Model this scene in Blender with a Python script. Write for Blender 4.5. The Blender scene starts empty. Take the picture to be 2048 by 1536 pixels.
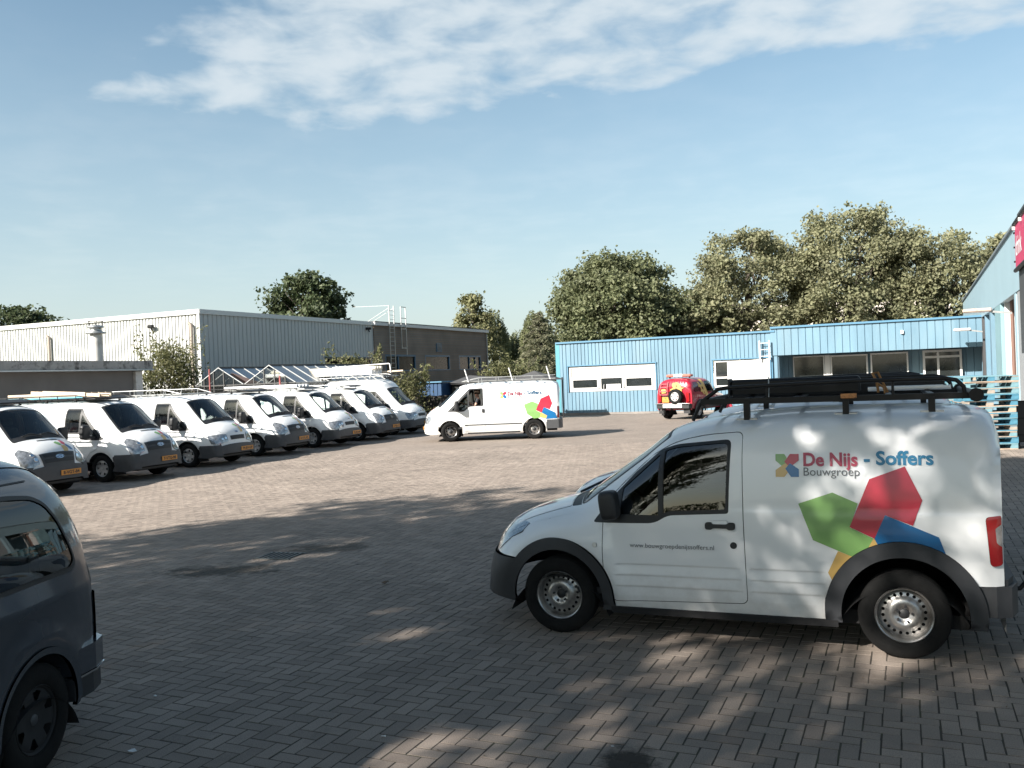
import bpy, bmesh, math, random
import numpy as np
from mathutils import Vector, Matrix
from mathutils.geometry import delaunay_2d_cdt

SC = bpy.context.scene
COL = SC.collection
R = math.radians
rng = np.random.default_rng(7)
random.seed(7)

# ------------------------------------------------------------------ camera, sky, sun, exposure
SUN_EL, SUN_AZ = R(31.5), math.atan2(0.585, 0.81)      # shadows run along +X +Y
ROLL, PITCH, EYE = math.atan(0.04), math.atan(14 / 1780), 2.17
cam_d = bpy.data.cameras.new('camera')
cam = bpy.data.objects.new('camera', cam_d); COL.objects.link(cam)
cam_d.sensor_width = 36; cam_d.lens = 36 * 1780 / 2048; cam_d.clip_start = 0.05; cam_d.clip_end = 3000
_f = Vector((0, math.cos(PITCH), -math.sin(PITCH))); _u = Vector((0, math.sin(PITCH), math.cos(PITCH))); _r = Vector((1, 0, 0))
_cr = _r * math.cos(ROLL) - _u * math.sin(ROLL); _cu = _r * math.sin(ROLL) + _u * math.cos(ROLL)
cam.matrix_world = Matrix(((_cr.x, _cu.x, -_f.x, 0), (_cr.y, _cu.y, -_f.y, 0), (_cr.z, _cu.z, -_f.z, EYE), (0, 0, 0, 1)))
SC.camera = cam
SC.view_settings.view_transform = 'Standard'; SC.view_settings.look = 'None'
SC.view_settings.gamma = 1; SC.view_settings.exposure = 1.3; SC.view_settings.use_curve_mapping = False
SC.render.engine = 'CYCLES'
SC.cycles.max_bounces = 8; SC.cycles.transparent_max_bounces = 16; SC.cycles.sample_clamp_indirect = 6
SC.cycles.caustics_reflective = False; SC.cycles.caustics_refractive = False

world = bpy.data.worlds.new('World'); SC.world = world; world.use_nodes = True


def N(nt, t, **kw):
    n = nt.nodes.new(t)
    for k, v in kw.items():
        if k == 'inp':
            for a, b in v.items():
                n.inputs[a].default_value = b
        else:
            setattr(n, k, v)
    return n


def L(nt, a, b):
    nt.links.new(a, b)


def build_sky():
    nt = world.node_tree
    for n in list(nt.nodes):
        nt.nodes.remove(n)
    out = N(nt, 'ShaderNodeOutputWorld'); bg = N(nt, 'ShaderNodeBackground'); bg.inputs[1].default_value = 0.075
    sky = N(nt, 'ShaderNodeTexSky', sky_type='NISHITA', sun_disc=False)
    sky.sun_elevation = SUN_EL
    sky.sun_rotation = math.atan2(-0.81, -0.585)
    sky.altitude = 0; sky.air_density = 1.0; sky.dust_density = 1.6; sky.ozone_density = 1.3
    tc = N(nt, 'ShaderNodeTexCoord'); sep = N(nt, 'ShaderNodeSeparateXYZ'); L(nt, tc.outputs['Generated'], sep.inputs[0])

    def M(op, a, b=None, c=None, clamp=False):
        n = N(nt, 'ShaderNodeMath', operation=op, use_clamp=clamp)
        for i, v in enumerate((a, b, c)):
            if v is None: continue
            if isinstance(v, (int, float)): n.inputs[i].default_value = v
            else: L(nt, v, n.inputs[i])
        return n.outputs[0]

    def SM(v, lo, hi):
        n = N(nt, 'ShaderNodeMapRange', interpolation_type='SMOOTHSTEP')
        n.inputs['From Min'].default_value = lo; n.inputs['From Max'].default_value = hi
        L(nt, v, n.inputs['Value']); return n.outputs[0]
    z = M('MAXIMUM', sep.outputs[2], 0.015)
    px = M('DIVIDE', sep.outputs[0], z); py = M('DIVIDE', sep.outputs[1], z)
    cmb = N(nt, 'ShaderNodeCombineXYZ'); L(nt, px, cmb.inputs[0]); L(nt, py, cmb.inputs[1])

    dv = N(nt, 'ShaderNodeVectorMath', operation='MULTIPLY'); L(nt, tc.outputs['Generated'], dv.inputs[0]); dv.inputs[1].default_value = (1, 1, 2.4)

    def ND(scale, detail, rough, dist):
        n = N(nt, 'ShaderNodeTexNoise', inp={'Scale': scale, 'Detail': detail, 'Roughness': rough, 'Distortion': dist}); L(nt, dv.outputs[0], n.inputs['Vector']); return n.outputs[0]

    def NZ(scale, detail, rough, dist, off=0.0, lac=2.0):
        n = N(nt, 'ShaderNodeTexNoise', inp={'Scale': scale, 'Detail': detail, 'Roughness': rough, 'Distortion': dist, 'Lacunarity': lac})
        v = N(nt, 'ShaderNodeVectorMath', operation='ADD'); L(nt, cmb.outputs[0], v.inputs[0]); v.inputs[1].default_value = (off, off * 0.7, off * 0.3)
        L(nt, v.outputs[0], n.inputs['Vector']); return n.outputs[0]
    puffs = M('MULTIPLY_ADD', ND(15.0, 6.0, 0.50, 0.3), 0.65, M('MULTIPLY', NZ(3.6, 5.0, 0.5, 0.1, 3.1), 0.35))         # small cells of the bank
    broad = NZ(0.42, 3.0, 0.5, 0.2, 11.3)          # where banks are
    edge_n = ND(7.0, 5.0, 0.55, 0.3)
    # the bank lies towards the zenith of a straight edge, the rest is patchy
    e = M('SUBTRACT', M('MULTIPLY_ADD', M('MAXIMUM', M('ADD', px, 0.6), 0.0), -0.30, 3.66), M('MULTIPLY', M('MAXIMUM', M('SUBTRACT', -0.85, px), 0.0), 0.95))
    e = M('ADD', e, M('MULTIPLY_ADD', edge_n, 0.8, -0.40))
    bank = SM(M('SUBTRACT', e, py), -0.12, 0.42)
    left = SM(M('ADD', M('MULTIPLY_ADD', py, 1.0, px), M('MULTIPLY_ADD', edge_n, 0.9, -0.45)), 1.15, 1.95)
    cover = M('MULTIPLY', M('MULTIPLY', bank, left), SM(M('ADD', py, M('MULTIPLY_ADD', edge_n, 1.2, -0.6)), 0.2, 1.6))   # a band, clear again towards the zenith
    cover = M('MULTIPLY', cover, SM(broad, 0.05, 0.25))
    thr = M('MULTIPLY_ADD', cover, -0.46, 0.80)
    dens = SM(M('SUBTRACT', puffs, thr), -0.10, 0.24)
    dens = M('MULTIPLY', M('MULTIPLY', dens, cover), SM(sep.outputs[2], 0.06, 0.16), clamp=True)
    # cumulus low over the horizon, far away
    vv = N(nt, 'ShaderNodeVectorMath', operation='MULTIPLY'); L(nt, tc.outputs['Generated'], vv.inputs[0]); vv.inputs[1].default_value = (1, 1, 2.6)
    cu = N(nt, 'ShaderNodeTexNoise', inp={'Scale': 6.0, 'Detail': 8.0, 'Roughness': 0.52, 'Distortion': 0.2}); L(nt, vv.outputs[0], cu.inputs['Vector'])
    low = M('MULTIPLY', SM(sep.outputs[2], 0.02, 0.07), M('SUBTRACT', 1.0, SM(sep.outputs[2], 0.10, 0.19)))
    cum = M('MULTIPLY', SM(cu.outputs[0], 0.53, 0.66), low)
    haze = M('MULTIPLY', M('SUBTRACT', 1.0, SM(sep.outputs[2], -0.02, 0.46)), 0.72)
    d2 = M('MAXIMUM', dens, M('MULTIPLY', cum, 0.85), clamp=True)
    d2 = M('MAXIMUM', d2, haze, clamp=True)
    d2 = M('MULTIPLY', d2, 0.84)
    shade = N(nt, 'ShaderNodeMix', data_type='RGBA'); L(nt, M('MULTIPLY_ADD', M('SUBTRACT', SM(puffs, 0.38, 0.72), 0.6), SM(sep.outputs[2], 0.06, 0.2), 0.6), shade.inputs['Factor'])
    shade.inputs['A'].default_value = (3.45, 4.05, 4.45, 1); shade.inputs['B'].default_value = (4.4, 4.75, 4.95, 1)
    tint = N(nt, 'ShaderNodeMix', data_type='RGBA', blend_type='MULTIPLY'); tint.inputs['Factor'].default_value = 1.0
    L(nt, sky.outputs[0], tint.inputs['A']); tint.inputs['B'].default_value = (0.91, 1.0, 0.91, 1)
    mix = N(nt, 'ShaderNodeMix', data_type='RGBA'); L(nt, d2, mix.inputs['Factor'])
    L(nt, tint.outputs['Result'], mix.inputs['A']); L(nt, shade.outputs['Result'], mix.inputs['B'])
    L(nt, mix.outputs['Result'], bg.inputs[0]); L(nt, bg.outputs[0], out.inputs[0])


build_sky()
sun_d = bpy.data.lights.new('sun', 'SUN'); sun_d.energy = 5.0; sun_d.angle = R(0.53); sun_d.color = (1.0, 0.94, 0.86)
sun = bpy.data.objects.new('sun', sun_d); COL.objects.link(sun)
_ld = Vector((math.cos(SUN_EL) * 0.81, math.cos(SUN_EL) * 0.585, -math.sin(SUN_EL)))
sun.rotation_euler = _ld.to_track_quat('-Z', 'Y').to_euler()

# yard axes: E1 runs right and towards the camera, E2 away from it
YA = R(24)
E1 = np.array([math.cos(YA), -math.sin(YA)]); E2 = np.array([math.sin(YA), math.cos(YA)])
ROT1 = -YA                                             # local x along E1, local y along E2

# ------------------------------------------------------------------ materials
_MATS = {}


def mat(name, rgb=(0.5, 0.5, 0.5), rough=0.5, metal=0.0, coat=0.0, var=0.0, vscale=4.0, bump=0.0, bscale=30.0,
        dirt=None, dirt_amt=0.0, dscale=2.0, emis=None, spec=0.5, stretch=None, trans=0.0):
    if name in _MATS: return _MATS[name]
    m = bpy.data.materials.new(name); m.use_nodes = True; nt = m.node_tree
    b = nt.nodes['Principled BSDF']
    b.inputs['Base Color'].default_value = (*rgb, 1); b.inputs['Roughness'].default_value = rough
    b.inputs['Metallic'].default_value = metal; b.inputs['Coat Weight'].default_value = coat
    b.inputs['Coat Roughness'].default_value = 0.06; b.inputs['Specular IOR Level'].default_value = spec
    if emis:
        b.inputs['Emission Color'].default_value = (*emis[:3], 1); b.inputs['Emission Strength'].default_value = emis[3]
    if var or bump or dirt:
        tc = N(nt, 'ShaderNodeTexCoord'); src = tc.outputs['Object']
        if stretch:
            mp = N(nt, 'ShaderNodeMapping'); mp.inputs['Scale'].default_value = stretch; L(nt, src, mp.inputs[0]); src = mp.outputs[0]
        col = None
        if var:
            nz = N(nt, 'ShaderNodeTexNoise', inp={'Scale': vscale, 'Detail': 5.0, 'Roughness': 0.6}); L(nt, src, nz.inputs['Vector'])
            hsv = N(nt, 'ShaderNodeHueSaturation'); hsv.inputs['Color'].default_value = (*rgb, 1)
            mr = N(nt, 'ShaderNodeMapRange', inp={'From Min': 0.3, 'From Max': 0.7, 'To Min': 1 - var, 'To Max': 1 + var}); L(nt, nz.outputs[0], mr.inputs['Value'])
            L(nt, mr.outputs[0], hsv.inputs['Value']); col = hsv.outputs[0]
        if dirt:
            nz = N(nt, 'ShaderNodeTexNoise', inp={'Scale': dscale, 'Detail': 8.0, 'Roughness': 0.65}); L(nt, src, nz.inputs['Vector'])
            mr = N(nt, 'ShaderNodeMapRange', inp={'From Min': 0.50, 'From Max': 0.68, 'To Min': 0.0, 'To Max': dirt_amt}); L(nt, nz.outputs[0], mr.inputs['Value'])
            mx = N(nt, 'ShaderNodeMix', data_type='RGBA'); L(nt, mr.outputs[0], mx.inputs['Factor'])
            if col: L(nt, col, mx.inputs['A'])
            else: mx.inputs['A'].default_value = (*rgb, 1)
            mx.inputs['B'].default_value = (*dirt, 1); col = mx.outputs['Result']
        if col: L(nt, col, b.inputs['Base Color'])
        if bump:
            nz = N(nt, 'ShaderNodeTexNoise', inp={'Scale': bscale, 'Detail': 4.0}); L(nt, src, nz.inputs['Vector'])
            bp = N(nt, 'ShaderNodeBump', inp={'Strength': bump, 'Distance': 0.02}); L(nt, nz.outputs[0], bp.inputs['Height']); L(nt, bp.outputs[0], b.inputs['Normal'])
    _MATS[name] = m
    return m


def glass(name, tint=(0.75, 0.82, 0.80), refl=0.9, rough=0.0, ior=1.5, base=0.0):
    if name in _MATS: return _MATS[name]
    m = bpy.data.materials.new(name); m.use_nodes = True; nt = m.node_tree
    nt.nodes.remove(nt.nodes['Principled BSDF'])
    out = nt.nodes['Material Output']
    tr = N(nt, 'ShaderNodeBsdfTransparent'); tr.inputs[0].default_value = (*tint, 1)
    gl = N(nt, 'ShaderNodeBsdfGlossy'); gl.inputs[0].default_value = (refl, refl, refl, 1); gl.inputs['Roughness'].default_value = rough
    fr = N(nt, 'ShaderNodeFresnel'); fr.inputs[0].default_value = ior
    mx = N(nt, 'ShaderNodeMixShader')
    if base:
        a = N(nt, 'ShaderNodeMath', operation='ADD', use_clamp=True); L(nt, fr.outputs[0], a.inputs[0]); a.inputs[1].default_value = base; L(nt, a.outputs[0], mx.inputs[0])
    else: L(nt, fr.outputs[0], mx.inputs[0])
    L(nt, tr.outputs[0], mx.inputs[1]); L(nt, gl.outputs[0], mx.inputs[2]); L(nt, mx.outputs[0], out.inputs[0])
    _MATS[name] = m
    return m


def leafmat(name, rgb, rgb2, trans=0.42, rough=0.55):
    if name in _MATS: return _MATS[name]
    m = bpy.data.materials.new(name); m.use_nodes = True; nt = m.node_tree
    b = nt.nodes['Principled BSDF']; out = nt.nodes['Material Output']
    geo = N(nt, 'ShaderNodeNewGeometry'); mx = N(nt, 'ShaderNodeMix', data_type='RGBA')
    L(nt, geo.outputs['Random Per Island'], mx.inputs['Factor']); mx.inputs['A'].default_value = (*rgb, 1); mx.inputs['B'].default_value = (*rgb2, 1)
    tc = N(nt, 'ShaderNodeTexCoord'); nz = N(nt, 'ShaderNodeTexNoise', inp={'Scale': 0.55, 'Detail': 3.0}); L(nt, tc.outputs['Object'], nz.inputs['Vector'])
    hs = N(nt, 'ShaderNodeHueSaturation'); mr = N(nt, 'ShaderNodeMapRange', inp={'From Min': 0.35, 'From Max': 0.65, 'To Min': 0.78, 'To Max': 1.25}); L(nt, nz.outputs[0], mr.inputs['Value'])
    L(nt, mr.outputs[0], hs.inputs['Value']); L(nt, mx.outputs['Result'], hs.inputs['Color'])
    L(nt, hs.outputs[0], b.inputs['Base Color']); b.inputs['Roughness'].default_value = rough; b.inputs['Specular IOR Level'].default_value = 0.35
    t = N(nt, 'ShaderNodeBsdfTranslucent'); L(nt, hs.outputs[0], t.inputs[0])
    ms = N(nt, 'ShaderNodeMixShader'); ms.inputs[0].default_value = trans
    L(nt, b.outputs[0], ms.inputs[1]); L(nt, t.outputs[0], ms.inputs[2]); L(nt, ms.outputs[0], out.inputs[0])
    _MATS[name] = m
    return m


WHITE = mat('white_paint', (0.82, 0.83, 0.84), 0.32, coat=0.6, dirt=(0.50, 0.47, 0.42), dirt_amt=0.10, dscale=1.7)
WHITE2 = mat('white_paint_van', (0.79, 0.80, 0.80), 0.34, coat=0.5, dirt=(0.45, 0.42, 0.38), dirt_amt=0.14, dscale=1.3)


def grime(m, rgb=(0.30, 0.27, 0.23), top=0.55, amt=0.55):
    "road dirt that clings to the lowest part of a body, broken up by noise"
    nt = m.node_tree; b = nt.nodes['Principled BSDF']; src = b.inputs['Base Color'].links[0].from_socket
    tc = N(nt, 'ShaderNodeTexCoord'); sp = N(nt, 'ShaderNodeSeparateXYZ'); L(nt, tc.outputs['Object'], sp.inputs[0])
    nz = N(nt, 'ShaderNodeTexNoise', inp={'Scale': 7.0, 'Detail': 7.0, 'Roughness': 0.7}); L(nt, tc.outputs['Object'], nz.inputs['Vector'])
    a = N(nt, 'ShaderNodeMath', operation='MULTIPLY_ADD'); L(nt, nz.outputs[0], a.inputs[0]); a.inputs[1].default_value = -0.45; L(nt, sp.outputs[2], a.inputs[2])
    mr = N(nt, 'ShaderNodeMapRange', inp={'From Min': top - 0.62, 'From Max': top - 0.22, 'To Min': amt, 'To Max': 0.0}); L(nt, a.outputs[0], mr.inputs['Value'])
    mx = N(nt, 'ShaderNodeMix', data_type='RGBA'); L(nt, mr.outputs[0], mx.inputs['Factor']); L(nt, src, mx.inputs['A']); mx.inputs['B'].default_value = (*rgb, 1); L(nt, mx.outputs['Result'], b.inputs['Base Color'])


grime(WHITE); grime(WHITE2, top=0.7)
CREAM = mat('cream_plastic', (0.66, 0.64, 0.60), 0.5)
BLACKP = mat('black_plastic', (0.018, 0.019, 0.021), 0.55, var=0.12, vscale=20)
GREYP = mat('grey_plastic', (0.026, 0.028, 0.032), 0.6, var=0.10, vscale=9, bump=0.05, bscale=300)
GREYP2 = mat('grey_bumper_plastic', (0.058, 0.060, 0.064), 0.55, var=0.10, vscale=9)
DARK = mat('dark_underbody', (0.010, 0.010, 0.011), 0.9)
INTER = mat('dark_interior', (0.022, 0.023, 0.026), 0.8)
LINING = mat('grey_lining', (0.10, 0.10, 0.105), 0.85)
RUBBER = mat('tyre_rubber', (0.009, 0.009, 0.009), 0.9, spec=0.25, var=0.25, vscale=14, bump=0.1, bscale=60)
STEEL = mat('wheel_steel', (0.42, 0.41, 0.40), 0.34, metal=0.85, dirt=(0.10, 0.085, 0.07), dirt_amt=0.55, dscale=9)
CAPM = mat('hubcap_silver', (0.45, 0.46, 0.47), 0.35, metal=0.5, dirt=(0.15, 0.13, 0.12), dirt_amt=0.4, dscale=8)
BLACKM = mat('black_powder_coat', (0.008, 0.008, 0.009), 0.5, spec=0.3)
GALV = mat('galvanised_steel', (0.42, 0.43, 0.43), 0.42, metal=0.75, var=0.12, vscale=6)
ALU = mat('aluminium', (0.66, 0.67, 0.68), 0.32, metal=0.85)
REDL = mat('red_lens', (0.27, 0.010, 0.012), 0.12, coat=0.8)
CLEARL = mat('clear_lens', (0.34, 0.35, 0.36), 0.16, coat=0.9, metal=0.55, var=0.45, vscale=14)
ORANGEL = mat('orange_lens', (0.75, 0.20, 0.03), 0.2, coat=0.5)
CHROME = mat('chrome', (0.75, 0.76, 0.77), 0.10, metal=1.0)
GREEN_D = mat('decal_green', (0.20, 0.38, 0.12), 0.30, coat=0.4)
RED_D = mat('decal_red', (0.46, 0.025, 0.05), 0.30, coat=0.4)
BLUE_D = mat('decal_blue', (0.008, 0.13, 0.33), 0.30, coat=0.4)
YEL_D = mat('decal_yellow', (0.62, 0.40, 0.13), 0.30, coat=0.4)
GREY_D = mat('decal_grey', (0.13, 0.135, 0.145), 0.4)
REDT2 = mat('lettering_dark_red', (0.20, 0.025, 0.05), 0.4)
BLUET2 = mat('lettering_dark_blue', (0.015, 0.07, 0.14), 0.4)
REDT = mat('lettering_red', (0.44, 0.055, 0.10), 0.35)
BLUET = mat('lettering_blue', (0.03, 0.20, 0.36), 0.35)
BLACKT = mat('lettering_black', (0.03, 0.03, 0.03), 0.5)
PLATE = mat('plate_yellow', (0.60, 0.26, 0.05), 0.5)
GLASSW = glass('vehicle_glass', (0.76, 0.83, 0.81), 0.95, base=0.02)
GLASSD = glass('dark_side_glass', (0.15, 0.18, 0.18), 0.95, base=0.05)

# ------------------------------------------------------------------ object helpers


def tag(o, label=None, cat=None, group=None, kind=None):
    if label: o['label'] = label
    if cat: o['category'] = cat
    if group: o['group'] = group
    if kind: o['kind'] = kind
    return o


def empty(name, loc=(0, 0, 0), rz=0.0, label=None, cat=None, group=None, parent=None):
    o = bpy.data.objects.new(name, None); COL.objects.link(o); o.empty_display_size = 0.2
    o.location = loc; o.rotation_euler = (0, 0, rz)
    if parent: o.parent = parent
    return tag(o, label, cat, group)


def link(name, me, m, parent=None):
    o = bpy.data.objects.new(name, me); COL.objects.link(o)
    if m is not None:
        for k in (m if isinstance(m, (list, tuple)) else [m]):
            me.materials.append(k)
    if parent: o.parent = parent
    return o


def copy_tree(o, parent=None):
    c = o.copy(); COL.objects.link(c)
    for k in ('group',):
        pass
    c.parent = parent
    if parent: c.matrix_parent_inverse = o.matrix_parent_inverse.copy()
    for ch in list(o.children): copy_tree(ch, c)
    return c


class MB:
    def __init__(s): s.v = []; s.f = []; s.mi = []; s.sm = []

    def add(s, vs, fs, mi=0, smooth=False):
        b = len(s.v); s.v += [tuple(map(float, p)) for p in vs]
        for f in fs: s.f.append(tuple(b + i for i in f)); s.mi.append(mi); s.sm.append(smooth)
        return s

    def box(s, c, d, rz=0.0, mi=0, ch=0.0):
        x, y, z = d[0] / 2, d[1] / 2, d[2] / 2; ca, sa = math.cos(rz), math.sin(rz)
        if ch:
            c0 = min(ch, x * .9, y * .9, z * .9); P = []
            for (a, b_, c_) in [(x, y - c0, z - c0), (x - c0, y, z - c0), (x - c0, y - c0, z)]: P.append((a, b_, c_))
            vs = []
            for sx in (-1, 1):
                for sy in (-1, 1):
                    for sz in (-1, 1):
                        for p in P: vs.append((sx * p[0], sy * p[1], sz * p[2]))
            bm = bmesh.new(); bv = [bm.verts.new(v) for v in vs]; r = bmesh.ops.convex_hull(bm, input=bv)
            bmesh.ops.dissolve_limit(bm, angle_limit=0.02, verts=bm.verts, edges=bm.edges)
            bm.verts.index_update(); vs = [v.co[:] for v in bm.verts]; fs = [[v.index for v in f.verts] for f in bm.faces]; bm.free()
        else:
            vs = [(sx * x, sy * y, sz * z) for sz in (-1, 1) for (sx, sy) in ((-1, -1), (1, -1), (1, 1), (-1, 1))]
            fs = [(3, 2, 1, 0), (4, 5, 6, 7), (0, 1, 5, 4), (1, 2, 6, 5), (2, 3, 7, 6), (3, 0, 4, 7)]
        vs = [(c[0] + p[0] * ca - p[1] * sa, c[1] + p[0] * sa + p[1] * ca, c[2] + p[2]) for p in vs]
        return s.add(vs, fs, mi)

    def bar(s, a, b, w, h, mi=0, up=(0, 0, 1)):
        a, b = Vector(a), Vector(b); d = (b - a).normalized(); u = Vector(up)
        if abs(d.dot(u)) > 0.98: u = Vector((1, 0, 0))
        r = d.cross(u).normalized() * (w / 2); u = r.cross(d).normalized() * (h / 2)
        vs = [a - r - u, a + r - u, a + r + u, a - r + u, b - r - u, b + r - u, b + r + u, b - r + u]
        return s.add(vs, [(3, 2, 1, 0), (4, 5, 6, 7), (0, 1, 5, 4), (1, 2, 6, 5), (2, 3, 7, 6), (3, 0, 4, 7)][::1], mi)

    def tube(s, pts, r, n=8, mi=0, closed=False, caps=True):
        pts = [Vector(p) for p in pts]; k = len(pts)
        rr = r if hasattr(r, '__len__') else [r] * k
        rings = []; prev = None
        for i, p in enumerate(pts):
            if closed: d = pts[(i + 1) % k] - pts[i - 1]
            else: d = pts[min(i + 1, k - 1)] - pts[max(i - 1, 0)]
            d.normalize()
            if prev is None:
                u = Vector((0, 0, 1)) if abs(d.z) < 0.9 else Vector((1, 0, 0)); u = (u - d * u.dot(d)).normalized()
            else:
                u = prev - d * prev.dot(d)
                u = u.normalized() if u.length > 1e-6 else prev
            prev = u; w = d.cross(u)
            rings.append([p + (u * math.cos(2 * math.pi * j / n) + w * math.sin(2 * math.pi * j / n)) * rr[i] for j in range(n)])
        vs = [q for g in rings for q in g]; fs = []
        for i in range(k if closed else k - 1):
            a, b = i * n, ((i + 1) % k) * n
            for j in range(n): fs.append((a + j, a + (j + 1) % n, b + (j + 1) % n, b + j))
        s.add(vs, fs, mi, True)
        if caps and not closed: s.add(rings[0], [tuple(range(n))[::-1]], mi); s.add(rings[-1], [tuple(range(n))], mi)
        return s

    def cyl(s, a, b, r, n=12, mi=0): return s.tube([a, b], r, n, mi)

    def lathe(s, prof, n=32, axis='y', c=(0, 0, 0), mi=0, smooth=True, cap0=False, cap1=False):
        vs = []; fs = []; k = len(prof)
        for j in range(n):
            t = 2 * math.pi * j / n; co, si = math.cos(t), math.sin(t)
            for (r, a) in prof:
                vs.append((c[0] + r * co, c[1] + a, c[2] + r * si) if axis == 'y' else (c[0] + r * co, c[1] + r * si, c[2] + a))
        for j in range(n):
            for i in range(k - 1):
                a, b = j * k + i, ((j + 1) % n) * k + i
                fs.append((a, a + 1, b + 1, b))
        s.add(vs, fs, mi, smooth)
        for cap, i in ((cap0, 0), (cap1, k - 1)):
            if cap: s.add([vs[j * k + i] for j in range(n)], [tuple(range(n))], mi)
        return s

    def prism(s, poly, z0, z1, mi=0, plane='xy'):
        def P(p, z): return (p[0], p[1], z) if plane == 'xy' else ((p[0], z, p[1]) if plane == 'xz' else (z, p[0], p[1]))
        n = len(poly); vs = [P(p, z0) for p in poly] + [P(p, z1) for p in poly]
        return s.add(vs, [tuple(range(n))[::-1], tuple(range(n, 2 * n))] + [(i, (i + 1) % n, n + (i + 1) % n, n + i) for i in range(n)], mi)

    def quad(s, a, b, c, d, mi=0): return s.add([a, b, c, d], [(0, 1, 2, 3)], mi)

    def mesh(s, name='mesh', fix=True):
        me = bpy.data.meshes.new(name); me.from_pydata(s.v, [], s.f)
        me.polygons.foreach_set('material_index', s.mi); me.polygons.foreach_set('use_smooth', s.sm)
        me.update()
        if fix:
            bm = bmesh.new(); bm.from_mesh(me); bmesh.ops.recalc_face_normals(bm, faces=bm.faces); bm.to_mesh(me); bm.free()
        return me

    def build(s, name, m, parent=None): return link(name, s.mesh(name), m, parent)


def text_mesh(txt, size, bold=0.0, align='LEFT', space=1.0, depth=0.0, shear=0.0):
    cu = bpy.data.curves.new('txt', 'FONT'); cu.body = txt; cu.size = size; cu.align_x = align; cu.offset = bold; cu.space_character = space
    cu.resolution_u = 3; cu.extrude = depth; cu.shear = shear; cu.fill_mode = 'FRONT' if not depth else 'BOTH'
    o = bpy.data.objects.new('txt', cu); COL.objects.link(o)
    me = bpy.data.meshes.new_from_object(o); bpy.data.objects.remove(o); bpy.data.curves.remove(cu)
    v = np.array([p.co[:2] for p in me.vertices]).reshape(-1, 2); f = [tuple(p.vertices) for p in me.polygons]
    bpy.data.meshes.remove(me)
    return v, f


def flat_text(name, txt, size, m, parent, M4, bold=0.0, align='LEFT', width=None):
    v, f = text_mesh(txt, size, bold, align)
    if width:
        k = width / (v[:, 0].max() - v[:, 0].min()); v = v * np.array([k, 1])
    me = bpy.data.meshes.new(name); me.from_pydata([M4 @ Vector((p[0], p[1], 0)) for p in v], [], f)
    return link(name, me, m, parent)
# ------------------------------------------------------------------ car body engine


def pchip(xs, ys):
    xs = np.asarray(xs, float); ys = np.asarray(ys, float); h = np.diff(xs); d = np.diff(ys) / h
    m = np.zeros(len(xs)); m[0], m[-1] = d[0], d[-1]
    for i in range(1, len(xs) - 1):
        if d[i - 1] * d[i] > 0:
            w1, w2 = 2 * h[i] + h[i - 1], h[i] + 2 * h[i - 1]; m[i] = (w1 + w2) / (w1 / d[i - 1] + w2 / d[i])

    def f(x):
        x = np.clip(np.asarray(x, float), xs[0], xs[-1]); i = np.clip(np.searchsorted(xs, x, 'right') - 1, 0, len(xs) - 2)
        t = (x - xs[i]) / h[i]
        return (2 * t**3 - 3 * t**2 + 1) * ys[i] + (t**3 - 2 * t**2 + t) * h[i] * m[i] + (-2 * t**3 + 3 * t**2) * ys[i + 1] + (t**3 - t**2) * h[i] * m[i + 1]
    return f


def lerp(pts):
    a = np.array(pts, float); return lambda x: np.interp(x, a[:, 0], a[:, 1])


def inpoly(p, poly):
    x, y = p[:, 0], p[:, 1]; r = np.zeros(len(p), bool); q = np.asarray(poly); j = len(q) - 1
    for i in range(len(q)):
        xi, yi = q[i]; xj, yj = q[j]
        c = ((yi > y) != (yj > y)) & (x < (xj - xi) * (y - yi) / ((yj - yi) if yj != yi else 1e-12) + xi)
        r ^= c; j = i
    return r


def resample(poly, step):
    out = []; n = len(poly)
    for i in range(n):
        a, b = np.array(poly[i], float), np.array(poly[(i + 1) % n], float); k = max(1, int(math.ceil(np.hypot(*(b - a)) / step)))
        for j in range(k): out.append(a + (b - a) * j / k)
    return np.array(out)


def rounded(poly, r, n=4):
    "round the corners of a polygon; r one radius or a list"
    out = []; k = len(poly)
    for i in range(k):
        p0, p1, p2 = np.array(poly[i - 1], float), np.array(poly[i], float), np.array(poly[(i + 1) % k], float)
        ri = r[i] if hasattr(r, '__len__') else r
        if ri <= 0: out.append(p1); continue
        a, b = p0 - p1, p2 - p1; la, lb = np.hypot(*a), np.hypot(*b); t = min(ri, la * .45, lb * .45)
        s, e = p1 + a / la * t, p1 + b / lb * t
        for j in range(n + 1):
            u = j / n; out.append((1 - u)**2 * s + 2 * u * (1 - u) * p1 + u * u * e)
    return [tuple(p) for p in out]


def arc(cx, cz, r, a0, a1, n=18, rz=None):
    return [(cx + r * math.cos(R(a0 + (a1 - a0) * i / n)), cz + (rz or r) * math.sin(R(a0 + (a1 - a0) * i / n))) for i in range(n + 1)]


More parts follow.
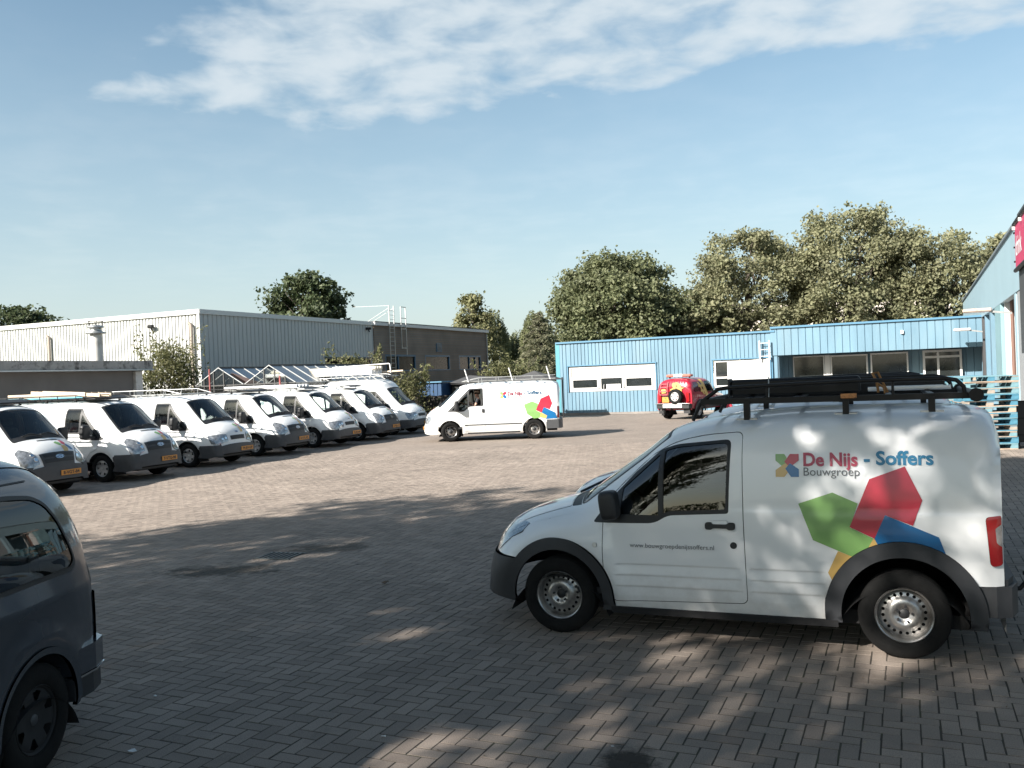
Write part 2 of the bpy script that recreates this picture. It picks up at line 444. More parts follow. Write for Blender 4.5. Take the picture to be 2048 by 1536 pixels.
def triangulate(poly, holes, step, dense=(), rows=()):
    P = [resample(poly, step)] + [resample(h, step) for h in holes]
    pts = np.concatenate(P); edges = []; b = 0
    for q in P:
        k = len(q); edges += [(b + i, b + (i + 1) % k) for i in range(k)]; b += k
    lo, hi = P[0].min(0), P[0].max(0); g = []

    def grid(x0, x1, y0, y1, sx, sy):
        if x1 <= x0 or y1 <= y0: return
        xs = np.arange(x0 + sx * .5, x1, sx); ys = np.arange(y0 + sy * .5, y1, sy)
        if len(xs) and len(ys):
            X, Y = np.meshgrid(xs, ys); X = X + (np.arange(len(ys)) % 2)[:, None] * sx * .3
            g.append(np.stack([X.ravel(), Y.ravel()], 1))
    grid(lo[0], hi[0], lo[1], hi[1], step, step)
    for (x0, x1, y0, y1, sx, sy) in dense: grid(x0, x1, y0, y1, sx, sy)
    if g:
        g = np.concatenate(g); ok = inpoly(g, poly)
        for (x0, x1, zs, sx) in rows: ok &= ~((g[:, 0] > x0 - .02) & (g[:, 0] < x1 + .02) & (g[:, 1] > min(zs) - .012) & (g[:, 1] < max(zs) + .012))
        for h in holes: ok &= ~inpoly(g, h)
        g = g[ok]
        if len(g):
            d = np.full(len(g), 9.0)
            for q in P:
                for c in range(0, len(q), 200):
                    d = np.minimum(d, np.sqrt(((g[:, None] - q[None, c:c + 200])**2).sum(2)).min(1))
            g = g[d > step * .35 if not dense else d > step * .2]
            pts = np.concatenate([pts, g])
    for (x0, x1, zs, sx) in rows:
        xs = np.linspace(x0, x1, max(2, int(round((x1 - x0) / sx)) + 1))
        for z_ in zs:
            q = np.stack([xs, np.full(len(xs), z_)], 1); ok = inpoly(q, poly)
            for h in holes: ok &= ~inpoly(q, h)
            b0 = len(pts); idx = np.cumsum(ok) - 1 + b0
            for i in range(len(xs) - 1):
                if ok[i] and ok[i + 1]: edges.append((int(idx[i]), int(idx[i + 1])))
            pts = np.concatenate([pts, q[ok]])
    r = delaunay_2d_cdt([Vector(p) for p in pts], edges, [], 0, 1e-5)
    V = np.array([v[:] for v in r[0]]); F = np.array([f for f in r[2] if len(f) == 3])
    c = V[F].mean(1); ok = inpoly(c, poly)
    for h in holes: ok &= ~inpoly(c, h)
    F = F[ok]
    A = V[F]; ar = (A[:, 1, 0] - A[:, 0, 0]) * (A[:, 2, 1] - A[:, 0, 1]) - (A[:, 2, 0] - A[:, 0, 0]) * (A[:, 1, 1] - A[:, 0, 1])
    F = F[np.abs(ar) > 1e-9]; ar = ar[np.abs(ar) > 1e-9]
    F[ar < 0] = F[ar < 0][:, ::-1]
    u = np.unique(F); mp = -np.ones(len(V), int); mp[u] = np.arange(len(u))
    return V[u], mp[F]


class Acc:
    "collects surface pieces with their own normals"
    def __init__(s): s.v = []; s.n = []; s.f = []; s.k = 0

    def put(s, v, n, f):
        s.v.append(v); s.n.append(n); s.f.append(np.asarray(f) + s.k); s.k += len(v)

    def build(s, name, m, parent=None):
        V = np.concatenate(s.v); Nn = np.concatenate(s.n); F = [tuple(map(int, r)) for f in s.f for r in f]
        me = bpy.data.meshes.new(name); me.from_pydata(V.tolist(), [], F)
        me.polygons.foreach_set('use_smooth', [True] * len(F)); me.update()
        me.normals_split_custom_set_from_vertices(Nn.tolist())
        return link(name, me, m, parent)


class Shell:
    def __init__(s, prof, width, zb, tum, nx, m=2.3, bow=((-9, 0), (9, 0)), disp=None):
        p = np.array(prof, float); s.x0, s.x1 = p[0, 0], p[-1, 0]
        s.zt = pchip(p[:, 0], p[:, 1]); w = np.array(width, float); s.W = pchip(w[:, 0], w[:, 1]); s.zbf = lerp(zb)
        t = np.array(tum, float); s.T = pchip(t[:, 0], t[:, 1]); s.nf = lerp(nx); s.m = m; s.bow = lerp(bow); s.disp = disp

    def half(s, x, z):
        zb = s.zbf(x); zt = s.zt(x); h = np.clip((z - zb) / np.maximum(zt - zb, 0.02), 0, 1)
        return s.W(x) * s.T(z) * np.maximum(1 - h**s.nf(x), 0)**(1 / s.m)

    def _side(s, xp, z):
        x = np.array(xp, float)
        lo = np.clip(xp - .02 - np.abs(s.bow(s.x0)), s.x0, s.x1); hi = np.clip(xp + .36, s.x0, s.x1)
        for _ in range(20):
            x = (lo + hi) / 2; y = s.half(x, z); up = x - s.bow(x) * (y / s.W(x))**2 > xp
            hi = np.where(up, x, hi); lo = np.where(up, lo, x)
        y = s.half(x, z)
        if s.disp: y = y + s.disp(xp, z)
        return np.stack([xp, y, z], -1)

    def side(s, uv, sg, off=0.0):
        u, v = uv[:, 0], uv[:, 1]; e = 4e-4
        p = s._side(u, v); a = s._side(u + e, v) - s._side(u - e, v); b = s._side(u, v + e) - s._side(u, v - e)
        n = np.cross(b, a); n /= np.linalg.norm(n, axis=1)[:, None] + 1e-12
        n[n[:, 1] < 0] *= -1
        p = p + n * off
        if sg < 0: p[:, 1] *= -1; n[:, 1] *= -1
        return p, n

    def seam(s, x):
        zb = s.zbf(x); hs = 0.5**(1 / s.nf(x)); zs = zb + (s.zt(x) - zb) * hs; ys = s.half(x, zs)
        return ys, zs

    def _top(s, x, q):
        ys, zs = s.seam(x); y = q * ys; zb = s.zbf(x); zt = s.zt(x); z = zs.copy()
        for _ in range(6):
            c = np.clip(np.abs(y) / np.maximum(s.W(x) * s.T(z), 1e-3), 0, 1)
            z = zb + (zt - zb) * np.maximum(1 - c**s.m, 1e-6)**(1 / s.nf(x))
        return np.stack([x - s.bow(x) * (y / s.W(x))**2, y, z], -1)

    def top(s, uv, off=0.0):
        u, v = uv[:, 0], uv[:, 1]; e = 4e-4
        u2 = np.clip(u, s.x0 + e, s.x1 - e)
        p = s._top(u, v); a = s._top(u2 + e, v) - s._top(u2 - e, v); b = s._top(u, v + e) - s._top(u, v - e)
        n = np.cross(a, b); n /= np.linalg.norm(n, axis=1)[:, None] + 1e-12
        fl = n[:, 2] + 0.3 * n[:, 0] * np.sign(u - 1.0) < 0; n[fl] *= -1
        return p + n * off, n

    def rear_edge(s, z0, n=12):
        "the rear border of the side surface from z0 up to the seam"
        x = np.array([s.x0]); zs = s.seam(x)[1][0]; z = np.linspace(z0, zs, n); xx = np.full(n, s.x0); y = s.half(xx, z)
        return [(a, b) for a, b in zip(xx - s.bow(xx) * (y / s.W(xx))**2 + 1e-4, z)]

    def seam_pts(s, x0, x1, n=60, xs=None):
        x = np.linspace(x0, x1, n) if xs is None else np.asarray(xs); ys, zs = s.seam(x)
        return [(a, b) for a, b in zip(x - s.bow(x) * (ys / s.W(x))**2, zs)]

    def _emit(s, acc, uv, f, p, n, sg, skirt, skn):
        f = np.asarray(f)
        A = p[f]; g = np.cross(A[:, 1] - A[:, 0], A[:, 2] - A[:, 0]); fl = (g * n[f].mean(1)).sum(1) < 0
        f = f.copy(); f[fl] = f[fl][:, ::-1]
        acc.put(p, n, f)
        if skirt:
            e = np.concatenate([f[:, [0, 1]], f[:, [1, 2]], f[:, [2, 0]]]); key = np.sort(e, 1)
            k = key[:, 0] * 100000 + key[:, 1]; un, cnt = np.unique(k, return_counts=True); b = e[np.isin(k, un[cnt == 1])]
            a0, a1 = p[b[:, 0]], p[b[:, 1]]; d0, d1 = n[b[:, 0]] * skirt, n[b[:, 1]] * skirt
            q = np.stack([a0, a1, a1 - d1, a0 - d0], 1).reshape(-1, 3); gn = np.cross(a1 - a0, -d0); gn /= np.linalg.norm(gn, axis=1)[:, None] + 1e-12
            acc.put(q, np.repeat(-gn if False else gn, 4, 0), [(i * 4 + 3, i * 4 + 2, i * 4 + 1, i * 4) for i in range(len(b))] if False else [(i * 4, i * 4 + 3, i * 4 + 2, i * 4 + 1) for i in range(len(b))])

    def pside(s, acc, poly, holes=(), sg=1, off=0.0, step=0.06, skirt=0.0, rows=()):
        uv, f = triangulate(poly, holes, step, (), rows); p, n = s.side(uv, sg, off); s._emit(acc, uv, f, p, n, sg, skirt, None)

    def ptop(s, acc, poly, holes=(), off=0.0, step=0.06, skirt=0.0, dense=()):
        uv, f = triangulate(poly, holes, step, dense); p, n = s.top(uv, off); s._emit(acc, uv, f, p, n, 1, skirt, None)

    def rear_cap(s, acc, x, depth=0.03):
        z = np.linspace(s.zbf(x), s.seam(np.array([x]))[1][0], 14); xx = np.full(14, x); yy = s.half(xx, z)
        L_ = np.stack([xx - s.bow(xx) * (yy / s.W(xx))**2, yy, z], -1)
        q = np.linspace(1, -1, 21)[1:-1]; t = s._top(np.full(19, x), q); r = L_[::-1] * np.array([1, -1, 1])
        ring = np.concatenate([L_, t, r]); c = ring.mean(0); n = len(ring)
        acc.put(np.concatenate([ring, [c]]), np.tile([-1., 0, 0], (n + 1, 1)), [(i, n, (i + 1) % n) for i in range(n)])

    def text(s, name, txt, size, x0, z0, sg, m, parent, bold=0.0, off=0.0075, width=None):
        v, f = text_mesh(txt, size, bold)
        v = v - np.array([v[:, 0].min(), 0])
        if width: v[:, 0] *= width / v[:, 0].max()
        uv = np.stack([x0 - sg * v[:, 0], z0 + v[:, 1]], 1); p, n = s.side(uv, sg, off)
        me = bpy.data.meshes.new(name); me.from_pydata(p.tolist(), [], f); me.update()
        return link(name, me, m, parent)


# ------------------------------------------------------------------ wheels
def disc_mesh(acc_v, prof, r0, r1, holes, y_of_r, mi, mb, step=0.02):
    outer = [(r1 * math.cos(t), r1 * math.sin(t)) for t in np.linspace(0, 2 * math.pi, 49)[:-1]]
    hl = [[(r0 * math.cos(t), r0 * math.sin(t)) for t in np.linspace(0, 2 * math.pi, 25)[:-1]]] if r0 > 0 else []
    hl += holes
    V, F = triangulate(outer, hl, step); r = np.hypot(V[:, 0], V[:, 1])
    mb.add([(a, float(y_of_r(b)), c) for a, b, c in zip(V[:, 0], r, V[:, 1])], [tuple(int(i) for i in f) for f in F], mi, True)


_WH = {}


def wheel_meshes(kind, rad, wid, rim):
    key = (kind, rad, wid, rim)
    if key in _WH: return _WH[key]
    w = wid / 2; t = MB()
    pr = [(rim - .012, w * .72), (rim + .004, w * .86), (rim + .02, w * .95), ((rad + rim) / 2, w * 1.04), (rad - .035, w * .99), (rad - .014, w * .90), (rad - .004, w * .78)]
    gro = []
    for g in (.55, .2, -.2, -.55): gro += [(rad, w * g + .012), (rad, w * g + .004), (rad - .008, w * g + .003), (rad - .008, w * g - .003), (rad, w * g - .004)]
    t.lathe(pr + gro + [(a, -b) for a, b in pr[::-1]], 56)
    tyre = t.mesh('tyre'); r = MB()
    r.lathe([(rim, w * .90), (rim + .006, w * .84), (rim - .006, w * .80), (rim - .014, w * .70), (rim - .018, w * .2), (rim - .03, -w * .7)], 48)
    yd = w * .18
    if kind == 'steel':                                   # ring of round holes
        hp = pchip([0, .052, .060, .085, .112, .128, rim - .045, rim - .016], [w * .30, w * .30, w * .52, w * .58, w * .50, w * .30, w * .24, w * .02])
        hr = rim - .055
        holes = [[(hr * math.cos(a) + .0125 * math.cos(t_), hr * math.sin(a) + .0125 * math.sin(t_)) for t_ in np.linspace(0, 2 * math.pi, 11)[:-1]] for a in np.linspace(0, 2 * math.pi, 21)[:-1]]
        disc_mesh(None, None, .038, rim - .014, holes, hp, 0, r, .017)
        h = MB(); h.lathe([(0, w * .34), (.030, w * .34), (.039, w * .22)], 20)
        for a in np.linspace(0, 2 * math.pi, 6)[:-1] + .3: h.cyl((.057 * math.cos(a), w * .40, .057 * math.sin(a)), (.057 * math.cos(a), w * .66, .057 * math.sin(a)), .0095, 6)
    elif kind == 'cap':                                   # plastic wheel trim with slots
        hp = pchip([0, .03, .06, rim * .6, rim * .85, rim], [w * .62, w * .66, w * .60, w * .70, w * .74, w * .62])
        holes = []
        for a in np.linspace(0, 2 * math.pi, 7)[:-1]:
            holes.append([(rr * math.cos(a + d), rr * math.sin(a + d)) for rr, d in ((rim * .56, -.10), (rim * .84, -.24), (rim * .88, 0), (rim * .84, .24), (rim * .56, .10))])
        disc_mesh(None, None, 0, rim + .002, holes, hp, 0, r, .03); h = MB(); h.lathe([(0, w * .70), (.03, w * .70), (.034, w * .62)], 16)
    else:                                                 # plain steel with dark centre
        hp = pchip([0, .05, .09, .12, rim - .014], [w * .55, w * .55, w * .62, w * .40, w * .05])
        holes = [[(rr * math.cos(a + d), rr * math.sin(a + d)) for rr, d in ((rim * .66, -.16), (rim * .82, -.2), (rim * .82, .2), (rim * .66, .16))] for a in np.linspace(0, 2 * math.pi, 9)[:-1]]
        disc_mesh(None, None, 0, rim - .014, holes, hp, 0, r, .03); h = MB(); h.lathe([(0, w * .75), (.05, w * .74), (.065, w * .58)], 16)
    b = MB(); b.lathe([(rim - .02, -w * .2), (.05, -w * .3)], 24, cap1=True)
    rimm = r.mesh('rim', fix=False); _WH[key] = (tyre, rimm, h.mesh('hub'), b.mesh('drum'))
    return _WH[key]


def wheel(parent, x, y, kind, rad, wid, rim, rimmat, steer=0.0, hubmat=None):
    ty, ri, hu, dr = wheel_meshes(kind, rad, wid, rim)
    w = bpy.data.objects.new('wheel', ty); COL.objects.link(w); w.parent = parent
    if not ty.materials:
        ty.materials.append(RUBBER); ri.materials.append(rimmat); hu.materials.append(hubmat or BLACKP); dr.materials.append(DARK)
    w.location = (x, y, rad); w.rotation_euler = (0, random.uniform(0, 6), (0 if y > 0 else math.pi) + steer)
    for nm, me in (('rim', ri), ('hub_cap', hu), ('brake_drum', dr)):
        c = bpy.data.objects.new(nm, me); COL.objects.link(c); c.parent = w
    return w


def mirror_tri(poly): return [(a, b) for a, b in poly]


def seat(parent, x, y, z, m=INTER):
    b = MB(); b.add(*tilted((x, y, z), (.50, .48, .16), 0), smooth=True); b.add(*tilted((x - .26, y, z + .33), (.15, .46, .66), -.2), smooth=True); b.add(*tilted((x - .36, y, z + .76), (.10, .27, .19), -.2), smooth=True)
    return b.build('seat', m, parent)


def pillow(d, e=.45, nu=20, nv=12):
    b = MB(); pw = lambda t: math.copysign(abs(t)**e, t); vs = []; fs = []
    for j in range(nv + 1):
        ph = -math.pi / 2 + math.pi * j / nv
        for i in range(nu):
            th = 2 * math.pi * i / nu; vs.append((d[0] / 2 * pw(math.cos(ph)) * pw(math.cos(th)), d[1] / 2 * pw(math.cos(ph)) * pw(math.sin(th)), d[2] / 2 * pw(math.sin(ph))))
    for j in range(nv):
        for i in range(nu): fs.append((j * nu + i, j * nu + (i + 1) % nu, (j + 1) * nu + (i + 1) % nu, (j + 1) * nu + i))
    b.add(vs, fs, 0, True); return b


def tilted(c, d, ang):
    bx = pillow(d); ca, sa = math.cos(ang), math.sin(ang)
    return [(c[0] + p[0] * ca + p[2] * sa, c[1] + p[1], c[2] - p[0] * sa + p[2] * ca) for p in bx.v], bx.f


def steering_wheel(parent, x, y, z, ang=0.45):
    b = MB(); pts = []
    for t in np.linspace(0, 2 * math.pi, 25)[:-1]:
        u, v = .19 * math.cos(t), .19 * math.sin(t); pts.append((x + v * math.sin(ang) * 1.0, y + u, z + v * math.cos(ang)))
    b.tube(pts, .016, 8, closed=True)
    for t in (0.1, math.pi - .1, 1.5 * math.pi): b.cyl((x, y, z), (x + .19 * math.sin(t) * math.sin(ang), y + .19 * math.cos(t), z + .19 * math.sin(t) * math.cos(ang)), .013, 6)
    b.cyl((x, y, z), (x + .25, y, z - .22), .03, 8)
    return b.build('steering_wheel', BLACKP, parent)


def inner_arch(parent, x, rad, y0, y1):
    b = MB(); pts = arc(x, .02, rad, 19, 161, 16)
    for sg in (1, -1):
        vs = [(p[0], sg * y0, p[1]) for p in pts] + [(p[0], sg * y1, p[1]) for p in pts]; n = len(pts)
        b.add(vs, [(i, i + 1, n + i + 1, n + i) for i in range(n - 1)], 0, True); b.add([vs[n + i] for i in range(n)], [tuple(range(n))])
        b.build('wheel_arch_liner', DARK, parent); b = MB()


def logo_decal(sh, parent, k, x0, z0, sg, off=0.0055, flip=False):
    "four small hexagon leaves of the emblem in a square of side k; x0 its edge towards the text"
    fx = lambda u: x0 - sg * u * k
    L4 = {'green': [(0, 1), (.38, 1), (.62, .62), (.38, .38), (0, .72)], 'red': [(1, 1), (.62, 1), (.38, .66), (.62, .42), (1, .72)],
          'yellow': [(0, 0), (.38, 0), (.66, .38), (.42, .60), (0, .30)], 'blue': [(1, 0), (.66, 0), (.42, .36), (.62, .60), (1, .34)]}
    for i, (nm, p) in enumerate(L4.items()):
        a = Acc(); sh.pside(a, [(fx(u), z0 + v * k) for u, v in p], (), sg, off + .0006 * i, .05)
        a.build('emblem_' + nm, {'green': GREEN_D, 'red': RED_D, 'yellow': YEL_D, 'blue': BLUE_D}[nm], parent)


def plate(parent, txt, x, y, z, w=.52, h=.115, rot=0.0, face=1):
    "number plate facing +x (face 1) or -x (face -1)"
    b = MB(); b.box((x, y, z), (.012, w, h), ch=.004); o = b.build('number_plate', PLATE, parent)
    M4 = Matrix.Translation((x + face * .0085, y, z - h * .30)) @ Matrix.Rotation(face * math.pi / 2, 4, 'Z') @ Matrix.Rotation(math.pi / 2, 4, 'X')
    flat_text('plate_number', txt, h * .85, BLACKT, o, M4, bold=.003, align='CENTER', width=w * .80)
    return o


# ------------------------------------------------------------------ small panel van (near)
def groove_disp(bands, x0, x1, dep=0.007):
    def f(x, z):
        d = np.zeros(np.broadcast(x, z).shape); fx = np.clip(np.minimum((x - x0), (x1 - x)) / .035, 0, 1)
        for (za, zb_) in bands:
            t = np.clip((z - za) / (zb_ - za), 0, 1); prof = np.where((z > za) & (z < zb_), np.clip(t / .75, 0, 1) * np.clip((1 - t) / .16, 0, 1), 0); d = d - dep * prof * fx
        return d
    return f


def connect_van(name, label, group, full=True):
    gd1 = groove_disp([(.36, .445), (.45, .535), (.54, .625)], 1.15, 2.17); gd2 = groove_disp([(.36, .445), (.45, .535), (.54, .625)], .53, 1.10)

    def disp(x, z):
        belt = -.007 / (1 + np.exp(-(z - 1.065) / .006)) * np.clip((1.35 - x) / .5, 0, 1) * np.clip((1.6 - z) / .5, 0, 1)
        fend = .022 * np.exp(-((np.hypot(x - 2.66, z - .31) - .56) / .10)**2) * (z > .3)
        sill = -.02 * np.clip((.30 - z) / .02, 0, 1)
        return gd1(x, z) + gd2(x, z) + belt + fend + sill
    sh = Shell(prof=[(-.71, 1.62), (-.69, 1.705), (-.645, 1.772), (-.53, 1.808), (-.2, 1.825), (.5, 1.828), (1.1, 1.80), (1.5, 1.745), (1.72, 1.69), (2.05, 1.47), (2.45, 1.20), (2.62, 1.09), (2.85, 1.03), (3.10, .955), (3.28, .87), (3.36, .80), (3.42, .70), (3.46, .60), (3.49, .50), (3.505, .36), (3.51, .25)],
               width=[(-.71, .83), (-.68, .855), (-.60, .876), (-.40, .885), (.5, .897), (2.3, .897), (2.9, .89), (3.2, .865), (3.38, .82), (3.51, .74)],
               zb=[(-1, .22), (4, .22)], tum=[(0, .955), (.30, .975), (.55, .995), (.85, 1.0), (1.10, .985), (1.4, .945), (1.7, .885), (2.0, .82)],
               nx=[(-.7, 9), (-.5, 11), (1.2, 13), (1.8, 11), (2.5, 7), (2.8, 6), (3.2, 5), (3.51, 4)], m=2.4,
               bow=[(-.71, -.055), (-.4, 0), (1.2, 0), (1.8, .10), (2.5, .20), (3.0, .15), (3.51, .17)], disp=disp)
    root = empty(name, label=label, cat='van', group=group)
    RA, FA = 0.0, 2.664
    xsm = np.concatenate([np.linspace(-.71, -.45, 18), np.linspace(-.40, 3.2, 74), np.linspace(3.22, 3.508, 40)])
    seam = sh.seam_pts(0, 0, xs=xsm)[1:]
    # side silhouette without bumpers
    xb = 3.0
    fr = [p for p in seam]
    side_poly = sh.rear_edge(.56)[::-1] + [(-.48, .56), (-.48, .24), (2.25, .24), (2.25, .5), (3.0, .5), (3.0, .62), (3.12, .63)]
    nose_x = [p for p in fr if p[1] > .64]
    side_poly += [(nose_x[-1][0], .64)] + nose_x[::-1]
    arch_r = arc(RA, .32, .475, -12, 192, 26); arch_f = arc(FA, .31, .44, -12, 192, 26)
    # cut the arches out of the outline
    archR = [(p[0], p[1]) for p in arch_r]; archF = archs = [(p[0], p[1]) for p in arch_f]
    door = rounded([(2.252, .52), (2.254, 1.09), (2.088, 1.268), (1.873, 1.470), (1.666, 1.585), (1.426, 1.638), (1.123, 1.662), (1.123, 1.0), (1.110, .345), (2.175, .312)], [.02, .05, .0, .0, .1, .1, .05, 0, .05, .03])
    dgap = lambda k: [tuple(np.array(p) + (np.array(p) - np.array([1.65, .95])) / np.hypot(*(np.array(p) - np.array([1.65, .95]))) * k) for p in door]
    win = rounded([(2.352, .938), (2.199, 1.135), (2.002, 1.342), (1.789, 1.522), (1.646, 1.570), (1.205, 1.610), (1.232, 1.040), (1.712, 1.016), (1.815, .952)], [.03, 0, 0, .05, .1, .05, .02, .06, .06])
    win_d = [p for p in win]
    g1 = rounded([(2.10, 1.015), (2.10, 1.215), (1.79, 1.490), (1.785, 1.015)], [.01, .01, .02, .01])
    g2 = rounded([(1.742, 1.52), (1.640, 1.548), (1.232, 1.585), (1.255, 1.072), (1.70, 1.05), (1.742, 1.030)], [.02, .06, .05, .02, .03, .01])
    gz = []
    for za in (.36, .45, .54): gz += [za - .004, za + .004, za + .02, za + .045, za + .066, za + .073, za + .079]
    gz += [.626, .632]; bz_ = [1.045, 1.053, 1.059, 1.065, 1.071, 1.077, 1.085]
    grooveD = [(1.13, 2.20, gz, .035), (.515, 1.10, gz, .035), (-.62, 1.115, bz_, .06), (1.13, 1.20, bz_, .03)]
    shell = Acc()
    for sg in (1, -1):
        sh.pside(shell, side_poly, [archR, archF, dgap(.006)] if False else [arch_clip(archR, side_poly), arch_clip(archF, side_poly), dgap(.0065), win_fix(win)], sg, 0, .07, rows=grooveD if (sg > 0 and full) else ())
    # roof, screen frame, hood
    ws = rounded([(1.77, -.86), (1.77, .86), (2.60, .88), (2.60, -.88)], [.05, .05, .06, .06])
    xs = np.append(xsm[xsm < 3.445], 3.449)
    outl = [(x, -1) for x in xs] + [(x, 1) for x in xs[::-1]]
    hood = rounded([(2.70, -.80), (2.70, .80), (3.30, .86), (3.36, .6), (3.365, -.6), (3.30, -.86)], .02)
    hl = [rounded([(3.02, s * .99), (3.20, s * .70), (3.37, s * .66), (3.41, s * .985)], .02) for s in (1, -1)]
    cowl = [(2.605, -.86), (2.69, -.80), (2.69, .80), (2.605, .86)]
    ribs = []
    sh.ptop(shell, outl, [ws, [(a, b) for a, b in cowl], hood] + [], 0, .07)
    sh.rear_cap(shell, -.71)
    shell.build('body', WHITE, root)
    for s in (1, -1):
        a = Acc(); uv = rounded([(3.06, .995 * s), (3.20, .72 * s), (3.37, .68 * s), (3.41, .995 * s)], .02); sh.ptop(a, uv, (), .004, .05, .02)
        q = sh.seam_pts(3.08, 3.41, 14); sh.pside(a, q + [(q[-1][0] - .05, q[-1][1] + .01), (q[8][0] - .06, q[8][1] - .01), (q[3][0] - .04, q[3][1] - .02)], (), s, .004, .04, .01); a.build('headlight', CLEARL, root)
    a = Acc(); sh.ptop(a, [(x * .999 + .0, y * .985) for x, y in hood], (), .002, .07, .012); hd = a.build('hood', WHITE, root)
    for nm, p in {'green': [(3.10, .12), (3.13, .20), (2.99, .24), (2.90, .20), (2.96, .10)], 'red': [(2.98, .24), (3.10, .22), (3.16, .29), (3.02, .42), (2.86, .40)], 'blue': [(3.16, .29), (3.12, .40), (3.22, .58), (3.30, .50), (3.26, .34)], 'yellow': [(3.14, .10), (3.16, .26), (3.28, .30), (3.32, .16), (3.24, .04)]}.items():
        a = Acc(); sh.ptop(a, p, (), .006, .06); a.build('hood_decal_' + nm, {'green': GREEN_D, 'red': RED_D, 'blue': BLUE_D, 'yellow': YEL_D}[nm], hd)
    a = Acc(); sh.ptop(a, cowl, (), -.004, .06); a.build('wiper_cowl', BLACKP, root)
    b = MB()
    for y0 in (.35, -.25): b.tube([(2.60, y0, 1.125), (2.50, y0 - .3, 1.175), (2.46, y0 - .5, 1.20)], .012, 6)
    b.build('wiper', BLACKP, root)
    a = Acc(); sh.ptop(a, ws, (), .001, .07); a.build('windscreen', GLASSW, root)
    a = Acc(); sh.ptop(a, ws, [rounded([(1.80, -.82), (1.80, .82), (2.56, .83), (2.56, -.83)], .06)], .002, .06); a.build('windscreen_seal', BLACKP, root)
    for sg in (1, -1):
        d = Acc(); sh.pside(d, door, [win_fix(win_d)], sg, 0, .06, .012, rows=grooveD if sg > 0 and full else ()); dr = d.build('door', WHITE, root)
        a = Acc(); sh.pside(a, win, [g1, g2], sg, .001, .05, .014); wf = a.build('window_frame', BLACKP, dr)
        for gg in (g1, g2): a = Acc(); sh.pside(a, gg, (), sg, -.004, .07); a.build('window_pane', GLASSD, dr)
        # ridge between panes
        a = Acc(); sh.pside(a, [(1.785, 1.02), (1.785, 1.495), (1.745, 1.515), (1.745, 1.02)], (), sg, .006, .06, .01); a.build('window_bar', BLACKP, dr)
        hb = Acc(); sh.pside(hb, rounded([(1.412, .915), (1.412, .972), (1.365, .972), (1.350, .958), (1.245, .958), (1.230, .972), (1.182, .972), (1.182, .915), (1.232, .915), (1.245, .927), (1.350, .927), (1.365, .915)], [.03, .03, .01, .01, .01, .01, .03, .03, .01, .01, .01, .01]), (), sg, .022, .04, .022); hb.build('handle', BLACKP, dr)
        hb = Acc(); sh.pside(hb, rounded([(1.36, .955), (1.355, .985), (1.24, .985), (1.235, .955)], .012), (), sg, .012, .04, .012); hb.build('handle_flap', WHITE, dr)
        kb = Acc(); sh.pside(kb, arc(1.199, .795, .026, 0, 345, 16), (), sg, .006, .03, .006); kb.build('lock', BLACKP, dr)
        kb = Acc(); sh.pside(kb, arc(2.32, .764, .020, 0, 345, 16), (), sg, .008, .03, .008); kb.build('side_repeater', CREAM, root)
        # mirror
        b = MB(); yy = float(sh._side(np.array([2.19]), np.array([1.06]))[0, 1])
        vs, fs = tilted((0, 0, 0), (.15, .17, .235), 0.12); b.add([(2.17 + p[0], sg * (yy + .13 + p[1]), 1.10 + p[2]) for p in vs], fs, 0, True)
        b.bar((2.19, sg * (yy - .02), 1.03), (2.18, sg * (yy + .08), 1.05), .09, .07)
        b.build('mirror', BLACKP, dr)
        # wheel arch trims
        for cx, cz, r0, r1, a0, a1 in ((RA, .32, .430, .545, -8, 188), (FA, .31, .395, .49, -4, 190)):
            a = Acc(); po = arc(cx, cz, r1, a0, a1, 40) + arc(cx, cz, r0, a1 + (2), a0 - (2), 40)
            sh.pside(a, po, (), sg, .026, .07, .032); a.build('wheel_arch_trim', GREYP, root)
        # lamps
        a = Acc(); sh.pside(a, rounded([(-.545, 1.05), (-.639, 1.058), (-.639, .715), (-.568, .70)], [.03, .01, .02, .04]), (), sg, .012, .05, .02); tl = a.build('tail_light', REDL, root)
        a = Acc(); sh.pside(a, rounded([(-.600, .97), (-.639, 1.0), (-.639, .84), (-.606, .87)], .01), (), sg, .0145, .04); a.build('reversing_lens', CLEARL, tl)
        # bumper corners
    bp = Acc()
    for sg in (1, -1):
        sp = [p for p in seam if p[1] <= .625 and p[0] > 2.9]
        lowx = 3.36
        sh.pside(bp, [(3.02, .235)] + [(sp[-1][0], sp[-1][1])] + sp[::-1][1:] + [(3.12, .618), (3.0, .61), (3.07, .5), (3.10, .35), (3.06, .24)], (), sg, .018, .06, .03)
    xs2 = np.linspace(3.452, 3.508, 14)
    sh.ptop(bp, [(x, -1) for x in xs2] + [(x, 1) for x in xs2[::-1]], (), .018, .05, .03)
    xs3 = [3.425, 3.45]
    bp.build('front_bumper', GREYP, root)
    b = MB(); poly = [(-.47, .86), (-.60, .875), (-.70, .83), (-.755, .66), (-.765, 0), (-.755, -.66), (-.70, -.83), (-.60, -.875), (-.47, -.86), (-.47, -.70), (-.62, 0), (-.47, .70)]
    b.prism(poly, .34, .555); b.prism([(x * .97, y * .97) for x, y in poly], .555, .60); b.build('rear_bumper', GREYP, root)
    b = MB(); b.tube([(-.72, 0, .36), (-.85, 0, .36), (-.90, 0, .42), (-.90, 0, .47)], .018, 8); b.tube([(-.90, 0, .47), (-.90, 0, .50)], .028, 10); b.build('tow_bar', BLACKM, root)
    b = MB(); b.box((1.33, .86, .232), (1.75, .04, .05)); b.box((1.33, -.86, .232), (1.75, .04, .05)); b.box((1.15, 0, .26), (3.4, 1.50, .10)); b.build('underbody', DARK, root)
    inner_arch(root, RA, .50, .875, .40); inner_arch(root, FA, .46, .875, .40)
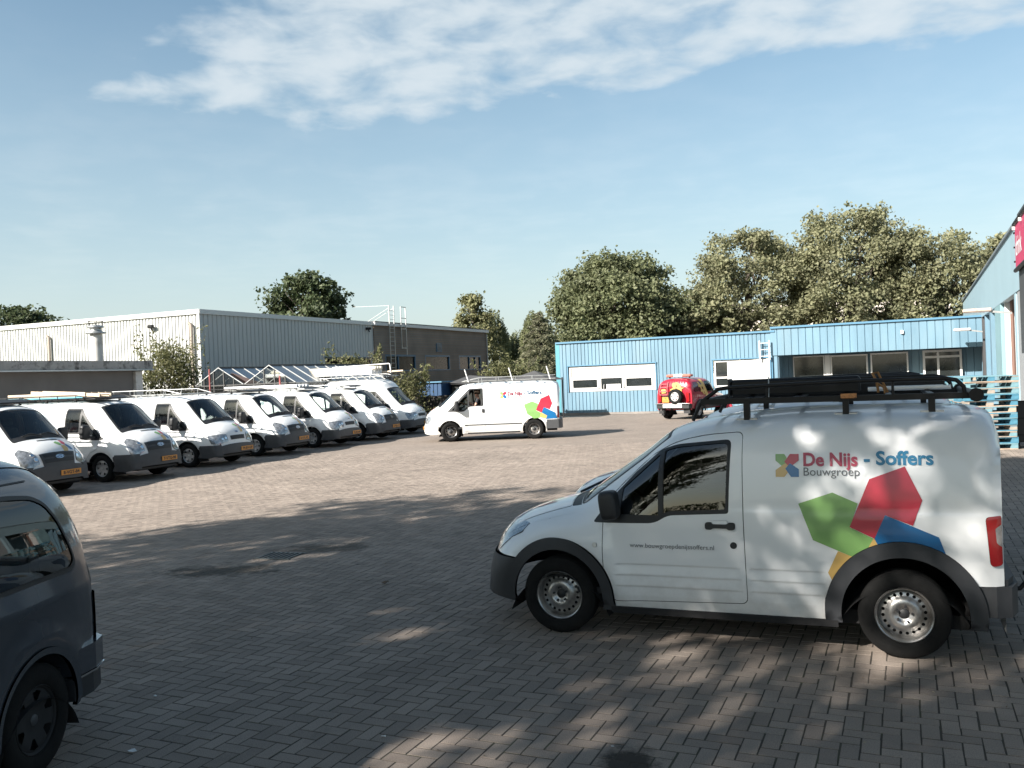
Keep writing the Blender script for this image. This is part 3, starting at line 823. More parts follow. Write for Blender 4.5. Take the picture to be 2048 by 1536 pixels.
    kind = 'steel'
    for x in (RA, FA):
        for sg in (1, -1): wheel(root, x, sg * .775, kind, .318, .195, .200, STEEL)
    # cabin
    b = MB(); b.prism([(-.84, .3), (-.84, 1.1), (-.68, 1.61), (.68, 1.61), (.84, 1.1), (.84, .3)], 1.00, 1.03, plane='yz'); b.build('bulkhead', LINING, root)
    b = MB(); b.box((1.8, 0, .36), (1.6, 1.6, .05)); b.box((2.30, 0, .84), (.44, 1.50, .26), ch=.06); b.box((2.15, 0, .62), (.3, .3, .5), ch=.04); b.build('dashboard', INTER, root)
    seat(root, 1.50, .40, .62); seat(root, 1.50, -.40, .62); steering_wheel(root, 2.03, .40, .98)
    for sg in (1, -1):
        b = MB(); b.box((1.68, sg * .80, .66), (1.0, .03, .62)); b.build('door_lining', LINING, root)
    if full:
        # livery on the left side
        def dec(nm, poly, m, off): a = Acc(); sh.pside(a, poly, (), 1, off, .05); a.build(nm, m, root)
        dec('decal_yellow', [(.438, .781), (.342, .744), (.30, .70), (.40, .55), (.468, .519), (.513, .617)], YEL_D, .0050)
        dec('decal_yellow', [(.19, .883), (.10, .862), (.14, .80), (.235, .80)], YEL_D, .0050)
        dec('decal_green', [(.709, 1.126), (.464, 1.212), (.29, 1.134), (.348, .958), (.19, .882), (.235, .80), (.30, .72), (.342, .744), (.611, .857)], GREEN_D, .0056)
        dec('decal_blue', [(.106, 1.053), (-.245, .903), (-.30, .74), (-.054, .80), (.146, .80), (.183, .882)], BLUE_D, .0062)
        dec('decal_red', [(.205, 1.311), (-.039, 1.403), (-.146, 1.163), (-.078, .981), (.106, 1.053), (.183, .882), (.351, .962)], RED_D, .0068)
        sh.text('lettering', 'De Nijs', .135, .665, 1.408, 1, REDT, root, .004, width=.385)
        sh.text('lettering', '- Soffers', .135, .238, 1.416, 1, BLUET, root, .004, width=.470)
        sh.text('lettering', 'Bouwgroep', .088, .664, 1.335, 1, GREY_D, root, .0, width=.395)
        sh.text('lettering', 'www.bouwgroepdenijssoffers.nl', .052, 2.025, .755, 1, GREY_D, root, .0, width=.676)
        logo_decal(sh, root, .170, .868, 1.325, 1)
    return root, sh


def arch_clip(a, poly): return a


def win_fix(w): return w
# ------------------------------------------------------------------ large panel van
GHR = {'low': 0.0, 'high': 0.29}


def transit_van(name, label, group, face=True, roof='low', bumper=None, livery=(1, -1), drive_open=False, hood_decal=True, steer=0.0, wheels='cap'):
    "face True: tall lamps and grille; False: narrow lamps"
    rh = GHR[roof]; bumper = bumper or GREYP2

    def disp(x, z):
        fend = .03 * np.exp(-((np.hypot(x - 2.933, z - .33) - .50) / .09)**2) * (z > .25)
        wst = -.010 / (1 + np.exp(-(z - 1.02) / .01)) * np.clip((1.9 - x) / .3, 0, 1)
        return fend + wst
    sh = Shell(prof=[(-.94, 1.70 + rh), (-.91, 1.86 + rh), (-.82, 1.955 + rh), (-.6, 1.99 + rh), (0, 2.01 + rh), (1.4, 2.02 + rh), (2.1, 2.00 + rh), (2.42, 1.965 + rh * .72), (2.62, 1.90 + rh * .25), (3.02, 1.575), (3.36, 1.29), (3.46, 1.215), (3.62, 1.13), (3.76, 1.02), (3.84, .92), (3.885, .80), (3.91, .66), (3.93, .52), (3.935, .38), (3.94, .26)],
               width=[(-.94, .885), (-.90, .93), (-.80, .965), (-.5, .98), (.5, .987), (2.6, .987), (3.2, .975), (3.55, .945), (3.78, .895), (3.94, .83)],
               zb=[(-1, .24), (5, .24)], tum=[(0, .95), (.35, .975), (.60, 1.0), (.95, 1.0), (1.15, .985), (1.9, .885), (2.4, .82)],
               nx=[(-.94, 12), (2.2, 15), (2.6, 12), (3.3, 8), (3.6, 6), (3.94, 4.5)], m=2.5,
               bow=[(-.94, -.05), (-.5, 0), (1.9, 0), (2.5, .14), (3.3, .24), (3.6, .17), (3.94, .15)], disp=disp)
    root = empty(name, label=label, cat='van', group=group)
    RA, FA = 0.0, 2.933
    xsm = np.concatenate([np.linspace(-.94, -.70, 14), np.linspace(-.65, 3.6, 66), np.linspace(3.62, 3.938, 24)])
    seam = sh.seam_pts(0, 0, xs=xsm)[1:]
    bz = .66 if face else .60                              # top of the front bumper
    up = [p for p in seam if p[1] > bz + .01]; dn = [p for p in seam if p[1] <= bz + .01]
    win = rounded([(3.03, 1.035), (2.24, 1.815), (1.75, 1.825), (1.74, 1.20), (2.235, 1.19), (2.42, 1.03)], [.03, .05, .06, .05, .05, .08])
    g1 = rounded([(2.86, 1.085), (2.30, 1.665), (2.285, 1.215), (2.44, 1.085)], .025); g2 = rounded([(2.235, 1.775), (1.785, 1.785), (1.775, 1.235), (2.235, 1.225)], .04)
    door = rounded([(2.86, .82), (2.90, 1.20), (2.28, 1.86), (1.69, 1.87), (1.70, .36), (2.455, .34), (2.49, .56), (2.62, .72)], [.05, 0, .06, .06, .05, .02, .06, .06])
    archR = arc(RA, .33, .405, -14, 194, 24); archF = arc(FA, .33, .405, -14, 194, 24)
    c0 = np.array([2.2, 1.0]); gap = [tuple(np.array(p) + (np.array(p) - c0) / np.hypot(*(np.array(p) - c0)) * .007) for p in door]
    side = sh.rear_edge(.65)[::-1] + [(-.44, .65), (-.44, .26), (2.5, .26), (2.5, .5), (3.36, .5), (3.36, bz)] + [(up[-1][0], bz)] + up[::-1]
    a = Acc()
    for sg in (1, -1): sh.pside(a, side, [archR, archF, gap, win], sg, 0, .11)
    xe = float(np.interp(-bz, -sh.zt(xsm[-24:]), xsm[-24:]))
    xs = np.append(xsm[xsm < xe - .003], xe)
    ws = rounded([(2.66, -.84), (2.66, .84), (3.34, .90), (3.34, -.90)], .05)
    hood = rounded([(3.44, -.88), (3.44, .88), (3.80, .80), (3.868, .55), (3.868, -.55), (3.80, -.80)], .03)
    sh.ptop(a, [(x, -1) for x in xs] + [(x, 1) for x in xs[::-1]], [ws, hood], 0, .10); sh.rear_cap(a, -.94); a.build('body', WHITE2, root)
    a = Acc(); sh.ptop(a, [(x, y * .988) for x, y in hood], (), .002, .08, .012); hd = a.build('hood', WHITE2, root)
    if hood_decal:
        for nm, p in {'green': [(3.62, .12), (3.57, .24), (3.62, .33), (3.69, .35), (3.70, .24)], 'red': [(3.52, .40), (3.53, .50), (3.62, .55), (3.70, .48), (3.66, .38)], 'blue': [(3.66, .52), (3.71, .47), (3.80, .58), (3.80, .70), (3.73, .66)], 'yellow': [(3.71, .28), (3.70, .44), (3.76, .50), (3.84, .44), (3.84, .28)]}.items():
            a = Acc(); sh.ptop(a, p, (), .006, .05); a.build('hood_decal_' + nm, {'green': GREEN_D, 'red': RED_D, 'blue': BLUE_D, 'yellow': YEL_D}[nm], hd)
    a = Acc(); sh.ptop(a, ws, (), .001, .10); a.build('windscreen', GLASSW, root)
    a = Acc(); sh.ptop(a, rounded([(2.64, -.87), (2.64, .87), (3.42, .92), (3.42, -.92)], .05), [rounded([(2.69, -.80), (2.69, .80), (3.30, .85), (3.30, -.85)], .06)], .002, .08); a.build('windscreen_seal', BLACKP, root)
    b = MB()
    for y0, y1 in ((.62, -.02), (-.02, -.60)):
        q = sh._top(np.array([3.40, 3.345, 3.30, 3.335]), np.array([y0, y0 - .12, (y0 + y1) / 2, y1]))
        b.tube([tuple(p + np.array([.02, 0, .025])) for p in q], .014, 6)
    b.build('wiper', BLACKP, root)
    for sg in (1, -1):
        a = Acc(); sh.pside(a, door, [win], sg, 0, .11, .012); dr = a.build('door', WHITE2, root)
        a = Acc(); sh.pside(a, win, [g1, g2], sg, .002, .07, .014); a.build('window_frame', BLACKP, dr)
        for i, gg in enumerate((g1, g2)):
            if drive_open and i == 1 and sg > 0: continue
            a = Acc(); sh.pside(a, gg, (), sg, -.004, .12); a.build('window_pane', GLASSW, dr)
        a = Acc(); sh.pside(a, rounded([(1.80, .97), (1.80, 1.10), (1.71, 1.10), (1.71, .97)], .02), (), sg, .018, .05, .018); a.build('handle', BLACKP, dr)
        b = MB(); yy = float(sh._side(np.array([2.74]), np.array([1.12]))[0, 1])
        vs, fs = tilted((0, 0, 0), (.14, .24, .36), .08); b.add([(2.66 + p[0], sg * (yy + .20 + p[1]), 1.24 + p[2]) for p in vs], fs, 0, True); b.bar((2.74, sg * (yy - .02), 1.09), (2.68, sg * (yy + .14), 1.12), .08, .07); b.build('mirror', BLACKP, dr)
        a = Acc(); sh.pside(a, [(2.42, .54), (2.42, .575), (.42, .575), (.42, .54)], (), sg, .012, .12, .012); a.build('side_moulding', bumper if bumper is not CREAM else GREYP2, root)
        if face:                                           # tall headlamp
            a = Acc(); sh.ptop(a, rounded([(3.60, sg * 1.0), (3.78, sg * .80), (3.895, sg * .72), (3.905, sg * 1.0)], .02), (), .006, .05, .02)
            q = sh.seam_pts(3.60, 3.905, 16); sh.pside(a, q + [(q[-1][0] - .07, q[-1][1] + .005), (q[10][0] - .10, q[10][1] - .02), (q[4][0] - .07, q[4][1] - .03)], (), sg, .006, .05, .01); hl = a.build('headlight', CLEARL, root)
            for k, (xx, qq) in enumerate(((3.81, .84), (3.865, .80))):
                p, n = sh.top(np.array([[xx, sg * qq]]), .004); b = MB(); c = Vector(p[0]); nn = Vector(n[0]); b.tube([c, c + nn * .006], [.046, .040], 14); b.build('lamp_reflector', CHROME, hl)
        else:                                              # narrow headlamp
            a = Acc(); sh.ptop(a, rounded([(3.80, sg * 1.0), (3.85, sg * .62), (3.905, sg * .60), (3.905, sg * 1.0)], .015), (), .006, .04, .02)
            q = sh.seam_pts(3.80, 3.905, 12); sh.pside(a, q + [(q[-1][0] - .14, q[-1][1] + .01), (q[5][0] - .20, q[5][1] + .01), (q[0][0] - .16, q[0][1] - .005)], (), sg, .006, .05, .01); hl = a.build('headlight', CLEARL, root)
            for qq in (.86, .70):
                p, n = sh.top(np.array([[3.882, sg * qq]]), .004); b = MB(); c = Vector(p[0]); nn = Vector(n[0]); b.tube([c, c + nn * .006], [.040, .034], 14); b.build('lamp_reflector', CHROME, hl)
        a = Acc(); sh.pside(a, rounded([(-.82, 1.10), (-.878, 1.10), (-.878, .70), (-.82, .70)], .02), (), sg, .008, .06, .01); a.build('tail_light', REDL, root)
        # liveries
        if sg in livery:
            def dec(nm, poly, m, off): q = Acc(); sh.pside(q, poly, (), sg, off, .09); q.build(nm, m, root)
            k = 1.03; F = (lambda pp: [(x * k, z * k) for x, z in pp]) if sg > 0 else (lambda pp: [(-x * k - .45, z * k) for x, z in pp])
            dec('decal_green', F([(.32, 1.16), (.04, 1.26), (-.16, 1.17), (-.08, .95), (-.25, .86), (-.20, .70), (.0, .68), (.22, .84)]), GREEN_D, .0050)
            dec('decal_yellow', F([(-.25, .87), (-.20, .72), (-.40, .66), (-.46, .76)]), YEL_D, .0056)
            dec('decal_blue', F([(-.35, 1.05), (-.72, .86), (-.78, .66), (-.40, .65), (-.45, .76), (-.27, .87)]), BLUE_D, .0062)
            dec('decal_red', F([(-.25, 1.34), (-.54, 1.46), (-.63, 1.17), (-.54, .97), (-.35, 1.05), (-.26, .87), (-.08, .96)]), RED_D, .0068)
            xt = .88 if sg > 0 else -.25
            sh.text('lettering', 'De Nijs', .17, xt, 1.535, sg, REDT2, root, .006, width=.50)
            sh.text('lettering', '- Soffers', .17, xt - sg * .56, 1.545, sg, BLUET2, root, .006, width=.62)
            sh.text('lettering', 'Bouwgroep', .11, xt, 1.44, sg, GREY_D, root, 0, width=.52)
            logo_decal(sh, root, .22, xt + sg * .27, 1.44, sg)
        if face and sg < 0: sh.text('lettering', 'TRANSIT', .05, 2.47, 1.115, sg, CHROME, root, 0, .006)
    # front bumper, grille
    bp = Acc(); xg = np.linspace(xe - .002, 3.936, 14)
    for sg in (1, -1): sh.pside(bp, [(3.26, .27), (3.60, .25)] + [(dn[-1][0], dn[-1][1])] + dn[::-1][1:] + [(dn[0][0], bz), (3.40, bz), (3.335, bz - .05), (3.36, .40)], (), sg, .02, .08, .03)
    sh.ptop(bp, [(x, -1) for x in xg] + [(x, 1) for x in xg[::-1]], (), .02, .06, .03); fb = bp.build('front_bumper', bumper, root)
    if face:
        a = Acc(); sh.ptop(a, rounded([(3.825, -.66), (3.825, .66), (3.91, .60), (3.91, -.60)], .01), (), .012, .05, .02); gr = a.build('grille', GREYP2, root)
        for x0, x1 in ((3.842, 3.868), (3.880, 3.898)):
            a = Acc(); sh.ptop(a, rounded([(x0, -.58), (x0, .58), (x1, .55), (x1, -.55)], .006), (), .018, .05, .004); a.build('grille_slot', BLACKP, gr)
        a = Acc(); sh.ptop(a, rounded([(3.475, -.30), (3.475, .42), (3.505, .42), (3.505, -.30)], .008), (), .006, .05, .003); a.build('hood_vent', BLACKP, hd)
        ec, ez, es = 3.872, .012, 1.0
    else:
        a = Acc(); sh.ptop(a, rounded([(3.872, -.46), (3.872, .46), (3.899, .44), (3.899, -.44)], .008), (), .008, .05, .004); gr = a.build('grille', BLACKP, root)
        ec, ez, es = 3.83, .010, .62
    p, n = sh.top(np.array([[ec, 0.0]]), .022 if face else .008); P = Vector(p[0]); nn = Vector((n[0][0], 0, n[0][2])).normalized(); up_ = nn.cross(Vector((0, 1, 0))).normalized()
    if up_.z < 0: up_ = -up_
    def oval(w, h, d, m, nm, par):
        b = MB(); ring = [P + nn * d + Vector((0, 1, 0)) * w * math.cos(t) + up_ * h * math.sin(t) for t in np.linspace(0, 2 * math.pi, 25)[:-1]]
        base = [q - nn * .02 for q in ring]; k = 24
        b.add(ring + base, [tuple(range(k))] + [(i, (i + 1) % k, k + (i + 1) % k, k + i) for i in range(k)]); return b.build(nm, m, par)
    em = oval(.105 * es, .044 * es, .006, CHROME, 'badge', gr if face else hd); oval(.096 * es, .036 * es, .008, mat('badge_blue', (.01, .03, .12), .25, coat=.5), 'badge_field', em)
    M4 = Matrix.Translation(P + nn * .0095 - up_ * .016 * es) @ Matrix((Vector((0, 1, 0)), up_, nn)).transposed().to_4x4()
    flat_text('badge_lettering', 'Ford', .055 * es, CHROME, em, M4, bold=.001, align='CENTER', width=.13 * es)
    q, _ = sh.top(np.array([[3.925 if face else 3.915, .0]]), .03)
    b = MB(); b.box((3.68, 0, .29), (.26, 1.30, .08), ch=.02); b.build('front_valance', BLACKP, root)
    poly = [(-.42, .98), (-.85, .965), (-.96, .90), (-1.0, .5), (-1.0, -.5), (-.96, -.90), (-.85, -.965), (-.42, -.98), (-.42, -.8), (-.80, -.7), (-.80, .7), (-.42, .8)]
    b = MB(); b.prism(poly, .34, .645); b.build('rear_bumper', GREYP2, root)
    b = MB(); b.box((1.4, 0, .32), (4.4, 1.6, .12)); b.box((1.47, .95, .265), (1.95, .03, .05)); b.box((1.47, -.95, .265), (1.95, .03, .05)); b.build('underbody', DARK, root)
    inner_arch(root, RA, .44, .965, .6); inner_arch(root, FA, .44, .965, .6)
    for x in (RA, FA):
        for sg in (1, -1): wheel(root, x, sg * .86, wheels, .335, .20, .198, CAPM if wheels == 'cap' else STEEL, steer if x else 0.0, CAPM if wheels == 'cap' else BLACKP)
    b = MB(); b.prism([(-.92, .4), (-.92, 1.1), (-.80, 1.80), (.80, 1.80), (.92, 1.1), (.92, .4)], 1.585, 1.615, plane='yz'); b.build('bulkhead', LINING, root)
    b = MB(); b.box((2.3, 0, .45), (1.5, 1.75, .06)); b.box((2.96, 0, .98), (.46, 1.66, .28), ch=.08); b.box((2.75, -.1, .75), (.35, .5, .5), ch=.06); b.build('dashboard', INTER, root)
    for y in (.48, -.15, -.60): seat(root, 2.08, y, .82)
    steering_wheel(root, 2.66, .48, 1.16, .7)
    for sg in (1, -1):
        b = MB(); b.box((2.10, sg * .90, .80), (.80, .03, .66)); b.build('door_lining', LINING, root)
    return root, sh
# ------------------------------------------------------------------ ground and paving
def W2(a, b, o=(0, 0)):
    "point from yard coordinates (a along E1, b along E2)"
    return (o[0] + a * E1[0] + b * E2[0], o[1] + a * E1[1] + b * E2[1])


def paver_mat(name, brick=True):
    m = bpy.data.materials.new(name); m.use_nodes = True; nt = m.node_tree; b = nt.nodes['Principled BSDF']
    tc = N(nt, 'ShaderNodeTexCoord'); geo = N(nt, 'ShaderNodeNewGeometry'); pos = geo.outputs['Position']

    def NZ(scale, det=4.0, rough=.6, vec=None):
        n = N(nt, 'ShaderNodeTexNoise', inp={'Scale': scale, 'Detail': det, 'Roughness': rough}); L(nt, vec or pos, n.inputs['Vector']); return n.outputs[0]

    def MR(v, a, b_, c, d):
        n = N(nt, 'ShaderNodeMapRange', inp={'From Min': a, 'From Max': b_, 'To Min': c, 'To Max': d}); L(nt, v, n.inputs['Value']); return n.outputs[0]

    def MUL(a, c):
        n = N(nt, 'ShaderNodeMath', operation='MULTIPLY')
        for i, v in enumerate((a, c)):
            if isinstance(v, float): n.inputs[i].default_value = v
            else: L(nt, v, n.inputs[i])
        return n.outputs[0]
    ramp = N(nt, 'ShaderNodeValToRGB'); e = ramp.color_ramp.elements
    e[0].position, e[0].color = 0.0, (.212, .175, .148, 1); e[1].position, e[1].color = 1.0, (.286, .238, .200, 1)
    k = ramp.color_ramp.elements.new(.5); k.color = (.249, .208, .176, 1)
    if brick:
        oi = N(nt, 'ShaderNodeObjectInfo'); ad = N(nt, 'ShaderNodeMath', operation='ADD'); L(nt, geo.outputs['Random Per Island'], ad.inputs[0]); L(nt, oi.outputs['Random'], ad.inputs[1])
        fr = N(nt, 'ShaderNodeMath', operation='FRACT'); L(nt, ad.outputs[0], fr.inputs[0]); L(nt, fr.outputs[0], ramp.inputs[0])
    else:
        L(nt, MR(NZ(7.0, 6.0, .7), .3, .7, .1, .9), ramp.inputs[0])
    v = MUL(MR(NZ(.35, 5.0, .6), .3, .7, .86, 1.14), MR(NZ(2.2, 5.0, .65), .3, .7, .90, 1.10))
    v = MUL(v, MR(NZ(160.0, 2.0, .5), .3, .72, .72, 1.25))
    # oil and moss stains with shapes of their own
    st = N(nt, 'ShaderNodeTexNoise', inp={'Scale': .55, 'Detail': 7.0, 'Roughness': .62, 'Distortion': .6}); L(nt, pos, st.inputs['Vector'])
    v = MUL(v, MR(st.outputs[0], .62, .72, 1.0, .55))
    # pale worn arcs where vans turn
    for (cx, cy, r0, wd) in ((-6.2, 24.5, 4.6, .22), (-6.0, 24.3, 6.3, .20), (3.0, 21.0, 8.2, .25), (2.2, 15.0, 7.6, .2)):
        sb = N(nt, 'ShaderNodeVectorMath', operation='SUBTRACT'); L(nt, pos, sb.inputs[0]); sb.inputs[1].default_value = (cx, cy, 0); ln = N(nt, 'ShaderNodeVectorMath', operation='LENGTH'); L(nt, sb.outputs[0], ln.inputs[0])
        d1 = N(nt, 'ShaderNodeMath', operation='SUBTRACT'); L(nt, ln.outputs['Value'], d1.inputs[0]); d1.inputs[1].default_value = r0; d2 = N(nt, 'ShaderNodeMath', operation='ABSOLUTE'); L(nt, d1.outputs[0], d2.inputs[0])
        amt = MUL(MR(d2.outputs[0], wd * .3, wd, .10, 0.0), MR(NZ(.6, 3.0), .45, .6, 0.0, 1.0)); ad = N(nt, 'ShaderNodeMath', operation='ADD'); L(nt, amt, ad.inputs[0]); ad.inputs[1].default_value = 1.0; v = MUL(v, ad.outputs[0])
    hs = N(nt, 'ShaderNodeHueSaturation'); L(nt, ramp.outputs[0], hs.inputs['Color']); L(nt, v, hs.inputs['Value'])
    # wet dark spot in front of the camera, soil patch by the drain
    col = hs.outputs[0]
    for (cx, cy, rx, ry, c) in ((.60, 4.93, .20, .22, (.018, .016, .013)), (-3.55, 10.6, .85, .40, (.050, .044, .036)), (-2.6, 11.8, .75, .35, (.070, .060, .050))):
        mp = N(nt, 'ShaderNodeMapping', vector_type='POINT'); L(nt, pos, mp.inputs[0]); mp.inputs['Location'].default_value = (-cx / rx, -cy / ry, 0); mp.inputs['Scale'].default_value = (1 / rx, 1 / ry, 0)
        ln = N(nt, 'ShaderNodeVectorMath', operation='LENGTH'); L(nt, mp.outputs[0], ln.inputs[0])
        ad = N(nt, 'ShaderNodeMath', operation='MULTIPLY_ADD'); L(nt, NZ(3.0, 6.0, .75), ad.inputs[0]); ad.inputs[1].default_value = 3.4; L(nt, ln.outputs['Value'], ad.inputs[2])
        f = MR(ad.outputs[0], 2.1, 2.75, .90, 0.0); mx = N(nt, 'ShaderNodeMix', data_type='RGBA'); L(nt, f, mx.inputs['Factor']); L(nt, col, mx.inputs['A']); mx.inputs['B'].default_value = (*c, 1); col = mx.outputs['Result']
    if not brick:
        mp = N(nt, 'ShaderNodeMapping'); mp.inputs['Rotation'].default_value = (0, 0, YA); L(nt, pos, mp.inputs[0])
        bt = N(nt, 'ShaderNodeTexBrick', inp={'Scale': 1.0, 'Mortar Size': .005, 'Brick Width': .211, 'Row Height': .1055}); L(nt, mp.outputs[0], bt.inputs['Vector'])
        mx = N(nt, 'ShaderNodeMix', data_type='RGBA'); L(nt, bt.outputs['Fac'], mx.inputs['Factor']); L(nt, col, mx.inputs['A']); mx.inputs['B'].default_value = (.06, .05, .042, 1); col = mx.outputs['Result']
    L(nt, col, b.inputs['Base Color']); b.inputs['Roughness'].default_value = .88; b.inputs['Specular IOR Level'].default_value = .3
    bp = N(nt, 'ShaderNodeBump', inp={'Strength': .35, 'Distance': .004}); L(nt, NZ(110.0, 3.0), bp.inputs['Height']); L(nt, bp.outputs[0], b.inputs['Normal'])
    return m


PAVER = paver_mat('concrete_pavers'); PAVER_FAR = paver_mat('far_pavers', False)
SAND = mat('joint_sand', (.050, .042, .034), .95, var=.35, vscale=6, dirt=(.06, .075, .03), dirt_amt=.6, dscale=3)
SOIL = mat('grassy_soil', (.10, .11, .055), .95, var=.3, vscale=.5)

tag(MB().quad((-900, -400, -.03), (900, -400, -.03), (900, 1600, -.03), (-900, 1600, -.03)).build('ground', SOIL), kind='structure')
_yard = MB(); _c = [W2(-34, -45), W2(32, -45), W2(32, 78), W2(-34, 78)]
_yard.quad(*[(x, y, -.012) for x, y in _c]); yard = tag(_yard.build('yard_paving', PAVER_FAR), kind='structure')
zone = [(-3.9, 2.6), (4.4, 2.6), (18.5, 27.5), (-18.5, 27.5)]
MB().quad(*[(x, y, -.0023) for x, y in zone]).build('joint_sand', SAND, yard)


def pavers():
    BL, BW, J = .211, .1055, .0058
    P = np.array(zone); yc = np.linalg.inv(np.array([E1, E2]).T) @ P.T
    i0, i1 = int(yc[0].min() / BW) - 2, int(yc[0].max() / BW) + 2; j0, j1 = int(yc[1].min() / BW) - 2, int(yc[1].max() / BW) + 2
    I, J_ = np.meshgrid(np.arange(i0, i1), np.arange(j0, j1), indexing='ij'); k = (I - J_) % 4
    H = np.stack([I[k == 0], J_[k == 0]], 1); Vt = np.stack([I[k == 3], J_[k == 3]], 1)
    cen = np.concatenate([(H + np.array([1, .5])) * BW, (Vt + np.array([.5, 1])) * BW]); half = np.concatenate([np.tile([BW - J / 2, BW / 2 - J / 2], (len(H), 1)), np.tile([BW / 2 - J / 2, BW - J / 2], (len(Vt), 1))])
    wxy = cen[:, :1] * E1 + cen[:, 1:] * E2; ok = inpoly(wxy, zone); cen, half, wxy = cen[ok], half[ok], wxy[ok]
    n = len(cen); g = np.random.default_rng(3)
    cen = cen + g.normal(0, .0012, (n, 2)); th = g.normal(0, .010, n); dz = g.normal(0, .0005, n); tx, ty = g.normal(0, .0035, n), g.normal(0, .0035, n)
    # settled paving
    dz += .0003 * np.sin(wxy[:, 0] * .9) * np.sin(wxy[:, 1] * .7)
    ch = .0026; cs = np.array([(-1, -1), (1, -1), (1, 1), (-1, 1)], float)
    V = np.zeros((n, 8, 3))
    for r, (ins, z) in enumerate(((0, -.011), (ch, 0))):
        u = (half[:, None, :] - ins) * cs[None]
        c, s = np.cos(th)[:, None], np.sin(th)[:, None]; a = u[:, :, 0] * c - u[:, :, 1] * s + cen[:, :1]; b = u[:, :, 0] * s + u[:, :, 1] * c + cen[:, 1:]
        V[:, r * 4:r * 4 + 4, 0] = a * E1[0] + b * E2[0]; V[:, r * 4:r * 4 + 4, 1] = a * E1[1] + b * E2[1]
        V[:, r * 4:r * 4 + 4, 2] = z + dz[:, None] + u[:, :, 0] * tx[:, None] + u[:, :, 1] * ty[:, None]
    Q = np.array([(4, 5, 6, 7), (0, 1, 5, 4), (1, 2, 6, 5), (2, 3, 7, 6), (3, 0, 4, 7)])
    # the 300 pavers nearest the eye stand alone
    d = np.hypot(wxy[:, 0], wxy[:, 1]); infr = (np.abs(wxy[:, 0] / wxy[:, 1] + .02) < .56) & (wxy[:, 1] > 4.88)
    near = np.argsort(np.where(infr, d, 99))[:300]
    rest = np.setdiff1d(np.arange(n), near); VR = V[rest].reshape(-1, 3); m = len(rest)
    F = (np.arange(m)[:, None, None] * 8 + Q[None]).reshape(-1, 4)
    me = bpy.data.meshes.new('pavers'); me.vertices.add(len(VR)); me.vertices.foreach_set('co', VR.ravel()); me.loops.add(F.size); me.loops.foreach_set('vertex_index', F.ravel())
    me.polygons.add(len(F)); me.polygons.foreach_set('loop_start', np.arange(len(F)) * 4); me.polygons.foreach_set('use_smooth', np.zeros(len(F), bool)); me.update(calc_edges=True)
    tag(link('pavers', me, PAVER, yard), kind='stuff')
    for i in near:
        c0 = V[i].mean(0); q = bpy.data.meshes.new('paver'); q.from_pydata((V[i] - c0).tolist(), [], Q.tolist()); o = link('paver', q, PAVER, yard); o.location = c0


pavers()

# ------------------------------------------------------------------ cladding and building helpers


def cladding(mb, s0, s1, z0, z1, pitch=.2, flat=.15, dep=.035, lip=.012, mi=0, y=0.0):
    "vertical ribbed sheet in the local xz plane, front towards -y, from s0 to s1"
    pts = []; s = s0
    while s < s1 - 1e-6:
        for ds, dy in ((0, 0), (flat, 0), (flat + lip, dep), (pitch - lip, dep)):
            if s + ds <= s1: pts.append((s + ds, y + dy))
        s += pitch
    pts.append((s1, y)); n = len(pts)
    mb.add([(a, b, z0) for a, b in pts] + [(a, b, z1) for a, b in pts], [(i, i + 1, n + i + 1, n + i) for i in range(n - 1)], mi)


def framed_window(parent, s0, s1, z0, z1, y, fm, pm, w=.07, name='window', mull=(), trans=(), pane_y=.02, d=.08):
    o = MB(); o.box(((s0 + s1) / 2, y, z1 - w / 2), (s1 - s0, d, w)); o.box(((s0 + s1) / 2, y, z0 + w / 2), (s1 - s0, d, w))
    for s in (s0 + w / 2, s1 - w / 2): o.box((s, y, (z0 + z1) / 2), (w, d * .98, z1 - z0 - 2 * w))
    for s in mull: o.box((s, y, (z0 + z1) / 2), (w, d * .96, z1 - z0 - 2 * w))
    for t in trans: o.box(((s0 + s1) / 2, y, t), (s1 - s0 - 2 * w, d * .94, w))
    win = o.build(name, fm, parent)
    xs = [s0] + list(mull) + [s1]; zs = [z0] + list(trans) + [z1]
    for a, b in zip(xs[:-1], xs[1:]):
        for c, e in zip(zs[:-1], zs[1:]):
            m = pm(a, c) if callable(pm) else pm
            MB().box(((a + b) / 2, y + pane_y, (c + e) / 2), (b - a - .02, .012, e - c - .02)).build('pane', m, win)
    return win


BLUEC = mat('blue_cladding', (.125, .222, .292), .48, var=.17, vscale=.9, dirt=(.17, .255, .305), dirt_amt=.6, dscale=.7, stretch=(1, 1, .25))
BLUED = mat('blue_trim', (.075, .19, .29), .5)
TEALC = mat('teal_corner', (.07, .25, .30), .5)
PALEB = mat('pale_blue_sheet', (.28, .40, .46), .5, var=.05, vscale=.5)
WFRAME = mat('white_window_frame', (.62, .615, .60), .45)
BLIND = mat('pale_blind', (.40, .385, .375), .6, var=.04, vscale=2)
DGLASS = mat('dark_window_glass', (.020, .024, .024), .06, spec=.8, var=.3, vscale=1.5)
GREYC = mat('grey_cladding', (.47, .475, .465), .5, var=.05, vscale=.6, stretch=(1, 1, .2), dirt=(.42, .42, .40), dirt_amt=.35, dscale=.6)
ROOFT = mat('pale_roof_trim', (.62, .62, .60), .5)
CONC = mat('weathered_concrete', (.34, .33, .315), .9, var=.18, vscale=2.5, dirt=(.035, .03, .028), dirt_amt=1.0, dscale=2.6)
RENDER = mat('grey_render', (.17, .158, .148), .9, var=.10, vscale=1.2)
BARK = mat('bark', (.075, .062, .05), .9, var=.3, vscale=5, bump=.6, bscale=12)
WOODF = mat('dark_fence_wood', (.030, .027, .024), .85, var=.35, vscale=4, stretch=(6, 6, .5))
ROOFBIT = mat('roof_felt', (.06, .06, .062), .9, var=.15, vscale=2)


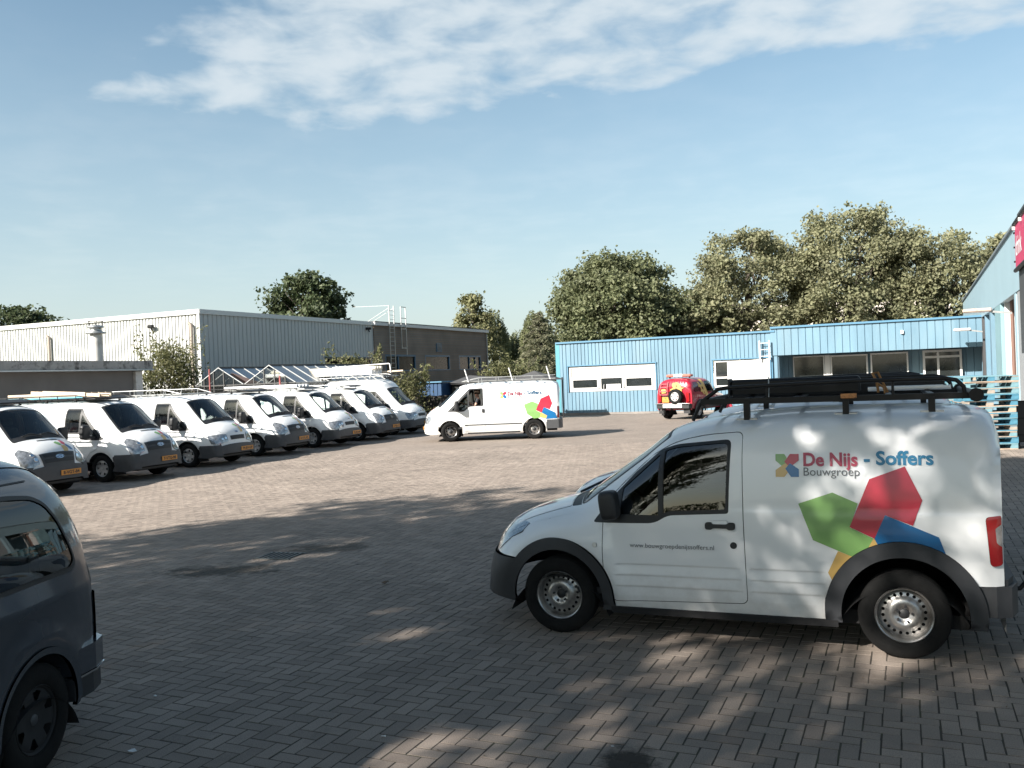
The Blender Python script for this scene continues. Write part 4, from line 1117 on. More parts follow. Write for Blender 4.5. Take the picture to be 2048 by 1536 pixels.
def brickmat():
    m = bpy.data.materials.new('brown_brick'); m.use_nodes = True; nt = m.node_tree; b = nt.nodes['Principled BSDF']
    tc = N(nt, 'ShaderNodeTexCoord'); mp = N(nt, 'ShaderNodeMapping'); mp.inputs['Rotation'].default_value = (math.pi / 2, 0, 0); L(nt, tc.outputs['Object'], mp.inputs[0])
    br = N(nt, 'ShaderNodeTexBrick', inp={'Scale': 1.0, 'Mortar Size': .008, 'Brick Width': .22, 'Row Height': .065}); L(nt, mp.outputs[0], br.inputs['Vector'])
    br.inputs['Color1'].default_value = (.200, .145, .108, 1); br.inputs['Color2'].default_value = (.255, .188, .140, 1); br.inputs['Mortar'].default_value = (.19, .17, .152, 1)
    nz = N(nt, 'ShaderNodeTexNoise', inp={'Scale': .8, 'Detail': 5.0}); L(nt, tc.outputs['Object'], nz.inputs['Vector'])
    hs = N(nt, 'ShaderNodeHueSaturation'); mr = N(nt, 'ShaderNodeMapRange', inp={'From Min': .3, 'From Max': .7, 'To Min': .85, 'To Max': 1.15}); L(nt, nz.outputs[0], mr.inputs['Value']); L(nt, mr.outputs[0], hs.inputs['Value']); L(nt, br.outputs[0], hs.inputs['Color'])
    L(nt, hs.outputs[0], b.inputs['Base Color']); b.inputs['Roughness'].default_value = .9
    return m


BRICK = brickmat()

# ------------------------------------------------------------------ long blue building at the back
OB = (2.43, 47.87)
blue = empty('blue_building', (OB[0], OB[1], 0), ROT1, 'low building of blue ribbed metal behind the red off-roader', 'building')


def blue_building():
    p = blue; H1 = 3.85; H2 = 4.02
    m = MB()
    # front wall round the openings: window A, white shutter opening, recess
    A0, A1, AZ0, AZ1 = .66, 5.44, 1.22, 2.60; B0, B1, BZ0, BZ1 = 8.36, 11.12, 1.22, 2.60; C0, C1, CZ = 11.5, 19.95, 2.70
    cladding(m, .2, A0, 0.12, H1); cladding(m, A0, A1, 0.12, AZ0); cladding(m, A0, A1, AZ1, H1); cladding(m, A1, B0, .12, H1)
    cladding(m, B0, B1, .12, BZ0); cladding(m, B0, B1, BZ1, H1); cladding(m, B1, C0, .12, H1)
    cladding(m, C0 - .3, 20.6, CZ, H2, pitch=.33, flat=.29, y=-.05)
    m.build('front_wall', BLUEC, p)
    m = MB(); cladding(m, C0, 20.6, 0.05, CZ, y=1.55, pitch=.33, flat=.29); m.box((C0 + .02, .80, 1.35), (.05, 1.5, 2.7)); m.build('recess_wall', BLUEC, p)
    m = MB(); m.box((16.0, .80, 2.72), (9.1, 1.5, .04)); m.build('recess_soffit', BLUED, p)
    m = MB(); m.box((.10, .05, 1.93), (.20, .12, 3.82)); m.box((-.004, 5.0, 1.93), (.06, 10., 3.80)); m.build('corner_trim', TEALC, p)
    m = MB(); m.box((5.7, -.005, H1 + .03), (11.4, .16, .09)); m.build('roof_edge', BLUED, p)
    m = MB(); m.box((15.9, -.055, H2 + .03), (9.4, .16, .09)); m.build('roof_edge', BLUED, p)
    m = MB(); m.box((10.3, 5.2, H1 - .08), (20.5, 10., .06)); m.build('roof', ROOFBIT, p)
    m = MB(); m.box((5.8, .06, .06), (11.4, .14, .12)); m.build('plinth', mat('plinth_concrete', (.22, .20, .185), .9, var=.2, vscale=2), p)
    # drip trims round the openings
    for (a, b, z0, z1) in ((A0, A1, AZ0, AZ1), (B0, B1, BZ0, BZ1)):
        m = MB(); m.box(((a + b) / 2, -.02, z1 + .02), (b - a + .12, .10, .05)); m.box((a - .02, .0, (z0 + z1) / 2), (.05, .10, z1 - z0)); m.box((b + .02, .0, (z0 + z1) / 2), (.05, .10, z1 - z0)); m.build('opening_trim', BLUED, p)
    wa = framed_window(p, A0 + .04, A1 - .04, AZ0 + .02, AZ1 - .02, .07, WFRAME, lambda a, z: BLIND if z > 1.8 else DGLASS, w=.10, mull=(2.42, 3.66), trans=(1.96,), pane_y=.0)
    for s0, s1 in ((A0 + .2, 2.30), (3.80, A1 - .2)):                      # inner sashes
        m = MB(); m.box(((s0 + s1) / 2, .03, 1.39), (s1 - s0, .05, .10)); m.box(((s0 + s1) / 2, .03, 1.89), (s1 - s0, .05, .07)); m.box((s0, .03, 1.64), (.09, .048, .5)); m.box((s1, .03, 1.64), (.09, .048, .5)); m.build('sash', WFRAME, wa)
    m = MB(); m.box((3.14, .022, 1.47), (.78, .012, .24)); sg = m.build('paper_sign', mat('paper', (.70, .70, .69), .7), wa)
    flat_text('sign_lettering', 'CrossFit', .17, GREY_D, sg, Matrix.Translation((2.83, .012, 1.41)) @ Matrix.Rotation(math.pi / 2, 4, 'X'), width=.64)
    m = MB(); m.tube([(2.62, .0, 1.34), (2.62, .0, 1.50), (2.64, .0, 1.60)], [.03, .035, .02], 8); m.build('figurine', mat('figurine', (.3, .3, .3), .5), wa)
    # white boarded opening with a narrow window and a flap
    ob = MB(); ob.box((10.0, .05, (BZ0 + BZ1) / 2), (1.75, .05, BZ1 - BZ0 - .04)); ob.build('white_panel', WFRAME, p)
    m = MB(); m.box((10.72, -.02, 1.93), (.80, .05, 1.22)); m.build('white_flap', WFRAME, p)
    framed_window(p, B0 + .04, 9.15, BZ0 + .02, BZ1 - .02, .06, WFRAME, DGLASS, w=.09, trans=(1.72,))
    # recess glazing
    y = 1.40
    framed_window(p, 12.05, 13.52, .8, 2.62, y, WFRAME, DGLASS, w=.05); m = MB(); m.box((13.66, y, 1.70), (.24, .07, 1.86)); m.build('white_post', WFRAME, p)
    framed_window(p, 13.80, 15.50, .8, 2.60, y, WFRAME, DGLASS, w=.07); framed_window(p, 15.62, 17.28, .8, 2.62, y, WFRAME, DGLASS, w=.07)
    m = MB(); m.box((15.0, y - .15, .78), (6.1, .3, .06)); m.build('window_sill', WFRAME, p)
    dr = framed_window(p, 17.90, 19.55, .02, 2.64, y, WFRAME, DGLASS, w=.10, name='glazed_door', mull=(18.55,), trans=(2.32,))
    m = MB(); m.bar((19.38, y - .06, .95), (19.38, y - .06, 1.25), .03, .03); m.build('door_handle', ALU, dr)
    m = MB(); m.box((17.06, -.10, 3.52), (.12, .10, .16)); m.build('alarm_box', WFRAME, p)
    m = MB(); m.tube([(11.24, -.05, 2.6), (11.24, -.05, .15)], .035, 8); m.build('drainpipe', BLUED, p)


blue_building()


def ladder(name, label, base, rz, h, w, m, rungs, tilt=0.0, r=.03):
    o = empty(name, base, rz, label, 'ladder')
    for s in (-1, 1): MB().bar((s * w / 2, 0, 0), (s * w / 2, tilt, h), r * 1.2, r * 2.2).build('rail', m, o)
    for i in range(rungs):
        t = (i + .6) / rungs; MB().cyl((-w / 2, tilt * t, h * t), (w / 2, tilt * t, h * t), r * .55, 8).build('rung', m, o)
    return o


lx, ly = W2(10.92, -.22, OB)
lw = ladder('short_ladder', 'short white ladder fixed high on the blue wall above the white panel', (lx, ly, 2.50), ROT1, .95, .46, WFRAME, 3)

# ------------------------------------------------------------------ tall warehouse on the right
WA = R(24.8); FW = np.array([math.sin(WA), math.cos(WA)]); OW = np.array([20.98, 39.61])
ware = empty('blue_warehouse', (OW[0], OW[1], 0), math.pi / 2 - WA, 'tall pale blue warehouse with deep bays behind the pallets', 'building')


def warehouse():
    # local x runs away from the camera, the front faces local +y
    p = ware; ZT = 5.78
    Fx = lambda s: s
    m = MB(); m.box((3.0, -.10, 4.88), (41.6, .20, 1.80)); m.build('fascia', PALEB, p)             # s -17.8..23.8, z 3.98..5.78
    m = MB(); m.box((3.0, -.08, ZT + .03), (41.7, .30, .07)); m.build('roof_edge', mat('grey_edge', (.16, .19, .21), .5), p)
    m = MB(); m.box((16.9, -.12, 1.99), (13.8, .16, 3.98)); m.build('far_wall', PALEB, p)
    m = MB(); m.box((3.0, -1.42, 2.0), (41.6, .05, 4.0)); m.build('bay_wall', PALEB, p)
    m = MB(); m.box((-.0, -.10, 1.99), (.9, .18, 3.97)); m.box((3.0, -7.5, 5.6), (41.6, 12, .05)); m.build('roof', ROOFBIT, p)
    for s, w in ((6.6, .9), (3.2, .9), (1.0, .5), (-2.0, .7), (-5.2, 1.5)):                        # deep fins
        m = MB(); m.box((s, -.70, 1.99), (w * .45, 1.36, 3.96)); m.build('fin', BLUEC, p)
    m = MB(); m.box((-9.2, -.10, 2.2), (2.6, .19, 4.4)); m.build('bay_panel', mat('teal_sheet', (.20, .33, .36), .5, var=.06, vscale=.6), p)
    m = MB(); m.box((-10.9, -.35, 2.2), (.22, .5, 4.4)); m.build('white_post', WFRAME, p)
    m = MB(); m.tube([(-11.4, -.28, 0), (-11.4, -.28, 4.35)], .06, 10); m.build('drainpipe', mat('brown_pipe', (.16, .09, .07), .5), p)
    rd = MB(); rd.box((-13.6, -1.1, 2.0), (4.2, .06, 4.0)); door = rd.build('roller_door', mat('grey_door', (.30, .31, .32), .5), p)
    for s in (-12.4, -13.2, -14.0):
        for z in (.75, 2.0): MB().box((s, -1.055, z), (.42, .03, .75)).build('door_window', DGLASS, door); MB().box((s - .24, -1.05, z), (.05, .04, .8)).build('window_rim', WFRAME, door)
    m = MB(); m.box((-15.7, -.10, 1.99), (.5, .18, 3.97)); m.build('bay_pier', PALEB, p)
    m = MB(); m.box((-17.0, -.12, 2.0), (1.5, .2, 4.0)); m.build('near_wall', mat('grey_door', (.30, .31, .32), .5), p)
    # small door light between the fins
    m = MB(); m.box((-.9, -1.36, 1.7), (.8, .05, 2.4)); m.build('side_door', WFRAME, p)


warehouse()


def wxy(s, d=0.0):
    "a point s metres along the warehouse wall, d metres out into the yard"
    n = np.array([-math.cos(WA), math.sin(WA)]); q = OW + FW * s + n * d; return float(q[0]), float(q[1])


def sign_board():
    x, y = wxy(-22.0, .12)
    o = empty('sign_board', (x, y, 0), math.pi / 2 - WA, 'dark sign board with a magenta banner on the warehouse', 'sign')
    m = MB(); m.box((0, 0, 3.95), (4.6, .20, 3.4)); m.build('board', mat('charcoal_board', (.045, .047, .050), .6), o)
    m = MB(); m.box((0, .15, 4.85), (4.5, .03, 1.02)); b = m.build('banner', mat('magenta_banner', (.42, .035, .10), .55, var=.08, vscale=1.0), o)
    flat_text('banner_lettering', 'drink', .66, mat('banner_white', (.72, .66, .68), .6), b, Matrix.Translation((2.12, .17, 4.62)) @ Matrix.Rotation(math.pi, 4, 'Z') @ Matrix.Rotation(math.pi / 2, 4, 'X'), bold=.012)
    for z in (5.41, 4.28):
        m = MB(); m.tube([(-2.3, .17, z), (2.3, .17, z)], .05, 8); m.build('banner_rail', BLACKM, o)
    for s in (2.15, .6, -.9):
        m = MB(); m.box((s, .20, 5.30), (.06, .06, .08)); m.build('spotlight', WFRAME, o)
    for z in (4.5, 4.85, 5.2):
        m = MB(); m.box((2.30, .17, z), (.10, .05, .04)); m.build('banner_clip', BLACKM, o)


sign_board()


def yard_lamp(name, label, s, z, ln, m):
    x, y = wxy(s, 0.02); o = empty(name, (x, y, 0), math.pi / 2 - WA, label, 'lamp', 'arm lamps on the warehouse wall')
    b = MB(); b.bar((0, 0, z), (0, ln * .5, z + .10), .06, .06); b.build('arm', GALV, o)
    b = MB(); b.box((0, ln * .72, z + .14), (.22, ln * .62, .11), ch=.03); b.build('lamp_housing', m, o)
    b = MB(); b.box((0, ln * .72, z + .075), (.17, ln * .5, .02)); b.build('diffuser', CLEARL, o)


yard_lamp('wall_lamp', 'long rusty arm lamp reaching out from the warehouse above the white lamp', -15.0, 3.45, 1.25, mat('rusty_lamp', (.45, .36, .31), .6, dirt=(.20, .08, .04), dirt_amt=.7, dscale=6))
yard_lamp('wall_lamp', 'short white arm lamp low on the warehouse beside the blue roof edge', -1.0, 3.32, 1.1, WFRAME)

# ------------------------------------------------------------------ grey and brown buildings on the left
OG = (-14.61, 42.0)
grey = empty('grey_warehouse', (OG[0], OG[1], 0), ROT1, 'large pale warehouse of ribbed metal behind the parked vans', 'building')


def grey_warehouse():
    p = grey; HZ = 5.80
    m = MB(); cladding(m, -34, 0, 0, HZ, pitch=.21, flat=.13, dep=.04, lip=.02); m.build('sunny_wall', GREYC, p)
    m = MB(); t = MB(); cladding(t, 0, 14.9, 0, HZ, pitch=.30, flat=.21, dep=.04, lip=.025)
    op0, op1, oz = 9.9, 14.55, 3.66
    t = MB(); cladding(t, 0, op0, 0, HZ, pitch=.30, flat=.21, dep=.04, lip=.025); cladding(t, op0, op1, oz, HZ, pitch=.30, flat=.21, dep=.04, lip=.025); cladding(t, op1, 14.9, 0, HZ, pitch=.30, flat=.21, dep=.04, lip=.025)
    t.v = [(-b, a, z) for a, b, z in t.v]; t.build('shaded_wall', GREYC, p)
    m = MB(); m.box((-17, -.01, HZ + .05), (34.1, .14, .22)); m.build('roof_edge', ROOFT, p)
    m = MB(); m.box((.01, 7.45, HZ + .05), (.14, 15.0, .22)); m.build('roof_edge', ROOFT, p)
    m = MB(); m.box((-.06, -.0, HZ / 2), (.16, .07, HZ)); m.build('corner_trim', ROOFT, p)
    m = MB(); m.box((-17, 7.5, HZ - .1), (33.8, 14.8, .05)); m.build('roof', ROOFBIT, p)
    m = MB(); m.box((-1.2, (op0 + op1) / 2, oz / 2), (.05, op1 - op0, oz)); m.box((-.6, op0, oz / 2), (1.2, .05, oz)); m.box((-.6, op1, oz / 2), (1.2, .05, oz)); m.box((-.6, (op0 + op1) / 2, oz), (1.2, op1 - op0, .05)); m.build('loading_bay', DARK, p)
    m = MB(); m.box((.03, (op0 + op1) / 2, oz + .03), (.08, op1 - op0 + .3, .10)); m.build('bay_lintel', mat('dark_steel', (.06, .07, .075), .5), p)
    for s, zt in ((-10.0, 5.15), (-.42, 5.25)):
        b = MB(); b.tube([(s + .0, -.12, 0), (s + .0, -.12, zt), (s - .16, -.10, zt + .08)], .075, 10); b.build('downpipe', mat('tan_pipe', (.30, .25, .20), .6), p)
    for (x, y, z) in ((-2.9, -.18, 5.30), (.2, 14.1, 5.5)):
        b = MB(); b.box((x, y, z), (.34, .16, .16), ch=.03); b.bar((x, y, z - .05), (x, y + .1, z - .2), .05, .05); b.build('floodlight', BLACKM, p)


grey_warehouse()
brown = empty('brick_building', (*W2(0.05, 14.95, OG), 0), ROT1, 'brown brick building with blue window frames beside the grey warehouse', 'building')


def brick_building():
    p = brown; Ln = 16.2; HZ = 5.75
    # wall along local +y, facing local +x; openings (y0, y1, z0, z1)
    ops = [(1.2, 5.05, 2.85, 3.92), (6.3, 9.95, 2.85, 3.92), (11.4, 15.1, 2.85, 3.92)]
    m = MB(); cy = 0.0
    for y0, y1, z0, z1 in ops:
        m.box((-.12, (cy + y0) / 2, HZ / 2), (.24, y0 - cy, HZ)); m.box((-.12, (y0 + y1) / 2, z0 / 2), (.24, y1 - y0, z0)); m.box((-.12, (y0 + y1) / 2, (z1 + HZ) / 2), (.24, y1 - y0, HZ - z1)); cy = y1
    m.box((-.12, (cy + Ln) / 2, HZ / 2), (.24, Ln - cy, HZ)); m.box((-5, Ln - .12, HZ / 2), (9.7, .24, HZ)); m.build('brick_wall', BRICK, p)
    m = MB(); m.box((.02, Ln / 2, HZ + .10), (.34, Ln + .3, .22)); m.build('roof_fascia', mat('white_fascia', (.62, .62, .61), .6), p)
    m = MB(); m.box((-5, Ln / 2, HZ + .22), (10.4, Ln + .3, .05)); m.build('roof', ROOFBIT, p)
    fm = mat('blue_frame', (.05, .12, .19), .5)
    for k, (y0, y1, z0, z1) in enumerate(ops):
        o = MB(); w = .10
        o.box((-.06, (y0 + y1) / 2, z1 - .05), (.14, y1 - y0, .12)); o.box((-.06, (y0 + y1) / 2, z0 + .03), (.16, y1 - y0, .08))
        o.box((-.06, y0 + .05, (z0 + z1) / 2), (.12, .10, z1 - z0)); o.box((-.06, y1 - .05, (z0 + z1) / 2), (.12, .10, z1 - z0))
        if k != 1: o.box((-.06, (y0 + y1) / 2 + (.9 if k == 2 else -.3), (z0 + z1) / 2), (.10, .07, z1 - z0)); 
        if k == 2: o.box((-.06, (y0 + y1) / 2 - .1, (z0 + z1) / 2), (.10, .07, z1 - z0))
        wn = o.build('window', fm, p); MB().box((-.10, (y0 + y1) / 2, (z0 + z1) / 2), (.02, y1 - y0 - .1, z1 - z0 - .1)).build('pane', mat('dull_window_glass', (.022, .025, .024), .22, spec=.18, var=.5, vscale=2.2), wn)
    m = MB(); m.box((.02, 8.3, 4.45), (.08, .75, .62)); v = m.build('vent_louvre', fm, p)
    for i in range(6): MB().box((.065, 8.3, 4.22 + .09 * i), (.02, .60, .045)).build('slat', GREYP2, v)
    m = MB(); m.tube([(.10, Ln - .1, 5.6), (.10, Ln - .1, 0)], .05, 8); m.build('downpipe', GALV, p)
    m = MB(); m.box((.3, 4.5, 1.2), (.06, 1.2, 1.9)); m.build('blue_door', mat('blue_door', (.03, .10, .22), .5), p)
    m = MB(); m.box((-6, Ln - 1.6, HZ + .34), (3.0, 2.0, .2)); m.build('roof_hatch', WFRAME, p)


brick_building()


def caged_ladder():
    x, y = W2(.35, 16.6, OG); o = empty('caged_ladder', (x, y, 0), ROT1, 'galvanised caged ladder climbing past the roof of the brick building', 'ladder')
    for s in (-.28, .28): MB().bar((0, s, 1.2), (0, s, 7.05), .05, .05).build('rail', GALV, o)
    for i in range(20): MB().cyl((0, -.28, 1.4 + i * .28), (0, .28, 1.4 + i * .28), .014, 6).build('rung', GALV, o)
    for yy in (1.15, 1.75): MB().bar((.0, yy, 3.9 if yy > 1.2 else 4.3), (.0, yy, 7.05), .05, .05).build('handrail', GALV, o)
    for z in (7.03, 6.3, 5.6, 4.35):
        MB().bar((0, 1.15, z), (0, 1.75, z), .045, .045).build('guard_bar', GALV, o)
    for s in (-.28, .28): MB().bar((0, s, 6.9), (-1.8, s - .2, 5.95), .025, .025).build('brace', GALV, o)
    MB().bar((0, -.28, 7.03), (-2.5, -.5, 7.10), .02, .02).build('guard_bar', GALV, o)


caged_ladder()

# low shed with a weathered fascia, its flue and the shrub behind it
OS = (-14.9, 36.0)
shed = empty('low_shed', (OS[0], OS[1], 0), ROT1, 'low grey shed with a weathered concrete roof edge behind the vans', 'shed')


def low_shed():
    p = shed
    m = MB(); m.box((-.2, -9.5, 1.55), (.3, 19, 3.0)); m.box((-3, -.2, 1.55), (5.6, .3, 3.0)); m.build('wall', RENDER, p)
    m = MB(); m.box((0, -9.4, 3.24), (.5, 19.4, .34)); m.box((-3, .1, 3.24), (5.8, .4, .33)); m.build('roof_fascia', CONC, p)
    m = MB(); m.box((.27, -9.4, 3.05), (.10, 19.4, .05)); m.build('gutter', GALV, p)
    m = MB(); m.box((-3.2, -9.4, 3.30), (6.0, 19.0, .08)); m.build('roof', ROOFBIT, p)
    m = MB(); m.box((.02, -.28, 1.5), (.14, .34, 2.98)); m.build('corner_pier', mat('white_pier', (.62, .60, .57), .8, dirt=(.2, .18, .15), dirt_amt=.6, dscale=3), p)


low_shed()
x, y = -17.65, 38.0
flue = empty('steel_flue', (x, y, 0), 0, 'white steel flue with a round cowl rising behind the shed', 'chimney')
b = MB(); b.lathe([(.27, 0), (.25, 4.6), (.23, 4.7)], 20, axis='z'); b.build('pipe', mat('flue_white', (.60, .58, .55), .55, dirt=(.25, .2, .15), dirt_amt=.5, dscale=2), flue)
b = MB(); b.lathe([(.20, 4.70), (.42, 4.72), (.42, 4.78), (.24, 4.82), (.22, 4.95), (.33, 4.97), (.33, 5.04), (.20, 5.08), (.05, 5.10)], 20, axis='z'); b.build('cowl', GALV, flue)
b = MB()
for a in range(6): b.cyl((.30 * math.cos(a * 1.05), .30 * math.sin(a * 1.05), 5.04), (.30 * math.cos(a * 1.05), .30 * math.sin(a * 1.05), 5.26), .012, 5)
b.tube([(.30 * math.cos(t), .30 * math.sin(t), 5.26) for t in np.linspace(0, 6.283, 17)[:-1]], .012, 5, closed=True); b.build('cowl_cage', BLACKM, flue)

# greenhouse with two gables
GHG = glass('greenhouse_glass', (.80, .83, .82), .5, rough=.25, base=.10)
GHW = mat('greenhouse_glazing_bar', (.42, .43, .43), .5)


def greenhouse(ap, label, ln=7.0):
    "gable in the E1 direction; ridge runs along E2 from the gable point ap"
    o = empty('greenhouse', (ap[0], ap[1], 0), ROT1, label, 'greenhouse', 'glass greenhouses behind the vans'); w, ze, zr = 1.33, 2.30, 3.05
    MB().bar((0, 0, zr), (0, ln, zr), .06, .08).build('ridge', mat('dark_bar', (.06, .06, .06), .6), o)
    for s in (-1, 1):
        MB().bar((s * w, 0, ze), (0, 0, zr), .028, .03).build('gable_rafter', GHW, o); MB().bar((s * w, 0, ze), (s * w, ln, ze), .035, .035).build('eaves', GHW, o)
        n = int(ln / .75)
        for i in range(1, n + 1): MB().bar((s * w, i * .75, ze + .01), (0, i * .75, zr + .01), .022, .022).build('rafter', GHW, o)
        for i in range(n):
            y0, y1 = i * .75 + .02, (i + 1) * .75 - .02; q = MB(); q.add([(s * w, y0, ze), (s * w, y1, ze), (0, y1, zr), (0, y0, zr)], [(0, 1, 2, 3)]); q.build('roof_pane', GHG, o)
        MB().box((s * w, ln / 2, ze / 2), (.03, ln, ze)).build('side_wall', GHG, o)
    xs = [-1.33, -.8, -.27, .27, .8, 1.33]
    for a, c in zip(xs[:-1], xs[1:]):
        za, zc = ze + (zr - ze) * (1 - abs(a) / w), ze + (zr - ze) * (1 - abs(c) / w); MB().add([(a, .02, .2), (c, .02, .2), (c, .02, zc), (a, .02, za)], [(0, 1, 2, 3)]).build('gable_pane', GHG, o)
    for a in xs[1:-1]: MB().bar((a, 0, .2), (a, 0, ze + (zr - ze) * (1 - abs(a) / w)), .045, .045).build('gable_mullion', mat('dark_bar', (.06, .06, .06), .6), o)
    MB().bar((-w, 0, ze), (w, 0, ze), .05, .05).build('gable_tie', mat('dark_bar', (.06, .06, .06), .6), o)
    return o


greenhouse((-12.35, 37.55), 'glass greenhouse gable nearer the grey warehouse corner')
greenhouse((-9.93, 36.5), 'glass greenhouse gable beside the one at the warehouse corner')
for nm, lb, xx, yy in (('red_post', 'red and white striped post standing before the nearer greenhouse', -12.55, 37.0), ('red_post', 'thin red post in front of the second greenhouse gable', -9.35, 35.9)):
    o = tag(MB().tube([(xx, yy, 0), (xx, yy, 3.0 if yy > 36.5 else 2.6)], .035, 8).build(nm, mat('red_post', (.33, .09, .085), .6, var=.3, vscale=3)), lb, 'post', 'red posts by the greenhouses')
sc = MB(); sc.add([W2(.45, .2, (-12.35, 37.55)) + (2.85,), W2(1.35, .2, (-12.35, 37.55)) + (2.36,), W2(1.3, 1.2, (-12.35, 37.55)) + (2.33,), W2(.6, .6, (-12.35, 37.55)) + (2.55,)], [(0, 1, 2, 3)])
sc.add([(q[0], q[1], q[2] - .03) for q in sc.v[:4]], [(3, 2, 1, 0)]); tag(sc.build('brown_sheet', mat('brown_sheet', (.20, .13, .11), .8)), 'brown sheet hanging under the roof of the nearer greenhouse', 'sheet')

# dark board fence behind the driving van
fence = empty('board_fence', (-7.4, 43.4, 0), ROT1, 'dark wooden board fence behind the driving van', 'fence')
for i in range(50): MB().box((i * .17, random.uniform(-.01, .01), .72 + random.uniform(-.015, .015)), (.16, .025, 1.44)).build('board', WOODF, fence)
for i in range(5): MB().box((i * 1.9, .06, .74), (.09, .09, 1.48)).build('post', WOODF, fence)
for i, (a, t) in enumerate(((2.35, -.25), (5.55, -.20), (8.6, -.22))):
    pass
sk = empty('blue_container', (*W2(1.9, 2.4, (-7.4, 43.4)), 0), ROT1, 'blue steel container behind the board fence', 'container')
m = MB(); cladding(m, 0, 1.3, .1, 2.05, pitch=.22, flat=.16, dep=.03); m.build('side', mat('container_blue', (.012, .05, .12), .5, var=.1, vscale=3), sk)
m = MB(); m.box((.65, .8, 1.05), (1.28, 1.5, 1.9)); m.build('body', mat('container_blue', (.012, .05, .12), .5), sk)
m = MB(); m.box((.65, .75, 2.07), (1.4, 1.7, .06)); m.build('lid', BLUED, sk)
can = empty('dark_canopy', (*W2(7.3, 4.6, (-7.4, 43.4)), 0), ROT1, 'dark peaked canopy roof behind the fence', 'canopy')
m = MB(); m.add([(-1.2, -1.1, 1.95), (1.2, -1.1, 1.95), (1.2, 1.1, 1.95), (-1.2, 1.1, 1.95), (0, 0, 2.45)], [(0, 1, 4), (1, 2, 4), (2, 3, 4), (3, 0, 4), (3, 2, 1, 0)]); m.build('roof', ROOFBIT, can)
for a in (-1.1, 1.1):
    for c in (-1.0, 1.0): MB().bar((a, c, 0), (a, c, 2.06), .06, .06).build('leg', BLACKM, can)
lean = empty('lean_to', (*W2(3.4, 3.2, (-7.4, 43.4)), 0), ROT1, 'dark lean-to shelter between the blue container and the brick building', 'shelter')
m = MB(); m.box((1.2, 1.0, 1.0), (2.5, 2.0, 2.0)); m.build('shelter_body', mat('dark_tarp', (.02, .022, .022), .8), lean); m = MB(); m.add([(-.1, -.2, 2.0), (2.6, -.2, 1.75), (2.6, 2.1, 2.1), (-.1, 2.1, 2.35)], [(0, 1, 2, 3)]); m.add([(q[0], q[1], q[2] - .06) for q in m.v[:4]], [(3, 2, 1, 0)]); m.build('roof', ROOFBIT, lean)
# ------------------------------------------------------------------ trees
LEAF_D = leafmat('oak_leaves', (.060, .085, .040), (.110, .130, .065))
LEAF_P = leafmat('plane_leaves', (.190, .198, .112), (.255, .248, .148))
LEAF_M = leafmat('maple_leaves', (.125, .145, .074), (.190, .200, .108))
LEAF_B = leafmat('birch_leaves', (.15, .16, .08), (.26, .25, .13))
LEAF_W = leafmat('willow_leaves', (.14, .16, .08), (.23, .24, .13))
LEAF_C = leafmat('cedar_needles', (.15, .16, .10), (.27, .26, .17))
LEAF_S = leafmat('shrub_leaves', (.10, .115, .045), (.24, .23, .12))


def leaf_mesh(name, P, Nn, size, asp=.62, seed=1):
    g = np.random.default_rng(seed); n = len(P)
    t = g.normal(size=(n, 3)); t -= (t * Nn).sum(1)[:, None] * Nn; t /= np.linalg.norm(t, axis=1)[:, None] + 1e-9; b = np.cross(Nn, t)
    s = (size * g.uniform(.6, 1.35, n))[:, None]; cup = Nn * s * .12
    V = np.stack([P - t * s * .5, P - b * s * asp * .5 + cup - t * s * .05, P + t * s * .5, P + b * s * asp * .5 + cup - t * s * .05], 1).reshape(-1, 3)
    me = bpy.data.meshes.new(name); me.vertices.add(4 * n); me.vertices.foreach_set('co', V.ravel()); me.loops.add(4 * n); me.loops.foreach_set('vertex_index', np.arange(4 * n))
    me.polygons.add(n); me.polygons.foreach_set('loop_start', np.arange(n) * 4); me.polygons.foreach_set('use_smooth', np.zeros(n, bool)); me.update(calc_edges=True)
    return me


def limb(mb, a, b, r0, r1, g, k=5, wob=.06):
    a, b = np.array(a, float), np.array(b, float); d = np.linalg.norm(b - a); pts = []
    for i in range(k + 1):
        t = i / k; p = a + (b - a) * t + g.normal(size=3) * wob * d * (0 if i in (0, k) else 1); p[2] += .10 * d * math.sin(math.pi * t); pts.append(p)
    mb.tube(pts, [r0 + (r1 - r0) * i / k for i in range(k + 1)], 7, caps=False); return pts


